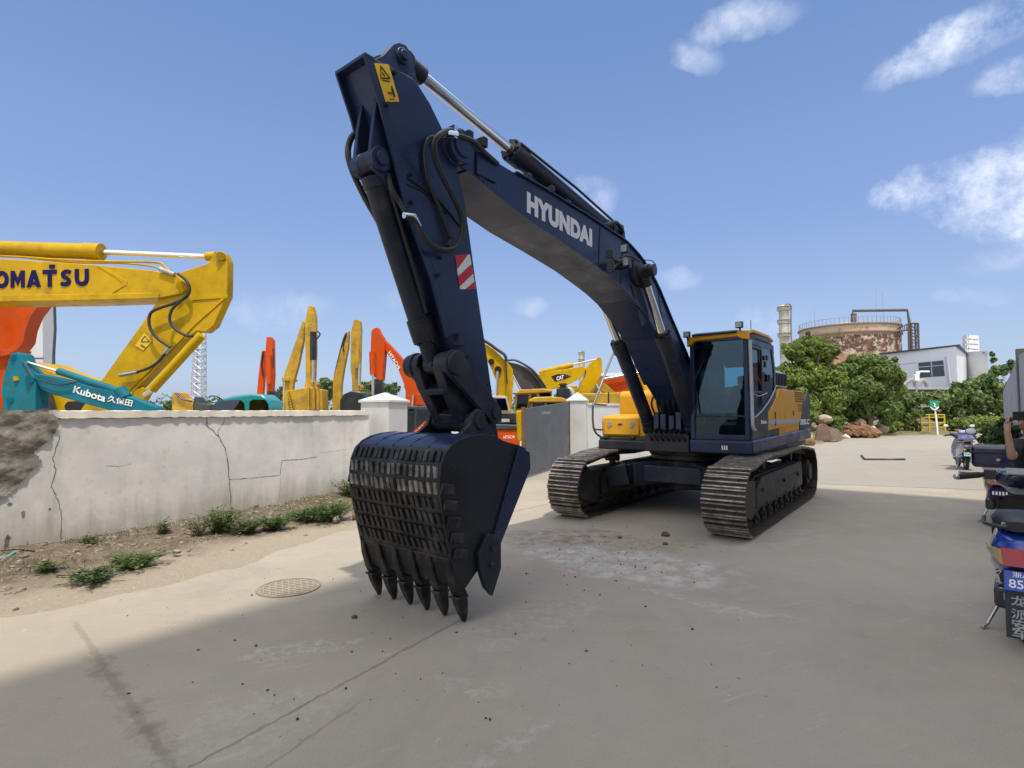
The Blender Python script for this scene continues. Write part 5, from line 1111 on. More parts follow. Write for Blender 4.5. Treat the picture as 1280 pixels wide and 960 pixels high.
# --- things right of the arm
t = T('orange_counterweight_excavator', 'excavator rear with dark hood, orange counterweight and white lettering, right of the navy arm', 'excavator'); Y = 19.5
b = plate('counterweight', [(618,536),(649,536),(650,560),(649,566),(610,566),(610,536)], Y, 1.8, orng, t, .05); a_, b_, c_ = at(629.5,548.5,Y-.01), at(643,548,Y-.01), at(629.5,544.5,Y-.01); decal('rear_lettering', 'HITACHI', white, a_, b_, c_, b, off=.01)
plate('rear_panel', [(612,530),(646,531),(648,537),(612,537)], Y-.05, 1.7, dgrey, t, .03); h_ = plate('hood', [(612,516),(647,516),(648,530),(612,530)], Y+.05, 1.7, blk, t, .03); plate('hood_lettering', [(627,523.5),(637,523.5),(637,527.5),(627,527.5)], Y+.04, .01, offw, h_, 0)
c_ = plate('cab', [(614,494.5),(633,495),(638,515),(614,515)], Y+.2, 1, mat('pale cab frame',(.45,.45,.42),.5), t, .02); plate('window', [(616,497.5),(632,498),(635.5,512.5),(616,512.5)], Y+.18, .02, glassd, c_, 0); plate('undercarriage', [(610,566),(648,566),(648,590),(610,590)], Y+.2, 1.4, blk, t); recenter(t, at(630,500,Y).x, Y+.8)
t = T('yellow_excavator', 'yellow excavator with arched boom rising right behind the navy arm', 'excavator'); Y = 22
b = plate('boom', [(596,424),(609,431),(619,438),(630,449),(638,457),(641,462),(642,478),(640,495),(639,520),(632,530),(620,530),(620,492),(621,478),(615,463),(609,450),(590,436)], Y, .6, yelK, t, .02)
for u,v,r in ((614,452,.12),(622.5,462,.14)): tubeP('boom_pin', [(u,v)]*2, (Y-.1,Y), r, blk, t, 16)
tubeP('rod', [(622,464),(621,492)], Y-.1, .05, chrome, t); tubeP('hose', [(602,424),(612,430),(620,436),(631,444),(633,452)], Y-.1, .06, hosem, t, 8, 4); tubeP('hose', [(622,437),(629,443),(632,452),(634,480)], Y-.15, .03, hosem, t, 6, 4); tubeP('boom_pipe', [(633,455),(634,500)], Y-.05, .04, yelK, t, 6)
plate('machine_house', [(645,514),(656,512),(657,550),(647,552)], 18.2, .8, yelK, t, .04); plate('machine_house', [(600,530),(648,520),(648,575),(600,575)], Y+.3, 2, yelK, t, .04); recenter(t, at(630,500,Y).x, Y+.6)
t = T('dark_boom', 'dark grey excavator boom with hoses sloping down behind the yellow cabs', 'excavator boom'); Y = 24
b = plate('boom', [(634,452),(648,455),(660,460),(668,466),(684,486),(684,530),(656,530),(650,486),(641,470)], Y, .6, mat('weathered dark paint',(.055,.055,.06),.6,var=.2), t, .02)
tubeP('hose', [(633,451),(643,450),(656,456),(668,465),(682,484)], Y-.1, .05, hosem, t, 6, 4); tubeP('hose', [(655,460),(668,470),(678,486)], Y-.12, .04, hosem, t, 6, 4); tubeP('rod', [(641,469),(651,488)], Y-.1, .05, chrome, t); recenter(t, at(660,500,Y).x, Y)
def cabt(lab, px_roof, px_body, wins, Y, d):
    t = T('yellow_cab', lab, 'excavator cab', 'yellow cab roofs behind the gate'); plate('roof', px_roof, Y-.1, d+.2, yelP, t, .04); b = plate('cab', px_body, Y, d, mat('cab yellow frame',(.35,.22,.03),.5), t, .02)
    for w in wins: plate('window', w, Y-.02, .02, glassd, b, 0)
    recenter(t, at(px_roof[0][0],500,Y).x, Y+.5)
cabt('taller yellow cab roof with dark windows above the gate leaf', [(643,491),(650,487),(680,485.5),(690,487),(691,490),(645,493)], [(645,492),(690,490),(692,545),(641,545)], ([(647,494),(661,493),(659,509),(645,511)],[(664,493),(670,492),(672,502),(664,503)],[(674,491.5),(688,491),(689,500),(675,500)]), 21.5, 1.3)
cabt('lower yellow cab roof nearest the white pillar cap', [(661,500),(668,496.5),(690,495.5),(703,497),(710,500),(708,503),(662,503)], [(664,503),(708,503),(709,545),(664,545)], ([(666,504),(680,504),(680,509),(666,509)],[(684,504),(695,504),(695,509),(684,509)],[(698,504),(706,504),(706,509),(698,509)]), 20.6, 1.1)
t = T('yellow_excavator', 'yellow excavator boom with black triangle badge and white letters above the gate', 'excavator'); Y = 27
b = plate('boom', [(672,468),(690,463.5),(712,460.5),(728,457.5),(733,461),(728,471),(716,478),(700,484),(686,487),(680,482)], Y, .6, yelK, t, .02)
sw = plate('badge', [(689,470.5),(696,467.8),(706,467.5),(714,470.5),(706,474),(699,475.5),(694,477)], Y-.015, .01, blk, b, 0)
a_, b_, c_ = at(695.5,475.8,Y-.03), at(704.5,473.7,Y-.03), at(695.8,470.7,Y-.03); decal('boom_lettering', 'CAT', white, a_, b_, c_, sw, off=.03)
plate('arm', [(745,449),(748,446.5),(751,447),(752.5,450),(753,464),(747,478),(737,492),(735,530),(722,530),(722,490),(726,480),(732,470),(733,460),(738,454)], Y+.1, .5, yelK, t, .02)
ramP(t, (674,466), (716,456), (747,449), Y+.2, .13, .05, yelK)
plate('second_boom', [(748,474),(760,482),(770,492),(766,498),(752,488),(742,490)], Y+1, .5, yelP, t); plate('machine_house', [(700,482),(722,482),(722,560),(700,560)], Y+1.4, 2, yelK, t, .04); tubeP('rod', [(745,480),(751,493)], Y+.3, .06, chrome, t); recenter(t, at(710,500,Y).x, Y+.8)
t = T('yellow_excavator', 'faded yellow machine hood with vent, right of the gate pillar behind the white wall', 'excavator'); Y = 25
b = plate('hood', [(722,492),(758,491),(760,491),(785,490),(785,560),(722,560)], Y, 1.6, yelP, t, .04); plate('vent', [(733,495),(742,495),(742,501),(733,501)], Y-.02, .02, mat('vent shade',(.30,.20,.04),.7), b, 0); plate('seam', [(760,490),(761.5,490),(761.5,504),(760,504)], Y-.02, .02, dark, b, 0); recenter(t, at(750,500,Y).x, Y+.6)
t = T('air_cleaner', 'black drum shaped air cleaner with round cap above the yellow cab roofs', 'air cleaner'); Y = 21
m = MB(); c = at(704,500,Y+.4); z = lambda v: at(704,v,Y).z
m.cyl((c.x,Y+.4,z(498)),(c.x,Y+.4,z(486)),.26,seg=20); m.cyl((c.x,Y+.4,z(486)),(c.x,Y+.4,z(484)),.26,.12,seg=20); m.cyl((c.x,Y+.4,z(484)),(c.x,Y+.4,z(478.5)),.12,seg=16); m.cyl((c.x,Y+.4,z(481)),(c.x,Y+.4,z(479.5)),.17,seg=20); m.build('drum', blk, t)
m = MB(); m.cyl((c.x,Y+.4,0),(c.x,Y+.4,z(498)),.1,seg=10); m.build('stand', dgrey, t); tubeP('pipe', [(709,486),(714,489),(716,496)], Y+.6, .11, offw, t, 10, 4); recenter(t, c.x, Y+.4)
t = T('orange_excavator', 'orange excavator body and boom behind the yellow tank, under the white roof line', 'excavator'); Y = 29
plate('boom', [(752,475),(765,470),(785,467),(800,463),(815,466),(820,480),(815,500),(760,500),(756,486)], Y, 1, orng, t, .03); plate('body', [(760,498),(815,498),(815,560),(760,560)], Y+.2, 2, orng, t, .05); tubeP('rod', [(754,474),(800,466)], Y-.2, .08, chrome, t); recenter(t, at(785,500,Y).x, Y+.6)
t = T('yellow_excavator', 'golden yellow excavator boom showing between the navy rams and the cab', 'excavator'); Y = 26
plate('boom', [(800,470),(812,463),(822,466),(836,480),(842,496),(838,530),(812,530),(806,490)], Y, .6, yel, t, .03); recenter(t, at(820,500,Y).x, Y+.3)
t = T('warehouse', 'far warehouse with long pale roof behind the yard machines', 'building'); Y = 60
plate('roof', [(752,466.5),(880,462),(880,470),(752,470)], Y, 14, mat('pale roof sheet',(.60,.62,.64),.6,var=.06), t, 0); plate('wall', [(752,470),(880,470),(880,530),(752,530)], Y+.1, 13.5, mat('shed wall',(.28,.20,.17),.8), t, 0); recenter(t, at(800,500,Y).x, Y+6)
# --- refinery columns
def column(lab, u, v0, w, Y, nr):
    t = T('process_column', lab, 'tower', 'tall process columns of the far plant'); c = at(u,500,Y); zt = at(u,v0,Y).z; r = w/F*Y/2
    m = MB(); m.cyl((c.x,Y,0),(c.x,Y,zt-.3*r),r,seg=22); m.ball((c.x,Y,zt-.3*r),(r,r,r*.6)); m.build('shell', mat('weathered column',(.46,.44,.40),.6,.2,var=.25,vs=.6,dirt=(.30,.24,.17),damt=.4,ds=.5), t)
    for k in range(nr):
        z = zt-r*(.9+k*2.9); m = MB(); m.cyl((c.x,Y,z),(c.x,Y,z+.12*r),r*1.35,seg=22)
        for j in range(12):
            a = j*math.pi/6; m.tube([(c.x+r*1.33*math.cos(a),Y+r*1.33*math.sin(a),z),(c.x+r*1.33*math.cos(a),Y+r*1.33*math.sin(a),z+r*.8)], .05*r, 4)
        m.cyl((c.x,Y,z+r*.76),(c.x,Y,z+r*.82),r*1.36,seg=22); m.build('platform', mat('column platform',(.40,.36,.26),.7,var=.2), t)
    m = MB(); m.tube(smooth_path([(c.x-r*.2,Y-r,zt),(c.x+r*.6,Y-r,zt+r*.4),(c.x+r*1.2,Y-r,zt-r*.4),(c.x+r*1.15,Y-r*.8,zt-r*4),(c.x+r*1.15,Y-r*.8,0)],4), r*.16, 8); m.build('riser_pipe', mat('pipe brown',(.22,.18,.15),.7), t); recenter(t, c.x, Y)
column('banded grey process column just right of the cab roof', 982.5, 383, 11.5, 100, 3)
column('small far process column above the yellow badge boom', 727, 440, 6, 110, 2)
# --- rusty storage tank
t = T('storage_tank', 'rusty white storage tank with flaking rust bands rising behind the trees', 'tank'); Y = 88
r_ = 55/F*Y; c = at(1063,500,Y); zt = at(1058,402.5,Y-r_).z; zs = at(1058,409,Y-r_).z
tm = bpy.data.materials.new('rusty tank'); tm.use_nodes = True; nt = tm.node_tree; L = nt.links.new; B = nt.nodes['Principled BSDF']; pos = nd(nt,'ShaderNodeNewGeometry').outputs['Position']
sp3 = nd(nt,'ShaderNodeSeparateXYZ'); L(pos, sp3.inputs[0]); zz = sp3.outputs[2]
stv = vm('MULTIPLY', pos, (1,1,.25)).outputs[0]
c1 = mixc(rng(noise(.5,8,.7,vec=stv), .4,.6,0,1), (.40,.12,.045), (.48,.24,.12)); c1 = mixc(rng(noise(1.2,9,.75,vec=stv), .5,.62,0,.8), c1, (.50,.42,.33))
band = mt('MULTIPLY', rng(zz, zt-5.2, zt-4.2, 0, 1), rng(zz, zt-1.9, zt-1.2, 1, 0)); c2 = mixc(ms(rng(noise(1.1,10,.8), .44,.5,0,1), band), mixc(band, c1, (.50,.46,.38)), (.10,.045,.03))
c3 = mixc(rng(zz, zt-1.6, zt-1.3, 0, 1), c2, (.44,.36,.26)); c3 = mixc(ms(rng(noise(.9,9,.8), .53,.6,0,1), .7), c3, (.24,.12,.07)); L(c3, B.inputs['Base Color']); B.inputs['Roughness'].default_value = .8
m = MB(); m.cyl((c.x,Y,0),(c.x,Y,zt),r_,seg=72); m.build('shell', tm, t)
m = MB(); m.cyl((c.x,Y,zt),(c.x,Y,zt+.9),r_*.99,r_*.2,seg=72); m.build('roof', mat('tank roof',(.40,.36,.28),.8,var=.3,vs=.5), t)
for zz_ in (zt-1.3, zt-.1, zt-7.5): 
    m = MB()
    for k in range(72):
        a, b = k*2*math.pi/72, (k+1)*2*math.pi/72; m.bar((c.x+(r_+.1)*math.cos(a),Y+(r_+.1)*math.sin(a),zz_),(c.x+(r_+.1)*math.cos(b),Y+(r_+.1)*math.sin(b),zz_),.25,.18)
    m.build('stiffener_ring', mat('ring rust',(.25,.17,.12),.8,var=.3), t)
m = MB()
for k in range(72):
    a, b = k*2*math.pi/72, (k+1)*2*math.pi/72; p, q = V(c.x+r_*math.cos(a),Y+r_*math.sin(a),zt), V(c.x+r_*math.cos(b),Y+r_*math.sin(b),zt); m.tube([p,p+V(0,0,.9)], .035, 4); m.tube([p+V(0,0,.9),q+V(0,0,.9)], .03, 4)
m.build('railing', mat('rail rust',(.30,.24,.18),.8), t)
m = MB(); a_ = [at(1066,408,Y-4), at(1066,388.5,Y-4), at(1134,387.5,Y-6), at(1137,404,Y-6), at(1142,470,Y-6)]; m.tube(a_, .22, 8); m.tube([at(1067,392,Y-4), at(1067,406,Y-4)], .4, 8); m.build('top_pipe', mat('pipe dark',(.10,.085,.08),.7), t)
recenter(t, c.x, Y)
t = T('pipe_tower', 'dark steel stair and pipe frame at the right side of the rusty tank', 'steel frame'); Y = 80; m = MB()
for u in (1135.5,1139,1144,1147.5): m.tube([at(u,404,Y+ (0 if u<1140 else 1)), at(u+2,475,Y+(0 if u<1140 else 1))], .14, 6)
for v in (405,413,421,429,437): m.tube([at(1135.5,v,Y), at(1148,v-1,Y+1)], .09, 5); m.tube([at(1135.5,v,Y), at(1148,v+8,Y+1)], .07, 5)
m.tube([at(1122,411,Y+2), at(1128,408,Y), at(1137,404,Y), at(1146,404,Y)], .1, 6); m.tube([at(1122,415,Y+2), at(1136,412,Y)], .1, 6)
for k in range(6): m.tube([at(1123+k*2.4,410.5-k*1.1,Y), at(1125+k*2.2,414.5-k*.3,Y)], .06, 4)
m.build('frame', mat('frame dark',(.09,.07,.07),.7), t, ang=0); recenter(t, at(1140,500,Y).x, Y)
for k, (u, v0, lab) in enumerate(((1094.5,362,'taller left one of two thin masts above the rusty tank'),(1103,366,'right one of two thin masts above the rusty tank'),(1018,385,'thin mast above the left end of the rusty tank'))):
    p0, p1 = at(u+1.5,410,86+k), at(u,v0,86+k); m = MB(); m.tube([V(p1.x,p1.y,0)-V(p1.x,p1.y,0), V(0,0,p1.z)], [.07,.03], 6); o = m.build('thin_mast', steel, ang=60); o.location = (p1.x,p1.y,0); tag(o, lab, 'mast', 'thin masts over the plant')
# --- white plant building
wbm = mat('white building paint', (.66,.68,.72), .7, var=.05, vs=.4, dirt=(.45,.47,.50), damt=.2, ds=.3, world=True)
A = at(1100,441,62); Bc = at(1195,433,54); Cc = at(1208,443,62); t = T('plant_building', 'white flat roofed plant building with one dark window, above the ivy bank', 'building')
zt = Bc.z; A.z = Bc.z = Cc.z = 0
def slab(P, z0, z1, m_, name, par):
    m = MB(); n = len(P); P = [Vector((p.x,p.y,0)) for p in P]; ar = sum(P[i].x*P[(i+1)%n].y-P[(i+1)%n].x*P[i].y for i in range(n))
    if ar < 0: P = P[::-1]
    m.add([p+V(0,0,z0) for p in P]+[p+V(0,0,z1) for p in P], [tuple(range(n))[::-1], tuple(range(n,2*n))]+[(i,(i+1)%n,(i+1)%n+n,i+n) for i in range(n)]); return m.build(name, m_, par, ang=0)
D = A+(Cc-Bc)
ob = slab([A,Bc,Cc,D], 3.2, zt, wbm, 'walls', t); slab([A-V(.3,.3,0),Bc+V(.1,-.35,0),Cc+V(.3,.2,0),D], zt, zt+.16, dgrey, 'roof_edge', t)
fd = (Bc-A); flen = fd.length; fd /= flen; fn_ = V(fd.y,-fd.x,0)
def fpt(u, v):
    d = ray(u,v); tt_ = A.dot(fn_)/(d.x*fn_.x+d.y*fn_.y); p = d*tt_; return (p-A).dot(fd), p.z+CH
def fbox(name, px, m_, par, out0=0, out1=.05):
    P = [fpt(u,v) for u,v in px]; m = MB(); vs = [A+fd*s+fn_*out0+V(0,0,z) for s,z in P]+[A+fd*s+fn_*out1+V(0,0,z) for s,z in P]; n = len(P)
    m.add(vs, [tuple(range(n)),tuple(range(n,2*n))[::-1]]+[(i,(i+1)%n,(i+1)%n+n,i+n) for i in range(n)]); return m.build(name, m_, par, ang=0, fix=True)
w_ = fbox('window', [(1148,453.5),(1179,450.5),(1181,470),(1150,472)], mat('plant window',(.05,.07,.09),.15,var=.1), ob, .0, .04)
fbox('window_bar', [(1164,452),(1165.2,452),(1166.4,471),(1165.2,471)], offw, w_, .04, .08); fbox('window_bar', [(1148.3,458.5),(1179.3,456),(1179.4,457),(1148.4,459.6)], offw, w_, .04, .08)
fbox('downpipe', [(1183.5,446),(1186.5,446),(1191,483),(1188,483)], offw, ob, .02, .3); fbox('wall_band', [(1116,456),(1146,453),(1146,453.8),(1116,456.8)], offw, ob, .0, .03)
m = MB(); m.cyl(Bc+V(0,0,0),Bc+V(0,0,.1),.1); tubeP('bent_pipe', [(1128,482),(1136,476),(1143,476),(1146,486)], 52, .22, mat('grey pipe',(.25,.25,.25),.6), t, 10, 5); tubeP('bent_pipe', [(1146,486),(1150,477),(1157,477),(1161,487)], 52, .22, mat('grey pipe',(.25,.25,.25),.6), t, 10, 5)
recenter(t, Bc.x, Bc.y+3)
t = T('retaining_wall', 'grey concrete ledge wall under the white plant building, overgrown with ivy', 'wall'); a, b = at(1085,490,49), at(1218,485,51)
slab([V(a.x,49,0),V(b.x,51,0),V(b.x,54,0),V(a.x,56,0)], 0, at(1150,487,50).z, mat('retaining concrete',(.33,.32,.29),.85,var=.2,vs=.5), 'wall_face', t); slab([V(a.x,48.6,0),V(b.x+.4,50.6,0),V(b.x+.4,54,0),V(a.x,56,0)], at(1150,487,50).z, at(1150,484,50).z, offw, 'ledge', t); recenter(t, b.x, 52)
t = T('annex_building', 'second white plant building with slanted parapet, right of the white flat one', 'building')
a, b = at(1206,443,66), at(1234,438,58); e = at(1244,470,70)
m = MB(); P = [V(a.x,66,0),V(b.x,58,0),V(b.x+2.2,66,0),V(a.x+3,74,0)]; zs_ = [at(1206,446,66).z, at(1234,438.5,58).z, at(1240,441,66).z, at(1206,446,66).z]
m.add(P+[p+V(0,0,z) for p, z in zip(P, zs_)], [(3,2,1,0),(4,5,6,7),(0,1,5,4),(1,2,6,5),(2,3,7,6),(3,0,4,7)]); m.build('walls', mat('annex white',(.70,.70,.72),.7,var=.05,dirt=(.5,.48,.47),damt=.2,ds=.3), t, ang=0)
m = MB(); a2 = at(1208,446,65.8); b2 = at(1233,440.5,57.9); m.bar(a2, b2, .25, .15); m.build('parapet_edge', steel, t); recenter(t, b.x, 62)
t = T('white_frame_tower', 'small white open lattice box frame on the roof line of the plant', 'steel frame'); Y = 90; m = MB()
for u in (1204.5,1210,1217.5,1222):
    m.tube([at(u,422,Y), at(u+1,460,Y)], .2, 5)
for v in (422,428,434,440): m.bar(at(1204.5,v,Y), at(1210,v-.8,Y-2), .3, .6); m.bar(at(1210,v-.8,Y-2), at(1222,v,Y), .3, .6)
for v in (425,431,437): m.tube([at(1204,v+3,Y), at(1210,v-3,Y)], .12, 4)
for v in (424,430,436): m.add([at(1211,v,Y-1),at(1216.5,v,Y-1),at(1216.5,v+2.2,Y-1),at(1211,v+2.2,Y-1)],[(0,1,2,3)])
m.build('frame', mat('white steel',(.72,.73,.75),.5), t, ang=0); recenter(t, at(1213,500,Y).x, Y)
# --- barricade, sign, camera pole
yf = mat('barricade yellow', (.50,.36,.02), .6, var=.2, dirt=(.2,.15,.05), damt=.3)
t = T('yellow_barricade', 'yellow steel barricade fence across the far end of the road', 'barricade'); Y = 43; x0, x1 = at(1133,540,Y).x, at(1181,540,Y).x; zt = at(1150,518.5,Y).z
m = MB()
for z in (.12,.5,.85,1.25,zt): m.tube([(x0,Y,z),(x1,Y,z)], .05, 6)
m.build('rails', yf, t, ang=60)
for k in range(6): m = MB(); x = x0+(x1-x0)*k/5; m.bar((x,Y,0),(x,Y,zt+.05),.09,.09); m.build('upright', yf, t)
m = MB(); m.bx(x0-.3,x1+.3,Y-.3,Y+.3,0,.12); m.build('base', mat('barricade base',(.16,.14,.12),.9), t); recenter(t, (x0+x1)/2, Y)
t = T('brick_pier', 'low red brick pier at the left end of the yellow barricade', 'pier'); m = MB(); c = at(1132,541,43); m.bx(c.x-.3,c.x+.1,43,43.5,0,1.7); m.build('pier', mat('brick red',(.25,.10,.07),.9,var=.3,vs=4), t, bevel=.02); recenter(t, c.x, 43.2)
t = T('green_road_sign', 'green shield sign with white mark on a white pole before the barricade', 'sign'); Y = 41; c = at(1170,541,Y)
m = MB(); m.tube([(c.x+.12,Y,0),(c.x,Y,at(1168,513,Y).z)], .055, 8); m.build('pole', white, t)
gpx = [(1162,502),(1164,500.5),(1172,500.5),(1174,502),(1174,508.5),(1171.5,512),(1168,513.3),(1164,512),(1162,508.5)]
s_ = plate('sign_board', gpx, Y-.1, .05, mat('sign green',(.01,.22,.15),.45), t, 0)
m = MB(); q = [at(u,v,Y-.11) for u,v in [(1163,508.7),(1165,511),(1168,512.3),(1171.2,511),(1173.2,508.7)]]; m.tube(q, .04, 5); m.build('sign_border', white, s_)
m = MB(); q = [at(u,v,Y-.12) for u,v in [(1167,504),(1169,506),(1167.6,507.5),(1170,509.5)]]; m.tube(q, .04, 5); m.build('sign_mark', white, s_); recenter(t, c.x, Y)
t = T('camera_pole', 'pale pole with surveillance camera in front of the white plant building', 'camera pole'); Y = 44; c = at(1150,541,Y); m = MB(); m.tube([(c.x,Y,0),(c.x-.2,Y,at(1147,466,Y).z)], .07, 8); m.build('pole', steel, t)
m = MB(); m.box(at(1155,464.5,Y),(.75,.25,.12)); m.ball(at(1147,467,Y),.16); m.build('camera', white, t, bevel=.03); m = MB(); m.box(at(1145,472,Y),(.35,.3,.5)); m.build('control_box', white, t, bevel=.03); recenter(t, c.x, Y)
# --- scrap on the far verge
rust = mat('rusty scrap', (.22,.12,.06), .9, var=.5, vs=4, dirt=(.10,.06,.04), damt=.5, ds=3, bump=.6, bs=10)
brn = mat('old bucket brown', (.17,.115,.085), .7, .2, var=.25, vs=3, dirt=(.25,.19,.14), damt=.4, bump=.2)
t = T('old_bucket', 'brown weathered excavator bucket lying on the far verge behind the counterweight', 'bucket'); Y = 32
plate('shell', [(1020,551.5),(1021,540),(1023,532),(1028,529.5),(1034,531),(1042,551.5)], Y, .15, brn, t, .02); m = MB(); P = [at(u,v,y) for u,v,y in ((1042,552,Y-.2),(1053.5,550,Y+1.2),(1053,541,Y+1.4),(1046,535.5,Y+1.2),(1036,534,Y+.3))]
m.add(P+[p+V(-.1,.12,0) for p in P], [(0,1,2,3,4),(9,8,7,6,5)]+[(i,i+5,(i+1)%5+5,(i+1)%5) for i in range(5)]); m.build('side', brn, t, ang=0, fix=True); plate('back', [(1023,551.5),(1024,534),(1036,533),(1052,541),(1052,550)], Y+1.2, .1, brn, t, .02); recenter(t, at(1035,550,Y).x, Y)
t = T('rusty_track_heap', 'heap of rusty track chain and scrap on the far verge', 'scrap heap'); Y = 37; rr = random.Random(4)
for j in range(3):
    m = MB(); base_u = [(1048,1062),(1052,1092),(1056,1086)][j]
    for k in range(30):
        f_ = k/29; u = 1049+43*f_; v = 545-(3.0+7.5*math.sin(math.pi*min(1,f_*1.02)))*(j+.6)/2.4-rr.uniform(0,1.2); p = at(u,v,Y+rr.uniform(-.5,.5)+j*.6); m.box(p,(.42,.5,.16),Matrix.Rotation(rr.uniform(-.9,.9),3,'Y')@Matrix.Rotation(rr.uniform(-.6,.6),3,'Z'))
    m.build('track_chain', rust, t, ang=0)
m = MB()
for k in range(8): rock(m, (at(1050+5.2*k,541,Y+1)-V(0,0,0)), .75, rr)
m.build('scrap_core', rust, t, ang=0); recenter(t, at(1070,545,Y).x, Y)
for k, (u, v, r, Yy, mm_, lab) in enumerate(((1029,524,.62,37,mat('pale boulder',(.38,.31,.24),.9,var=.3,bump=.4),'large pale boulder behind the brown bucket'),(1012,533,.5,37,stone,'grey boulder left of the large pale boulder'),(1058,547,.24,36,mat('white stone',(.6,.58,.55),.9),'small white stone between brown bucket and rusty heap'),(1006,547,.45,31,mat('tan rubble',(.36,.26,.17),.9,var=.4),'tan rubble lump beside the brown bucket'),(1010,553,.32,29,rust,'dark holed rubble lump below the tan lump'),(1088,536,.38,40,mat('white stone',(.6,.58,.55),.9),'pale rubble block behind the rusty heap'),(1100,537,.5,41,mat('tan rubble',(.36,.26,.17),.9),'tan rubble block right of the rusty heap'),(1073,529,.55,40,mat('tan rubble',(.36,.26,.17),.9),'tan rubble lump on top behind the rusty heap'))):
    m = MB(); bigrock(m, (0,0,0), r, random.Random(k+40)); o = m.build('boulder', mm_, ang=32); p = at(u,v,Yy); o.location = (p.x,Yy,max(r*.45,p.z)); tag(o, lab, 'boulder', 'boulders on the far verge')
wood = mat('weathered planks', (.45,.33,.24), .85, var=.3, vs=3)
for k, (p, q, Yy, lab) in enumerate((((968,556),(996,549),26,'upper weathered plank on the verge behind the near track'),((972,561),(1000,551),25,'lower weathered plank on the verge behind the near track'),((940,563),(962,556),25,'short plank end just above the near track'))):
    a, b = at(*p,Yy), at(*q,Yy+1.5); m = MB(); a.z = max(a.z,.1); b.z = max(b.z,.15); m.bar(a,b,.32,.09); o = m.build('plank', wood, bevel=.01); tag(o, lab, 'plank', 'planks on the far verge')
for k, (u, v, r, Yy, lab) in enumerate(((925,562,.55,24,'pinkish broken concrete block above the near track'),(905,568,.45,22.5,'left pinkish concrete lump between the tracks and the skirt'),(950,561,.4,25,'small pinkish lump right of the pinkish broken block'),(985,562,.3,26,'tan clod on the verge below the planks'))):
    m = MB(); bigrock(m, (0,0,0), r, random.Random(k+70)); o = m.build('concrete_lump', mat('pinkish concrete',(.40,.29,.23),.9,var=.3,bump=.3), ang=32); p = gnd(u,v); o.location = (at(u,v,Yy).x,Yy,r*.3); tag(o, lab, 'concrete lump', 'lumps on the far verge')
# far verge ground
m = MB(); fv = [(840,566),(905,572),(960,566),(1000,560),(1018,556),(1040,552),(1060,548),(1095,546),(1130,544.2),(1185,543.5),(1262,541.5),(1330,541)]
P = [gnd(u,v) for u,v in fv]; Q = [p*1.0 for p in P]; vs = []
sub = []
for a, b in zip(P, P[1:]):
    for k in range(6): sub.append(a.lerp(b,k/6)+V(0,random.uniform(-.15,.15),0))
sub.append(P[-1]); rowsn = 16
for p in sub:
    for k in range(rowsn+1):
        y = p.y+22*(k/rowsn)**1.5; x = p.x*(1+0*(k)); vs.append((x+ .35*(y-p.y), y, .006+.0*k+ (.9*min(1,(y-p.y)/5)*(.3+abs(mn.noise(V(x*.5,y*.5,0))))) if k else -.01))
n = rowsn+1; m.add(vs, [(i*n+k,(i+1)*n+k,(i+1)*n+k+1,i*n+k+1) for i in range(len(sub)-1) for k in range(rowsn)])
kind(m.build('overgrown_bank', mat('bank soil',(.17,.14,.08),.95,var=.4,vs=1.2,dirt=(.08,.11,.03),damt=.5,ds=.8,bump=.6,bs=5,world=True), ang=180, fix=True))
# ================================================================== trees and bushes
def leaves(m, clumps, n, size, seed, squash=.8):
    rr = random.Random(seed); tw = sum(r**2 for _, r in clumps); vs = []; fs = []
    for c, r in clumps:
        for k in range(int(n*r**2/tw)):
            z = rr.uniform(-1,1); a = rr.uniform(0,6.283); q = math.sqrt(1-z*z); rad = r*(rr.random()**.45)*rr.uniform(.8,1.12)
            d = V(q*math.cos(a), q*math.sin(a), z); p = c+V(d.x*rad, d.y*rad, d.z*rad*squash); s = size*rr.uniform(.6,1.3)
            nn = (d+V(rr.uniform(-1,1),rr.uniform(-1,1),rr.uniform(-.4,1))*.8).normalized(); t = nn.orthogonal().normalized(); t.rotate(Matrix.Rotation(rr.uniform(0,6.28),3,nn)); w = nn.cross(t)
            i = len(vs); vs += [p-t*s, p+w*s*.5-nn*s*.12, p+t*s, p-w*s*.5-nn*s*.12]; fs.append((i,i+1,i+2,i+3))
    m.add(vs, fs)
def tree(name, lab, cat, Y, px, n, size, lm, seed, group=None, trunk=True, depth=1.0):
    rr = random.Random(seed); cl = []
    for (u, v, r) in px:
        R_ = r/F*Y; c = at(u,v,Y+rr.uniform(-.5,.5)*R_*depth)
        cl.append((c, R_*.85))
        for k in range(9):
            d = V(rr.gauss(0,1),rr.gauss(0,1),rr.gauss(0,1)).normalized()*R_*.72; cl.append((c+d*rr.uniform(.9,1.25), R_*rr.uniform(.16,.40)))
    bx_ = sum(c.x for c, _ in cl)/len(cl); t = thing(name, lab, cat, (bx_,Y,0), 0, group)
    cl = [(c-V(bx_,Y,0), r) for c, r in cl]; m = MB(); leaves(m, cl, n, size, seed); m.build('crown', lm, t, ang=0)
    if trunk:
        m = MB(); tz = max(c.z for c, _ in cl); m.tube(smooth_path([(0,0,-.2),(.1,.05,tz*.25),(-.05,0,tz*.5),(.1,0,tz*.8)],4), [.22*(1-.7*i/12) for i in range(13)], 8)
        for k in range(0, len(cl), 3): c, r = cl[k]; b = V(0,0,tz*rr.uniform(.15,.4)); m.tube([b, b.lerp(c,.5)+V(0,0,.2), c], [.10,.07,.03], 6)
        m.build('trunk', mat('bark',(.10,.075,.055),.9,var=.3,vs=5), t, ang=60)
lA = leafmat('tree leaves light', (.07,.125,.018), (.27,.34,.075), .38, .55); lB = leafmat('tree leaves dark', (.05,.10,.022), (.19,.27,.065), .35, .5)
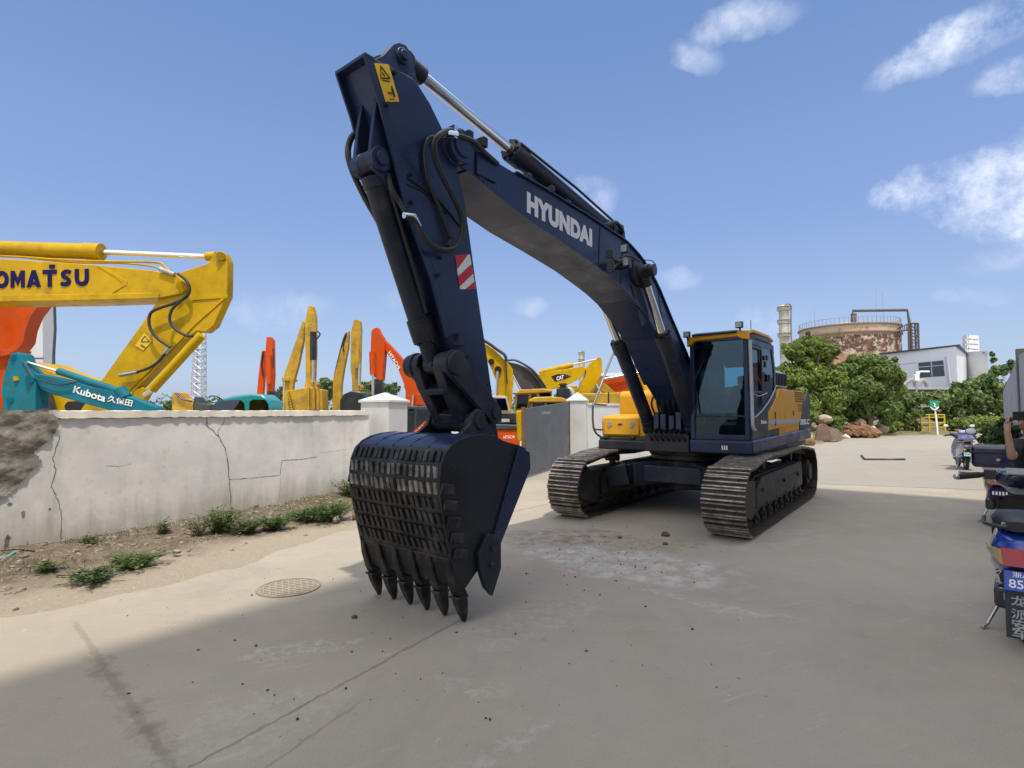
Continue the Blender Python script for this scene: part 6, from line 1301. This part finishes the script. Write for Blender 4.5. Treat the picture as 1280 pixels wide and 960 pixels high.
lC = leafmat('ivy leaves', (.05,.10,.028), (.20,.27,.08), .3, .8); lD = leafmat('round bush leaves', (.02,.045,.012), (.05,.09,.02), .2, .8); lE = leafmat('far leaves', (.06,.10,.035), (.13,.19,.06), .25, .3)
tree('leafy_tree', 'bright green leafy tree directly behind the cab', 'tree', 38, [(992,438,16),(1012,432,18),(1030,440,20),(985,470,24),(1010,470,28),(1030,495,30),(1000,510,28),(975,500,20),(1038,470,22),(1015,528,16),(1042,525,16)], 52000, .15, lA, 1, 'trees at the far verge')
tree('leafy_tree', 'darker rounded green tree in front of the rusty tank', 'tree', 40, [(1062,462,18),(1085,455,20),(1105,462,20),(1118,470,14),(1075,485,24),(1100,490,26),(1055,495,18),(1080,508,24),(1110,512,20),(1060,515,14)], 48000, .15, lB, 2, 'trees at the far verge')
tree('ivy_bush', 'sprawling bush under the plant ledge left of the barricade', 'bush', 43, [(1128,500,16),(1120,520,16),(1140,515,14),(1150,498,12),(1105,530,10),(1145,533,8),(1125,535,8)], 5500, .17, lC, 3, 'bushes on the bank', False)
tree('ivy_bush', 'ivy covered bank below the white plant building', 'bush', 46, [(1160,497,10),(1175,500,14),(1190,500,16),(1205,492,16),(1160,515,10),(1180,520,12),(1200,515,14),(1215,500,14)], 6500, .18, lC, 4, 'bushes on the bank', False)
tree('ivy_bush', 'ivy mound reaching up to the annex building', 'bush', 47, [(1218,480,12),(1232,478,14),(1245,485,14),(1225,500,16),(1242,508,16),(1262,500,16),(1280,505,18),(1225,520,14),(1250,525,14)], 8000, .18, lC, 5, 'bushes on the bank', False)
tree('ivy_bush', 'yellow green low bushes right of the barricade', 'bush', 43.5, [(1190,530,9),(1202,528,10),(1215,530,10),(1230,527,10),(1245,527,11),(1262,525,12)], 5000, .16, lA, 6, 'bushes on the bank', False)
tree('green_tree', 'far tree tops to the right of the annex building', 'tree', 75, [(1240,466,8),(1252,462,9),(1265,459,10),(1280,460,12),(1238,480,6)], 1800, .28, lE, 7, 'far tree tops', False)
tree('green_tree', 'dark cypress like tree at the corner of the annex building', 'tree', 64, [(1240,443,3),(1242,450,3.5),(1243,460,3)], 500, .22, lB, 8, 'far tree tops', False)
tree('low_bush', 'low dark shrub at the foot of the tree by the cab', 'bush', 36, [(1000,535,10),(980,540,10),(1012,520,12),(1045,535,8)], 2200, .15, lB, 12, 'bushes on the bank', False)
tree('low_bush', 'leafy weeds between the rusty heap and the barricade', 'bush', 41.5, [(1113,536,7),(1121,532,7),(1080,528,6)], 1500, .14, lA, 13, 'bushes on the bank', False)
tree('low_bush', 'low grass tuft on the verge below the counterweight', 'bush', 27, [(996,552,4),(985,555,4),(1004,549,4),(975,560,3)], 900, .07, lA, 14, 'bushes on the bank', False)
tree('round_bush', 'dark rounded bush behind the scooter mirrors at the right edge', 'bush', 19, [(1246,548,19),(1258,538,16),(1240,565,14),(1252,560,14),(1266,550,12)], 5200, .085, lD, 15, None, False)
# far tree line beyond the yard
rr = random.Random(33)
for k, (lab, px) in enumerate((('far tree line behind the truck cab and orange arm',[(340,500,10),(352,494,11),(368,500,10),(330,505,8)]),('far trees between the two upright yellow excavators',[(402,484,8),(408,478,7),(416,485,9),(405,495,10),(420,478,6)]),('far trees directly behind the white pillar',[(456,484,8),(468,480,8),(480,484,9),(492,487,9),(462,492,10)]),('far trees right of the orange lettering boom',[(520,488,9),(530,484,8),(540,490,10),(512,482,6)]),('low far trees behind the yellow booms',[(600,500,9),(650,500,8),(700,500,8),(745,495,8)]),('far bushes showing beside the golden boom',[(800,490,9),(812,486,8),(825,492,9)]),('far low greenery under the lattice mast',[(212,507,5),(228,508,5),(258,507,6),(290,506,6)]))):
    tree('far_trees', lab, 'trees', 48, px, 1100, .24, lE, 50+k, 'far trees beyond the yard', False)
m = MB(); rr = random.Random(8); cl = []
for k in range(90): x = -95+k*2.6; cl.append((V(x, 130+rr.uniform(-4,4), 2.5+rr.uniform(0,1.5)), rr.uniform(2.5,4)))
for k in range(60): x = 60+k*2.6; cl.append((V(x, 125+rr.uniform(-4,4), 4.5+rr.uniform(0,2)), rr.uniform(3,5)))
leaves(m, cl, 7000, .7, 3); kind(m.build('far_woodland', lE, ang=0), 'stuff')
m = MB(); m.add([tuple(WA+wd*(-30)-wn_*.3+V(0,0,.004)), tuple(WB-wn_*.3+V(0,0,.004)), (2.2,19.9,.004), (9.6,28.8,.004), (30,110,.004), (-110,110,.004)], [(0,1,2,3,4,5)]); kind(m.build('yard_ground', mat('yard concrete',(.34,.31,.27),.9,var=.2,vs=.5,world=True), ang=0))
# ================================================================== scooters
def scooter(lab, loc, head, body, body2, seatm, plate_m, sc=1.0, box=None, flap=False, mir=white, apron=None, mirrors=True, group='scooters parked at the right edge'):
    t = thing('scooter', lab, 'scooter', tuple(loc), head, group); t.scale = (sc,)*3
    for x in (-.62, .66):
        m = MB()
        ring = [V(x+.20*math.cos(2*math.pi*k/28), 0, .25+.20*math.sin(2*math.pi*k/28)) for k in range(29)]; m.tube(ring, .048, 10, False); w = m.build('wheel', rubber, t, ang=60)
        m = MB(); m.cyl((x,-.03,.25),(x,.03,.25),.15,seg=24); m.cyl((x,-.05,.25),(x,.05,.25),.05,seg=14)
        for k in range(5): a = 2*math.pi*k/5; m.bar((x,0,.25),(x+.15*math.cos(a),0,.25+.15*math.sin(a)),.05,.05)
        m.build('rim', steel, w)
    def sec(x, z0, z1, w, top=.75):
        h = (z1-z0); return [V(x,-w*.55,z0),V(x,-w*.95,z0+h*.25),V(x,-w,z0+h*.55),V(x,-w*top,z1-h*.08),V(x,0,z1),V(x,w*top,z1-h*.08),V(x,w,z0+h*.55),V(x,w*.95,z0+h*.25),V(x,w*.55,z0)]
    m = MB(); m.loft([sec(-.98,.66,.74,.07),sec(-.92,.58,.80,.13),sec(-.78,.50,.83,.17),sec(-.55,.42,.83,.19),sec(-.3,.34,.80,.19),sec(-.12,.28,.72,.17),sec(-.02,.26,.45,.15)]); m.build('rear_fairing', body, t, ang=50, fix=True)
    m = MB(); m.loft([sec(-.80,.40,.56,.13),sec(-.5,.28,.5,.16),sec(-.1,.24,.42,.16)]); m.build('lower_fairing', body2, t, ang=50, fix=True)
    m = MB(); m.loft([sec(-.12,.24,.32,.16),sec(.3,.22,.29,.17),sec(.42,.23,.34,.17)]); m.build('footboard', rubber, t, ang=50, fix=True)
    m = MB(); m.loft([sec(-.96,.83,.90,.08),sec(-.84,.81,.95,.15),sec(-.6,.80,.94,.17),sec(-.38,.79,.90,.16),sec(-.15,.77,.87,.14),sec(.02,.74,.82,.09)]); so_ = m.build('seat', seatm, t, ang=60, fix=True)
    # front apron
    m = MB(); secs = []
    for z, x, w, th in ((.28,.40,.15,.05),(.45,.47,.20,.06),(.65,.46,.20,.07),(.82,.41,.15,.08),(.93,.38,.10,.09)):
        secs.append([V(x-th*.6,-w,z),V(x+th*.3,-w*.7,z),V(x+th,0,z),V(x+th*.3,w*.7,z),V(x-th*.6,w,z),V(x-th*.5,0,z)])
    m.loft(secs); m.build('front_apron', apron or body, t, ang=50, fix=True)
    m = MB(); m.tube([(.40,0,.9),(.56,0,.5),(.66,0,.25)], [.035,.03,.03], 10); 
    for s in (-1,1): m.tube([(.57,.06*s,.5),(.66,.075*s,.25)], .018, 8)
    m.build('fork', steel, t)
    m = MB(); m.loft([[V(.66+.245*math.cos(a),-.06,.25+.245*math.sin(a)),V(.66+.27*math.cos(a),0,.25+.27*math.sin(a)),V(.66+.245*math.cos(a),.06,.25+.245*math.sin(a)),V(.66+.235*math.cos(a),0,.25+.235*math.sin(a))] for a in [R(20+k*14) for k in range(10)]]); m.build('front_mudguard', body, t, ang=50, fix=True)
    # handlebar head, bars, grips
    m = MB(); m.loft([sec(.20,.98,1.03,.07),sec(.26,.93,1.06,.15),sec(.36,.90,1.08,.17),sec(.46,.91,1.06,.13),sec(.52,.94,1.02,.07)]); hd = m.build('handlebar_cowl', body2, t, ang=50, fix=True)
    m = MB(); m.loft([[V(.19,-.08,1.035),V(.30,-.09,1.075),V(.30,.09,1.075),V(.19,.08,1.035)],[V(.19,-.08,1.045),V(.30,-.09,1.085),V(.30,.09,1.085),V(.19,.08,1.045)]]); m.build('dashboard', mat('dash grey',(.22,.22,.20),.35), hd, ang=0, fix=True)
    for s in (-1, 1):
        m = MB(); m.tube([(.34,.12*s,1.0),(.28,.22*s,1.02),(.20,.36*s,1.0)], .022, 10); m.box((.30,.19*s,1.02),(.09,.08,.08)); m.build('handlebar', blk, t, ang=50)
        m = MB(); m.tube([(.25,.26*s,1.015),(.18,.40*s,.995)], .027, 12); g_ = m.build('grip', rubber, t, ang=60); m = MB(); m.ball((.175,.41*s,.995),.028); m.build('bar_end', steel, g_)
        m = MB(); m.tube([(.33,.22*s,1.02),(.24,.40*s,1.03)], .009, 6); m.build('brake_lever', steel, t)
        if not mirrors: continue
        m = MB(); m.tube(smooth_path([(.32,.20*s,1.04),(.34,.26*s,1.16),(.30,.31*s,1.25)],4), .009, 8); mr_ = m.build('mirror_stem', blk, t)
        m = MB(); m.ball((.31,.33*s,1.30),(.02,.075,.055),16,8); m.build('mirror_shell', blk, mr_, ang=60)
        m = MB(); m.ball((.298,.33*s,1.30),(.012,.066,.047),16,8); m.build('mirror_glass', chrome if mir is None else mir, mr_, ang=60)
    m = MB(); m.ball((.51,0,.98),(.05,.10,.06)); m.build('headlight', offw, t, ang=60)
    # tail light
    redl = mat('tail light red',(.42,.012,.012),.15,coat=.5); amb = mat('indicator amber',(.50,.36,.16),.2,coat=.4)
    m = MB(); m.loft([[V(-1.0,-.10,.60),V(-1.0,.10,.60),V(-.985,.11,.715),V(-.985,-.11,.715)],[V(-.8,-.12,.60),V(-.8,.12,.60),V(-.8,.13,.73),V(-.8,-.13,.73)]]); tl = m.build('tail_light', redl, t, ang=30, fix=True)
    for s in (-1,1):
        m = MB(); m.loft([[V(-.995,.10*s,.603),V(-.992,.11*s,.712),V(-.99,.12*s,.71),V(-.99,.12*s,.61)],[V(-.93,.16*s,.655),V(-.93,.175*s,.705),V(-.9,.185*s,.71),V(-.9,.185*s,.68)],[V(-.8,.18*s,.68),V(-.8,.19*s,.70),V(-.78,.20*s,.70),V(-.78,.19*s,.68)]]); m.build('indicator', amb, tl, ang=40, fix=True)
        m = MB(); m.tube(smooth_path([(-.99,.07*s,.86),(-.97,.14*s,.86),(-.8,.20*s,.85),(-.5,.21*s,.85)],4), .014, 8); m.build('grab_rail', steel if mirrors else blk, t)
        m = MB(); m.tube([(-.62,.10*s,.27),(-.52,.13*s,.60)], .018, 8)
        for k in range(9):
            p = V(-.62,.10*s,.27).lerp(V(-.52,.13*s,.60),.25+k*.07); m.tube([p+V(.034*math.cos(a),.034*math.sin(a),0) for a in [R(q*45) for q in range(9)]], .006, 5, False)
        m.build('shock_absorber', steel, t)
    m = MB(); m.loft([[V(-.86+.0,-.08,.62),V(-.86,.08,.62),V(-.84,.08,.62),V(-.84,-.08,.62)],[V(-.98,-.075,.44),V(-.98,.075,.44),V(-.965,.075,.44),V(-.965,-.075,.44)]]); m.build('plate_holder', blk, t, ang=0, fix=True)
    pm = MB(); pm.box((-.985,0,.50),(.008,.20,.135), Matrix.Rotation(R(14),3,'Y')); pl = pm.build('number_plate', plate_m, t, bevel=.01)
    if flap:
        m = MB(); m.prism([(-.96,.46),(-.97,.46),(-.945,.10),(-.935,.10)], -.10, .10); fl = m.build('mudflap', mat('dark mudflap',(.035,.045,.055),.7), t, bevel=.004)
        decal('plate_lettering', '浙A', white, (-.985,.055,.525),(-.985,-.03,.525),(-.972,.055,.56), pl, off=.01); decal('plate_lettering', '8523', white, (-.998,.075,.455),(-.998,-.08,.455),(-.985,.075,.51), pl, off=.012)
        for k, (ch, z) in enumerate((('龙',.33),('派',.24),('安',.17),('车',.11))): decal('flap_lettering', ch, offw, (-.962+.0*k,.07,z),(-.962,-.02,z),(-.965,.07,z+.07), fl, off=.01)
        decal('seat_lettering', 'RIDE LIFE', offw, (-.955,.10,.845),(-.955,-.10,.845),(-.945,.10,.885), so_, off=.01)
    else:
        pm = MB(); 
        for k in range(5): pm.box((-.992-.0*k,-.07+.035*k,.485),(.004,.02,.05), Matrix.Rotation(R(14),3,'Y'))
        pm.build('plate_mark', mat('plate green ink',(.02,.20,.10),.5) if plate_m is not bluel else white, pl, ang=0)
    m = MB(); m.tube([(-.35,.12,.24),(-.47,.22,.03),(-.54,.25,.012)], .013, 8); m.build('side_stand', steel, t)
    m = MB(); m.tube([(-.25,-.13,.24),(-.6,-.15,.26),(-.9,-.155,.34)], [.03,.045,.05], 12); m.build('silencer', steel, t)
    m = MB(); m.bx(-.62,-.2,.05,.17,.2,.36); m.build('engine_cover', dgrey, t, bevel=.03)
    if box:
        bm_, (bx0,bx1,bw,bz0,bz1) = box; m = MB(); m.bx(bx0,bx1,-bw,bw,bz0,bz1); b_ = m.build('top_box', bm_, t, bevel=.05); m = MB(); m.bx(bx0-.012,bx1+.012,-bw-.012,bw+.012,bz0+(bz1-bz0)*.62,bz0+(bz1-bz0)*.70); m.build('lid_rim', dark, b_, bevel=.006)
        m = MB(); m.bx(bx0-.012,bx0,-.02,.02,bz0+.1,bz0+.13); m.build('lock', steel, b_); m = MB(); m.bx(bx0+.05,bx1-.05,-bw*.5,bw*.5,bz0-.05,bz0); m.tube([(bx0+.1,-.1,bz0-.03),(bx0+.2,-.12,bz0-.2)],.014,6); m.tube([(bx0+.1,.1,bz0-.03),(bx0+.2,.12,bz0-.2)],.014,6); m.build('rack', steel, t)
    return t
blu = mat('scooter blue', (.012,.045,.32), .22, var=.08, coat=.6); nvy = mat('scooter dark blue', (.01,.016,.045), .25, var=.1, coat=.6); slv = mat('scooter silver', (.42,.46,.52), .3, .3, var=.08, coat=.4)
seat1 = mat('seat vinyl', (.018,.02,.024), .45, var=.2, bump=.15, bs=60); lil = mat('lilac box lid', (.32,.36,.62), .3, coat=.4)
hd = math.atan2(.79,.61)
c = gnd(1212,588); scooter('small silver and blue scooter with green plate standing farthest away on the sunny road', V(c.x+.35,c.y+.7,0), R(60), slv, blu, seat1, mat('plate white green',(.45,.75,.55),.4), 1.0, (lil,(-1.08,-.72,.20,.92,1.20)))
c = at(1238,590,8.9); s2 = scooter('dark scooter with a glossy navy top box, beside the person', V(c.x+.58,9.4,0), math.atan2(.75,.66), nvy, dgrey, seat1, bluel, 1.1, (mat('glossy navy box',(.012,.012,.06),.18,coat=.8),(-1.12,-.68,.29,.84,1.15)))
s3 = scooter('nearest scooter, blue tail with red light, blue plate and lettered mudflap', V(4.45,4.95,0), math.atan2(.85,.77), blu, nvy, seat1, mat('plate blue',(.02,.07,.45),.35), 1.08, None, True, apron=blk, mirrors=False)
for ch_ in s3.children:
    if ch_.name.split('.')[0] in ('handlebar_cowl','handlebar','grip','brake_lever'): ch_.location.z = .085
# ================================================================== person
skin = mat('skin', (.36,.20,.135), .5, var=.12, vs=8); tee = mat('black cotton', (.012,.012,.014), .9, var=.3, bump=.2); jeans = mat('dark trousers', (.02,.025,.04), .85, var=.3, bump=.2)
def skinmesh(name, verts, edges, rad, m_, parent, sub=2, root=0):
    me = bpy.data.meshes.new(name); me.from_pydata([tuple(v) for v in verts], edges, []); o = bpy.data.objects.new(name, me); COL.objects.link(o)
    md = o.modifiers.new('s', 'SKIN'); md.use_smooth_shade = True
    sv_ = me.skin_vertices[0].data
    for i, r in enumerate(rad): sv_[i].radius = (r, r) if not isinstance(r, tuple) else r; sv_[i].use_root = (i == root)
    sb = o.modifiers.new('u', 'SUBSURF'); sb.levels = sub; sb.render_levels = sub
    dg = bpy.context.evaluated_depsgraph_get(); dg.update(); me2 = bpy.data.meshes.new_from_object(o.evaluated_get(dg)); bpy.data.objects.remove(o)
    me2.materials.clear(); me2.materials.append(m_); me2.polygons.foreach_set('use_smooth',[True]*len(me2.polygons)); o = bpy.data.objects.new(name, me2); COL.objects.link(o)
    if parent: o.parent = parent
    return o
PB = V(5.62, 6.1, 0)
pt = thing('person', 'person in black short sleeved T-shirt holding up a dark phone beside the scooters', 'person', tuple(PB))
def W(x, y, z): return V(x-.10, y, z)-PB
hl = at(1258,533,5.85); el = at(1265,573,5.8); sh = V(5.40,6.05,1.44)
pel, sp1, ch, nk, hdp = W(5.75,6.12,.98), W(5.75,6.12,1.15), W(5.74,6.1,1.36), W(5.73,6.1,1.50), W(5.71,6.08,1.62)
hr_ = at(1303,532,6.05)-PB; er = W(5.72,6.38,1.30); shr = W(5.82,6.28,1.44)
vs = [pel, sp1, ch, nk, hdp, W(5.70,6.07,1.74), sh-PB, el-PB, (hl-PB), shr, er, hr_,
      W(5.80,6.02,.93), W(5.74,6.0,.5), W(5.76,6.0,.09), W(5.60,5.98,.04), W(5.78,6.24,.93), W(5.82,6.28,.5), W(5.84,6.30,.09), W(5.68,6.30,.04)]
hd_ = (hl-el).normalized()
vs[8] = hl-PB-hd_*.03
ed = [(0,1),(1,2),(2,3),(3,4),(4,5),(2,6),(6,7),(7,8),(2,9),(9,10),(10,11),(0,12),(12,13),(13,14),(14,15),(0,16),(16,17),(17,18),(18,19)]
rad = [.13,.12,.13,.058,.085,.075,.055,.043,.028,.055,.043,.028,.085,.055,.042,.04,.085,.055,.042,.04]
# hands: palm plus five fingers, left one wraps the phone's lower corner
def hand(base, up, side, fwd):
    i0 = len(vs); vs.append(base+up*.035); rad.append((.034,.018)); vs.append(base+up*.075); rad.append((.036,.016)); ed.extend([(hidx, i0),(i0,i0+1)])
    for k, l in enumerate((.062,.072,.068,.054)):
        o_ = side*(-.030+.020*k); a = len(vs); vs.append(base+up*.088+o_); vs.append(base+up*(.088+l*.5)+o_+fwd*.012); vs.append(base+up*(.088+l*.75)+o_+fwd*.035); rad.extend([.0095,.009,.0075]); ed.extend([(i0+1,a),(a,a+1),(a+1,a+2)])
    a = len(vs); vs.append(base+up*.045-side*.042); vs.append(base+up*.075-side*.06+fwd*.015); vs.append(base+up*.10-side*.058+fwd*.03); rad.extend([.013,.011,.009]); ed.extend([(i0,a),(a,a+1),(a+1,a+2)])
hidx = 8; hand(vs[8], (hd_*.8+V(.35,.1,.35)).normalized(), V(-.55,-.8,0).normalized(), V(.6,.5,.3).normalized())
hidx = 11; hand(vs[11], V(.05,-.2,1).normalized(), V(0,1,0), V(.3,-.9,0).normalized())
bd = skinmesh('body', vs, ed, rad, skin, pt, 2)
skinmesh('shirt', [pel+V(0,0,.0), sp1, ch, nk-V(0,0,.03), sh-PB, (sh-PB).lerp(el-PB,.78), shr, shr.lerp(er,.6)], [(0,1),(1,2),(2,3),(2,4),(4,5),(2,6),(6,7)], [.165,.155,.165,.085,.078,.075,.078,.075], tee, pt, 2)
skinmesh('trousers', [pel, vs[12], vs[13], vs[14]+V(0,0,.02), vs[16], vs[17], vs[18]+V(0,0,.02)], [(0,1),(1,2),(2,3),(0,4),(4,5),(5,6)], [.15,.105,.078,.065,.105,.078,.065], jeans, pt, 2)
m = MB(); hc = hdp+V(-.0,0,.05); m.ball(hc+V(.02,0,.035),(.105,.092,.115),20,12); m.build('hair', mat('black hair',(.01,.009,.008),.5), pt, ang=60)
m = MB(); f_ = V(-1,-.1,0); m.ball(hc+f_*.04,(.068,.07,.10),18,12); m.ball(hc+f_*.115+V(0,0,-.02),(.018,.013,.022),8,6); m.ball(hc+V(-.02,.078,-.01),(.02,.01,.03)); m.ball(hc+V(-.02,-.078,-.01),(.02,.01,.03)); fo = m.build('face', skin, pt, ang=60)
m = MB()
for s in (-1,1): m.ball(hc+f_*.102+V(0,.032*s,.012),(.007,.014,.007),10,6)
m.build('eyes', dark, fo, ang=60); m = MB(); m.ball(hc+f_*.10+V(0,0,-.062),(.008,.024,.006),10,6); m.build('mouth', mat('lips',(.25,.09,.07),.5), fo, ang=60)
for k in (15,19): m = MB(); m.loft([[vs[k]+V(x,y*w,z) for y,z in ((-.045,-.04),(.045,-.04),(.04,.03*h),(-.04,.03*h))] for x,w,h in ((-.09,.7,.2),(-.03,1,1),(.1,1,1.6),(.2,.85,1.8))]); m.build('shoe', blk, pt, ang=40, bevel=.01, fix=True)
ph = at(1278,520,5.80); m = MB(); m.box((0,0,0),(.012,.16,.09), Matrix.Rotation(1.2,3,'Z')); pho = m.build('mobile_phone', blk, None, bevel=.004); pho.location = ph; tag(pho, 'black mobile phone held up level by the person', 'phone')
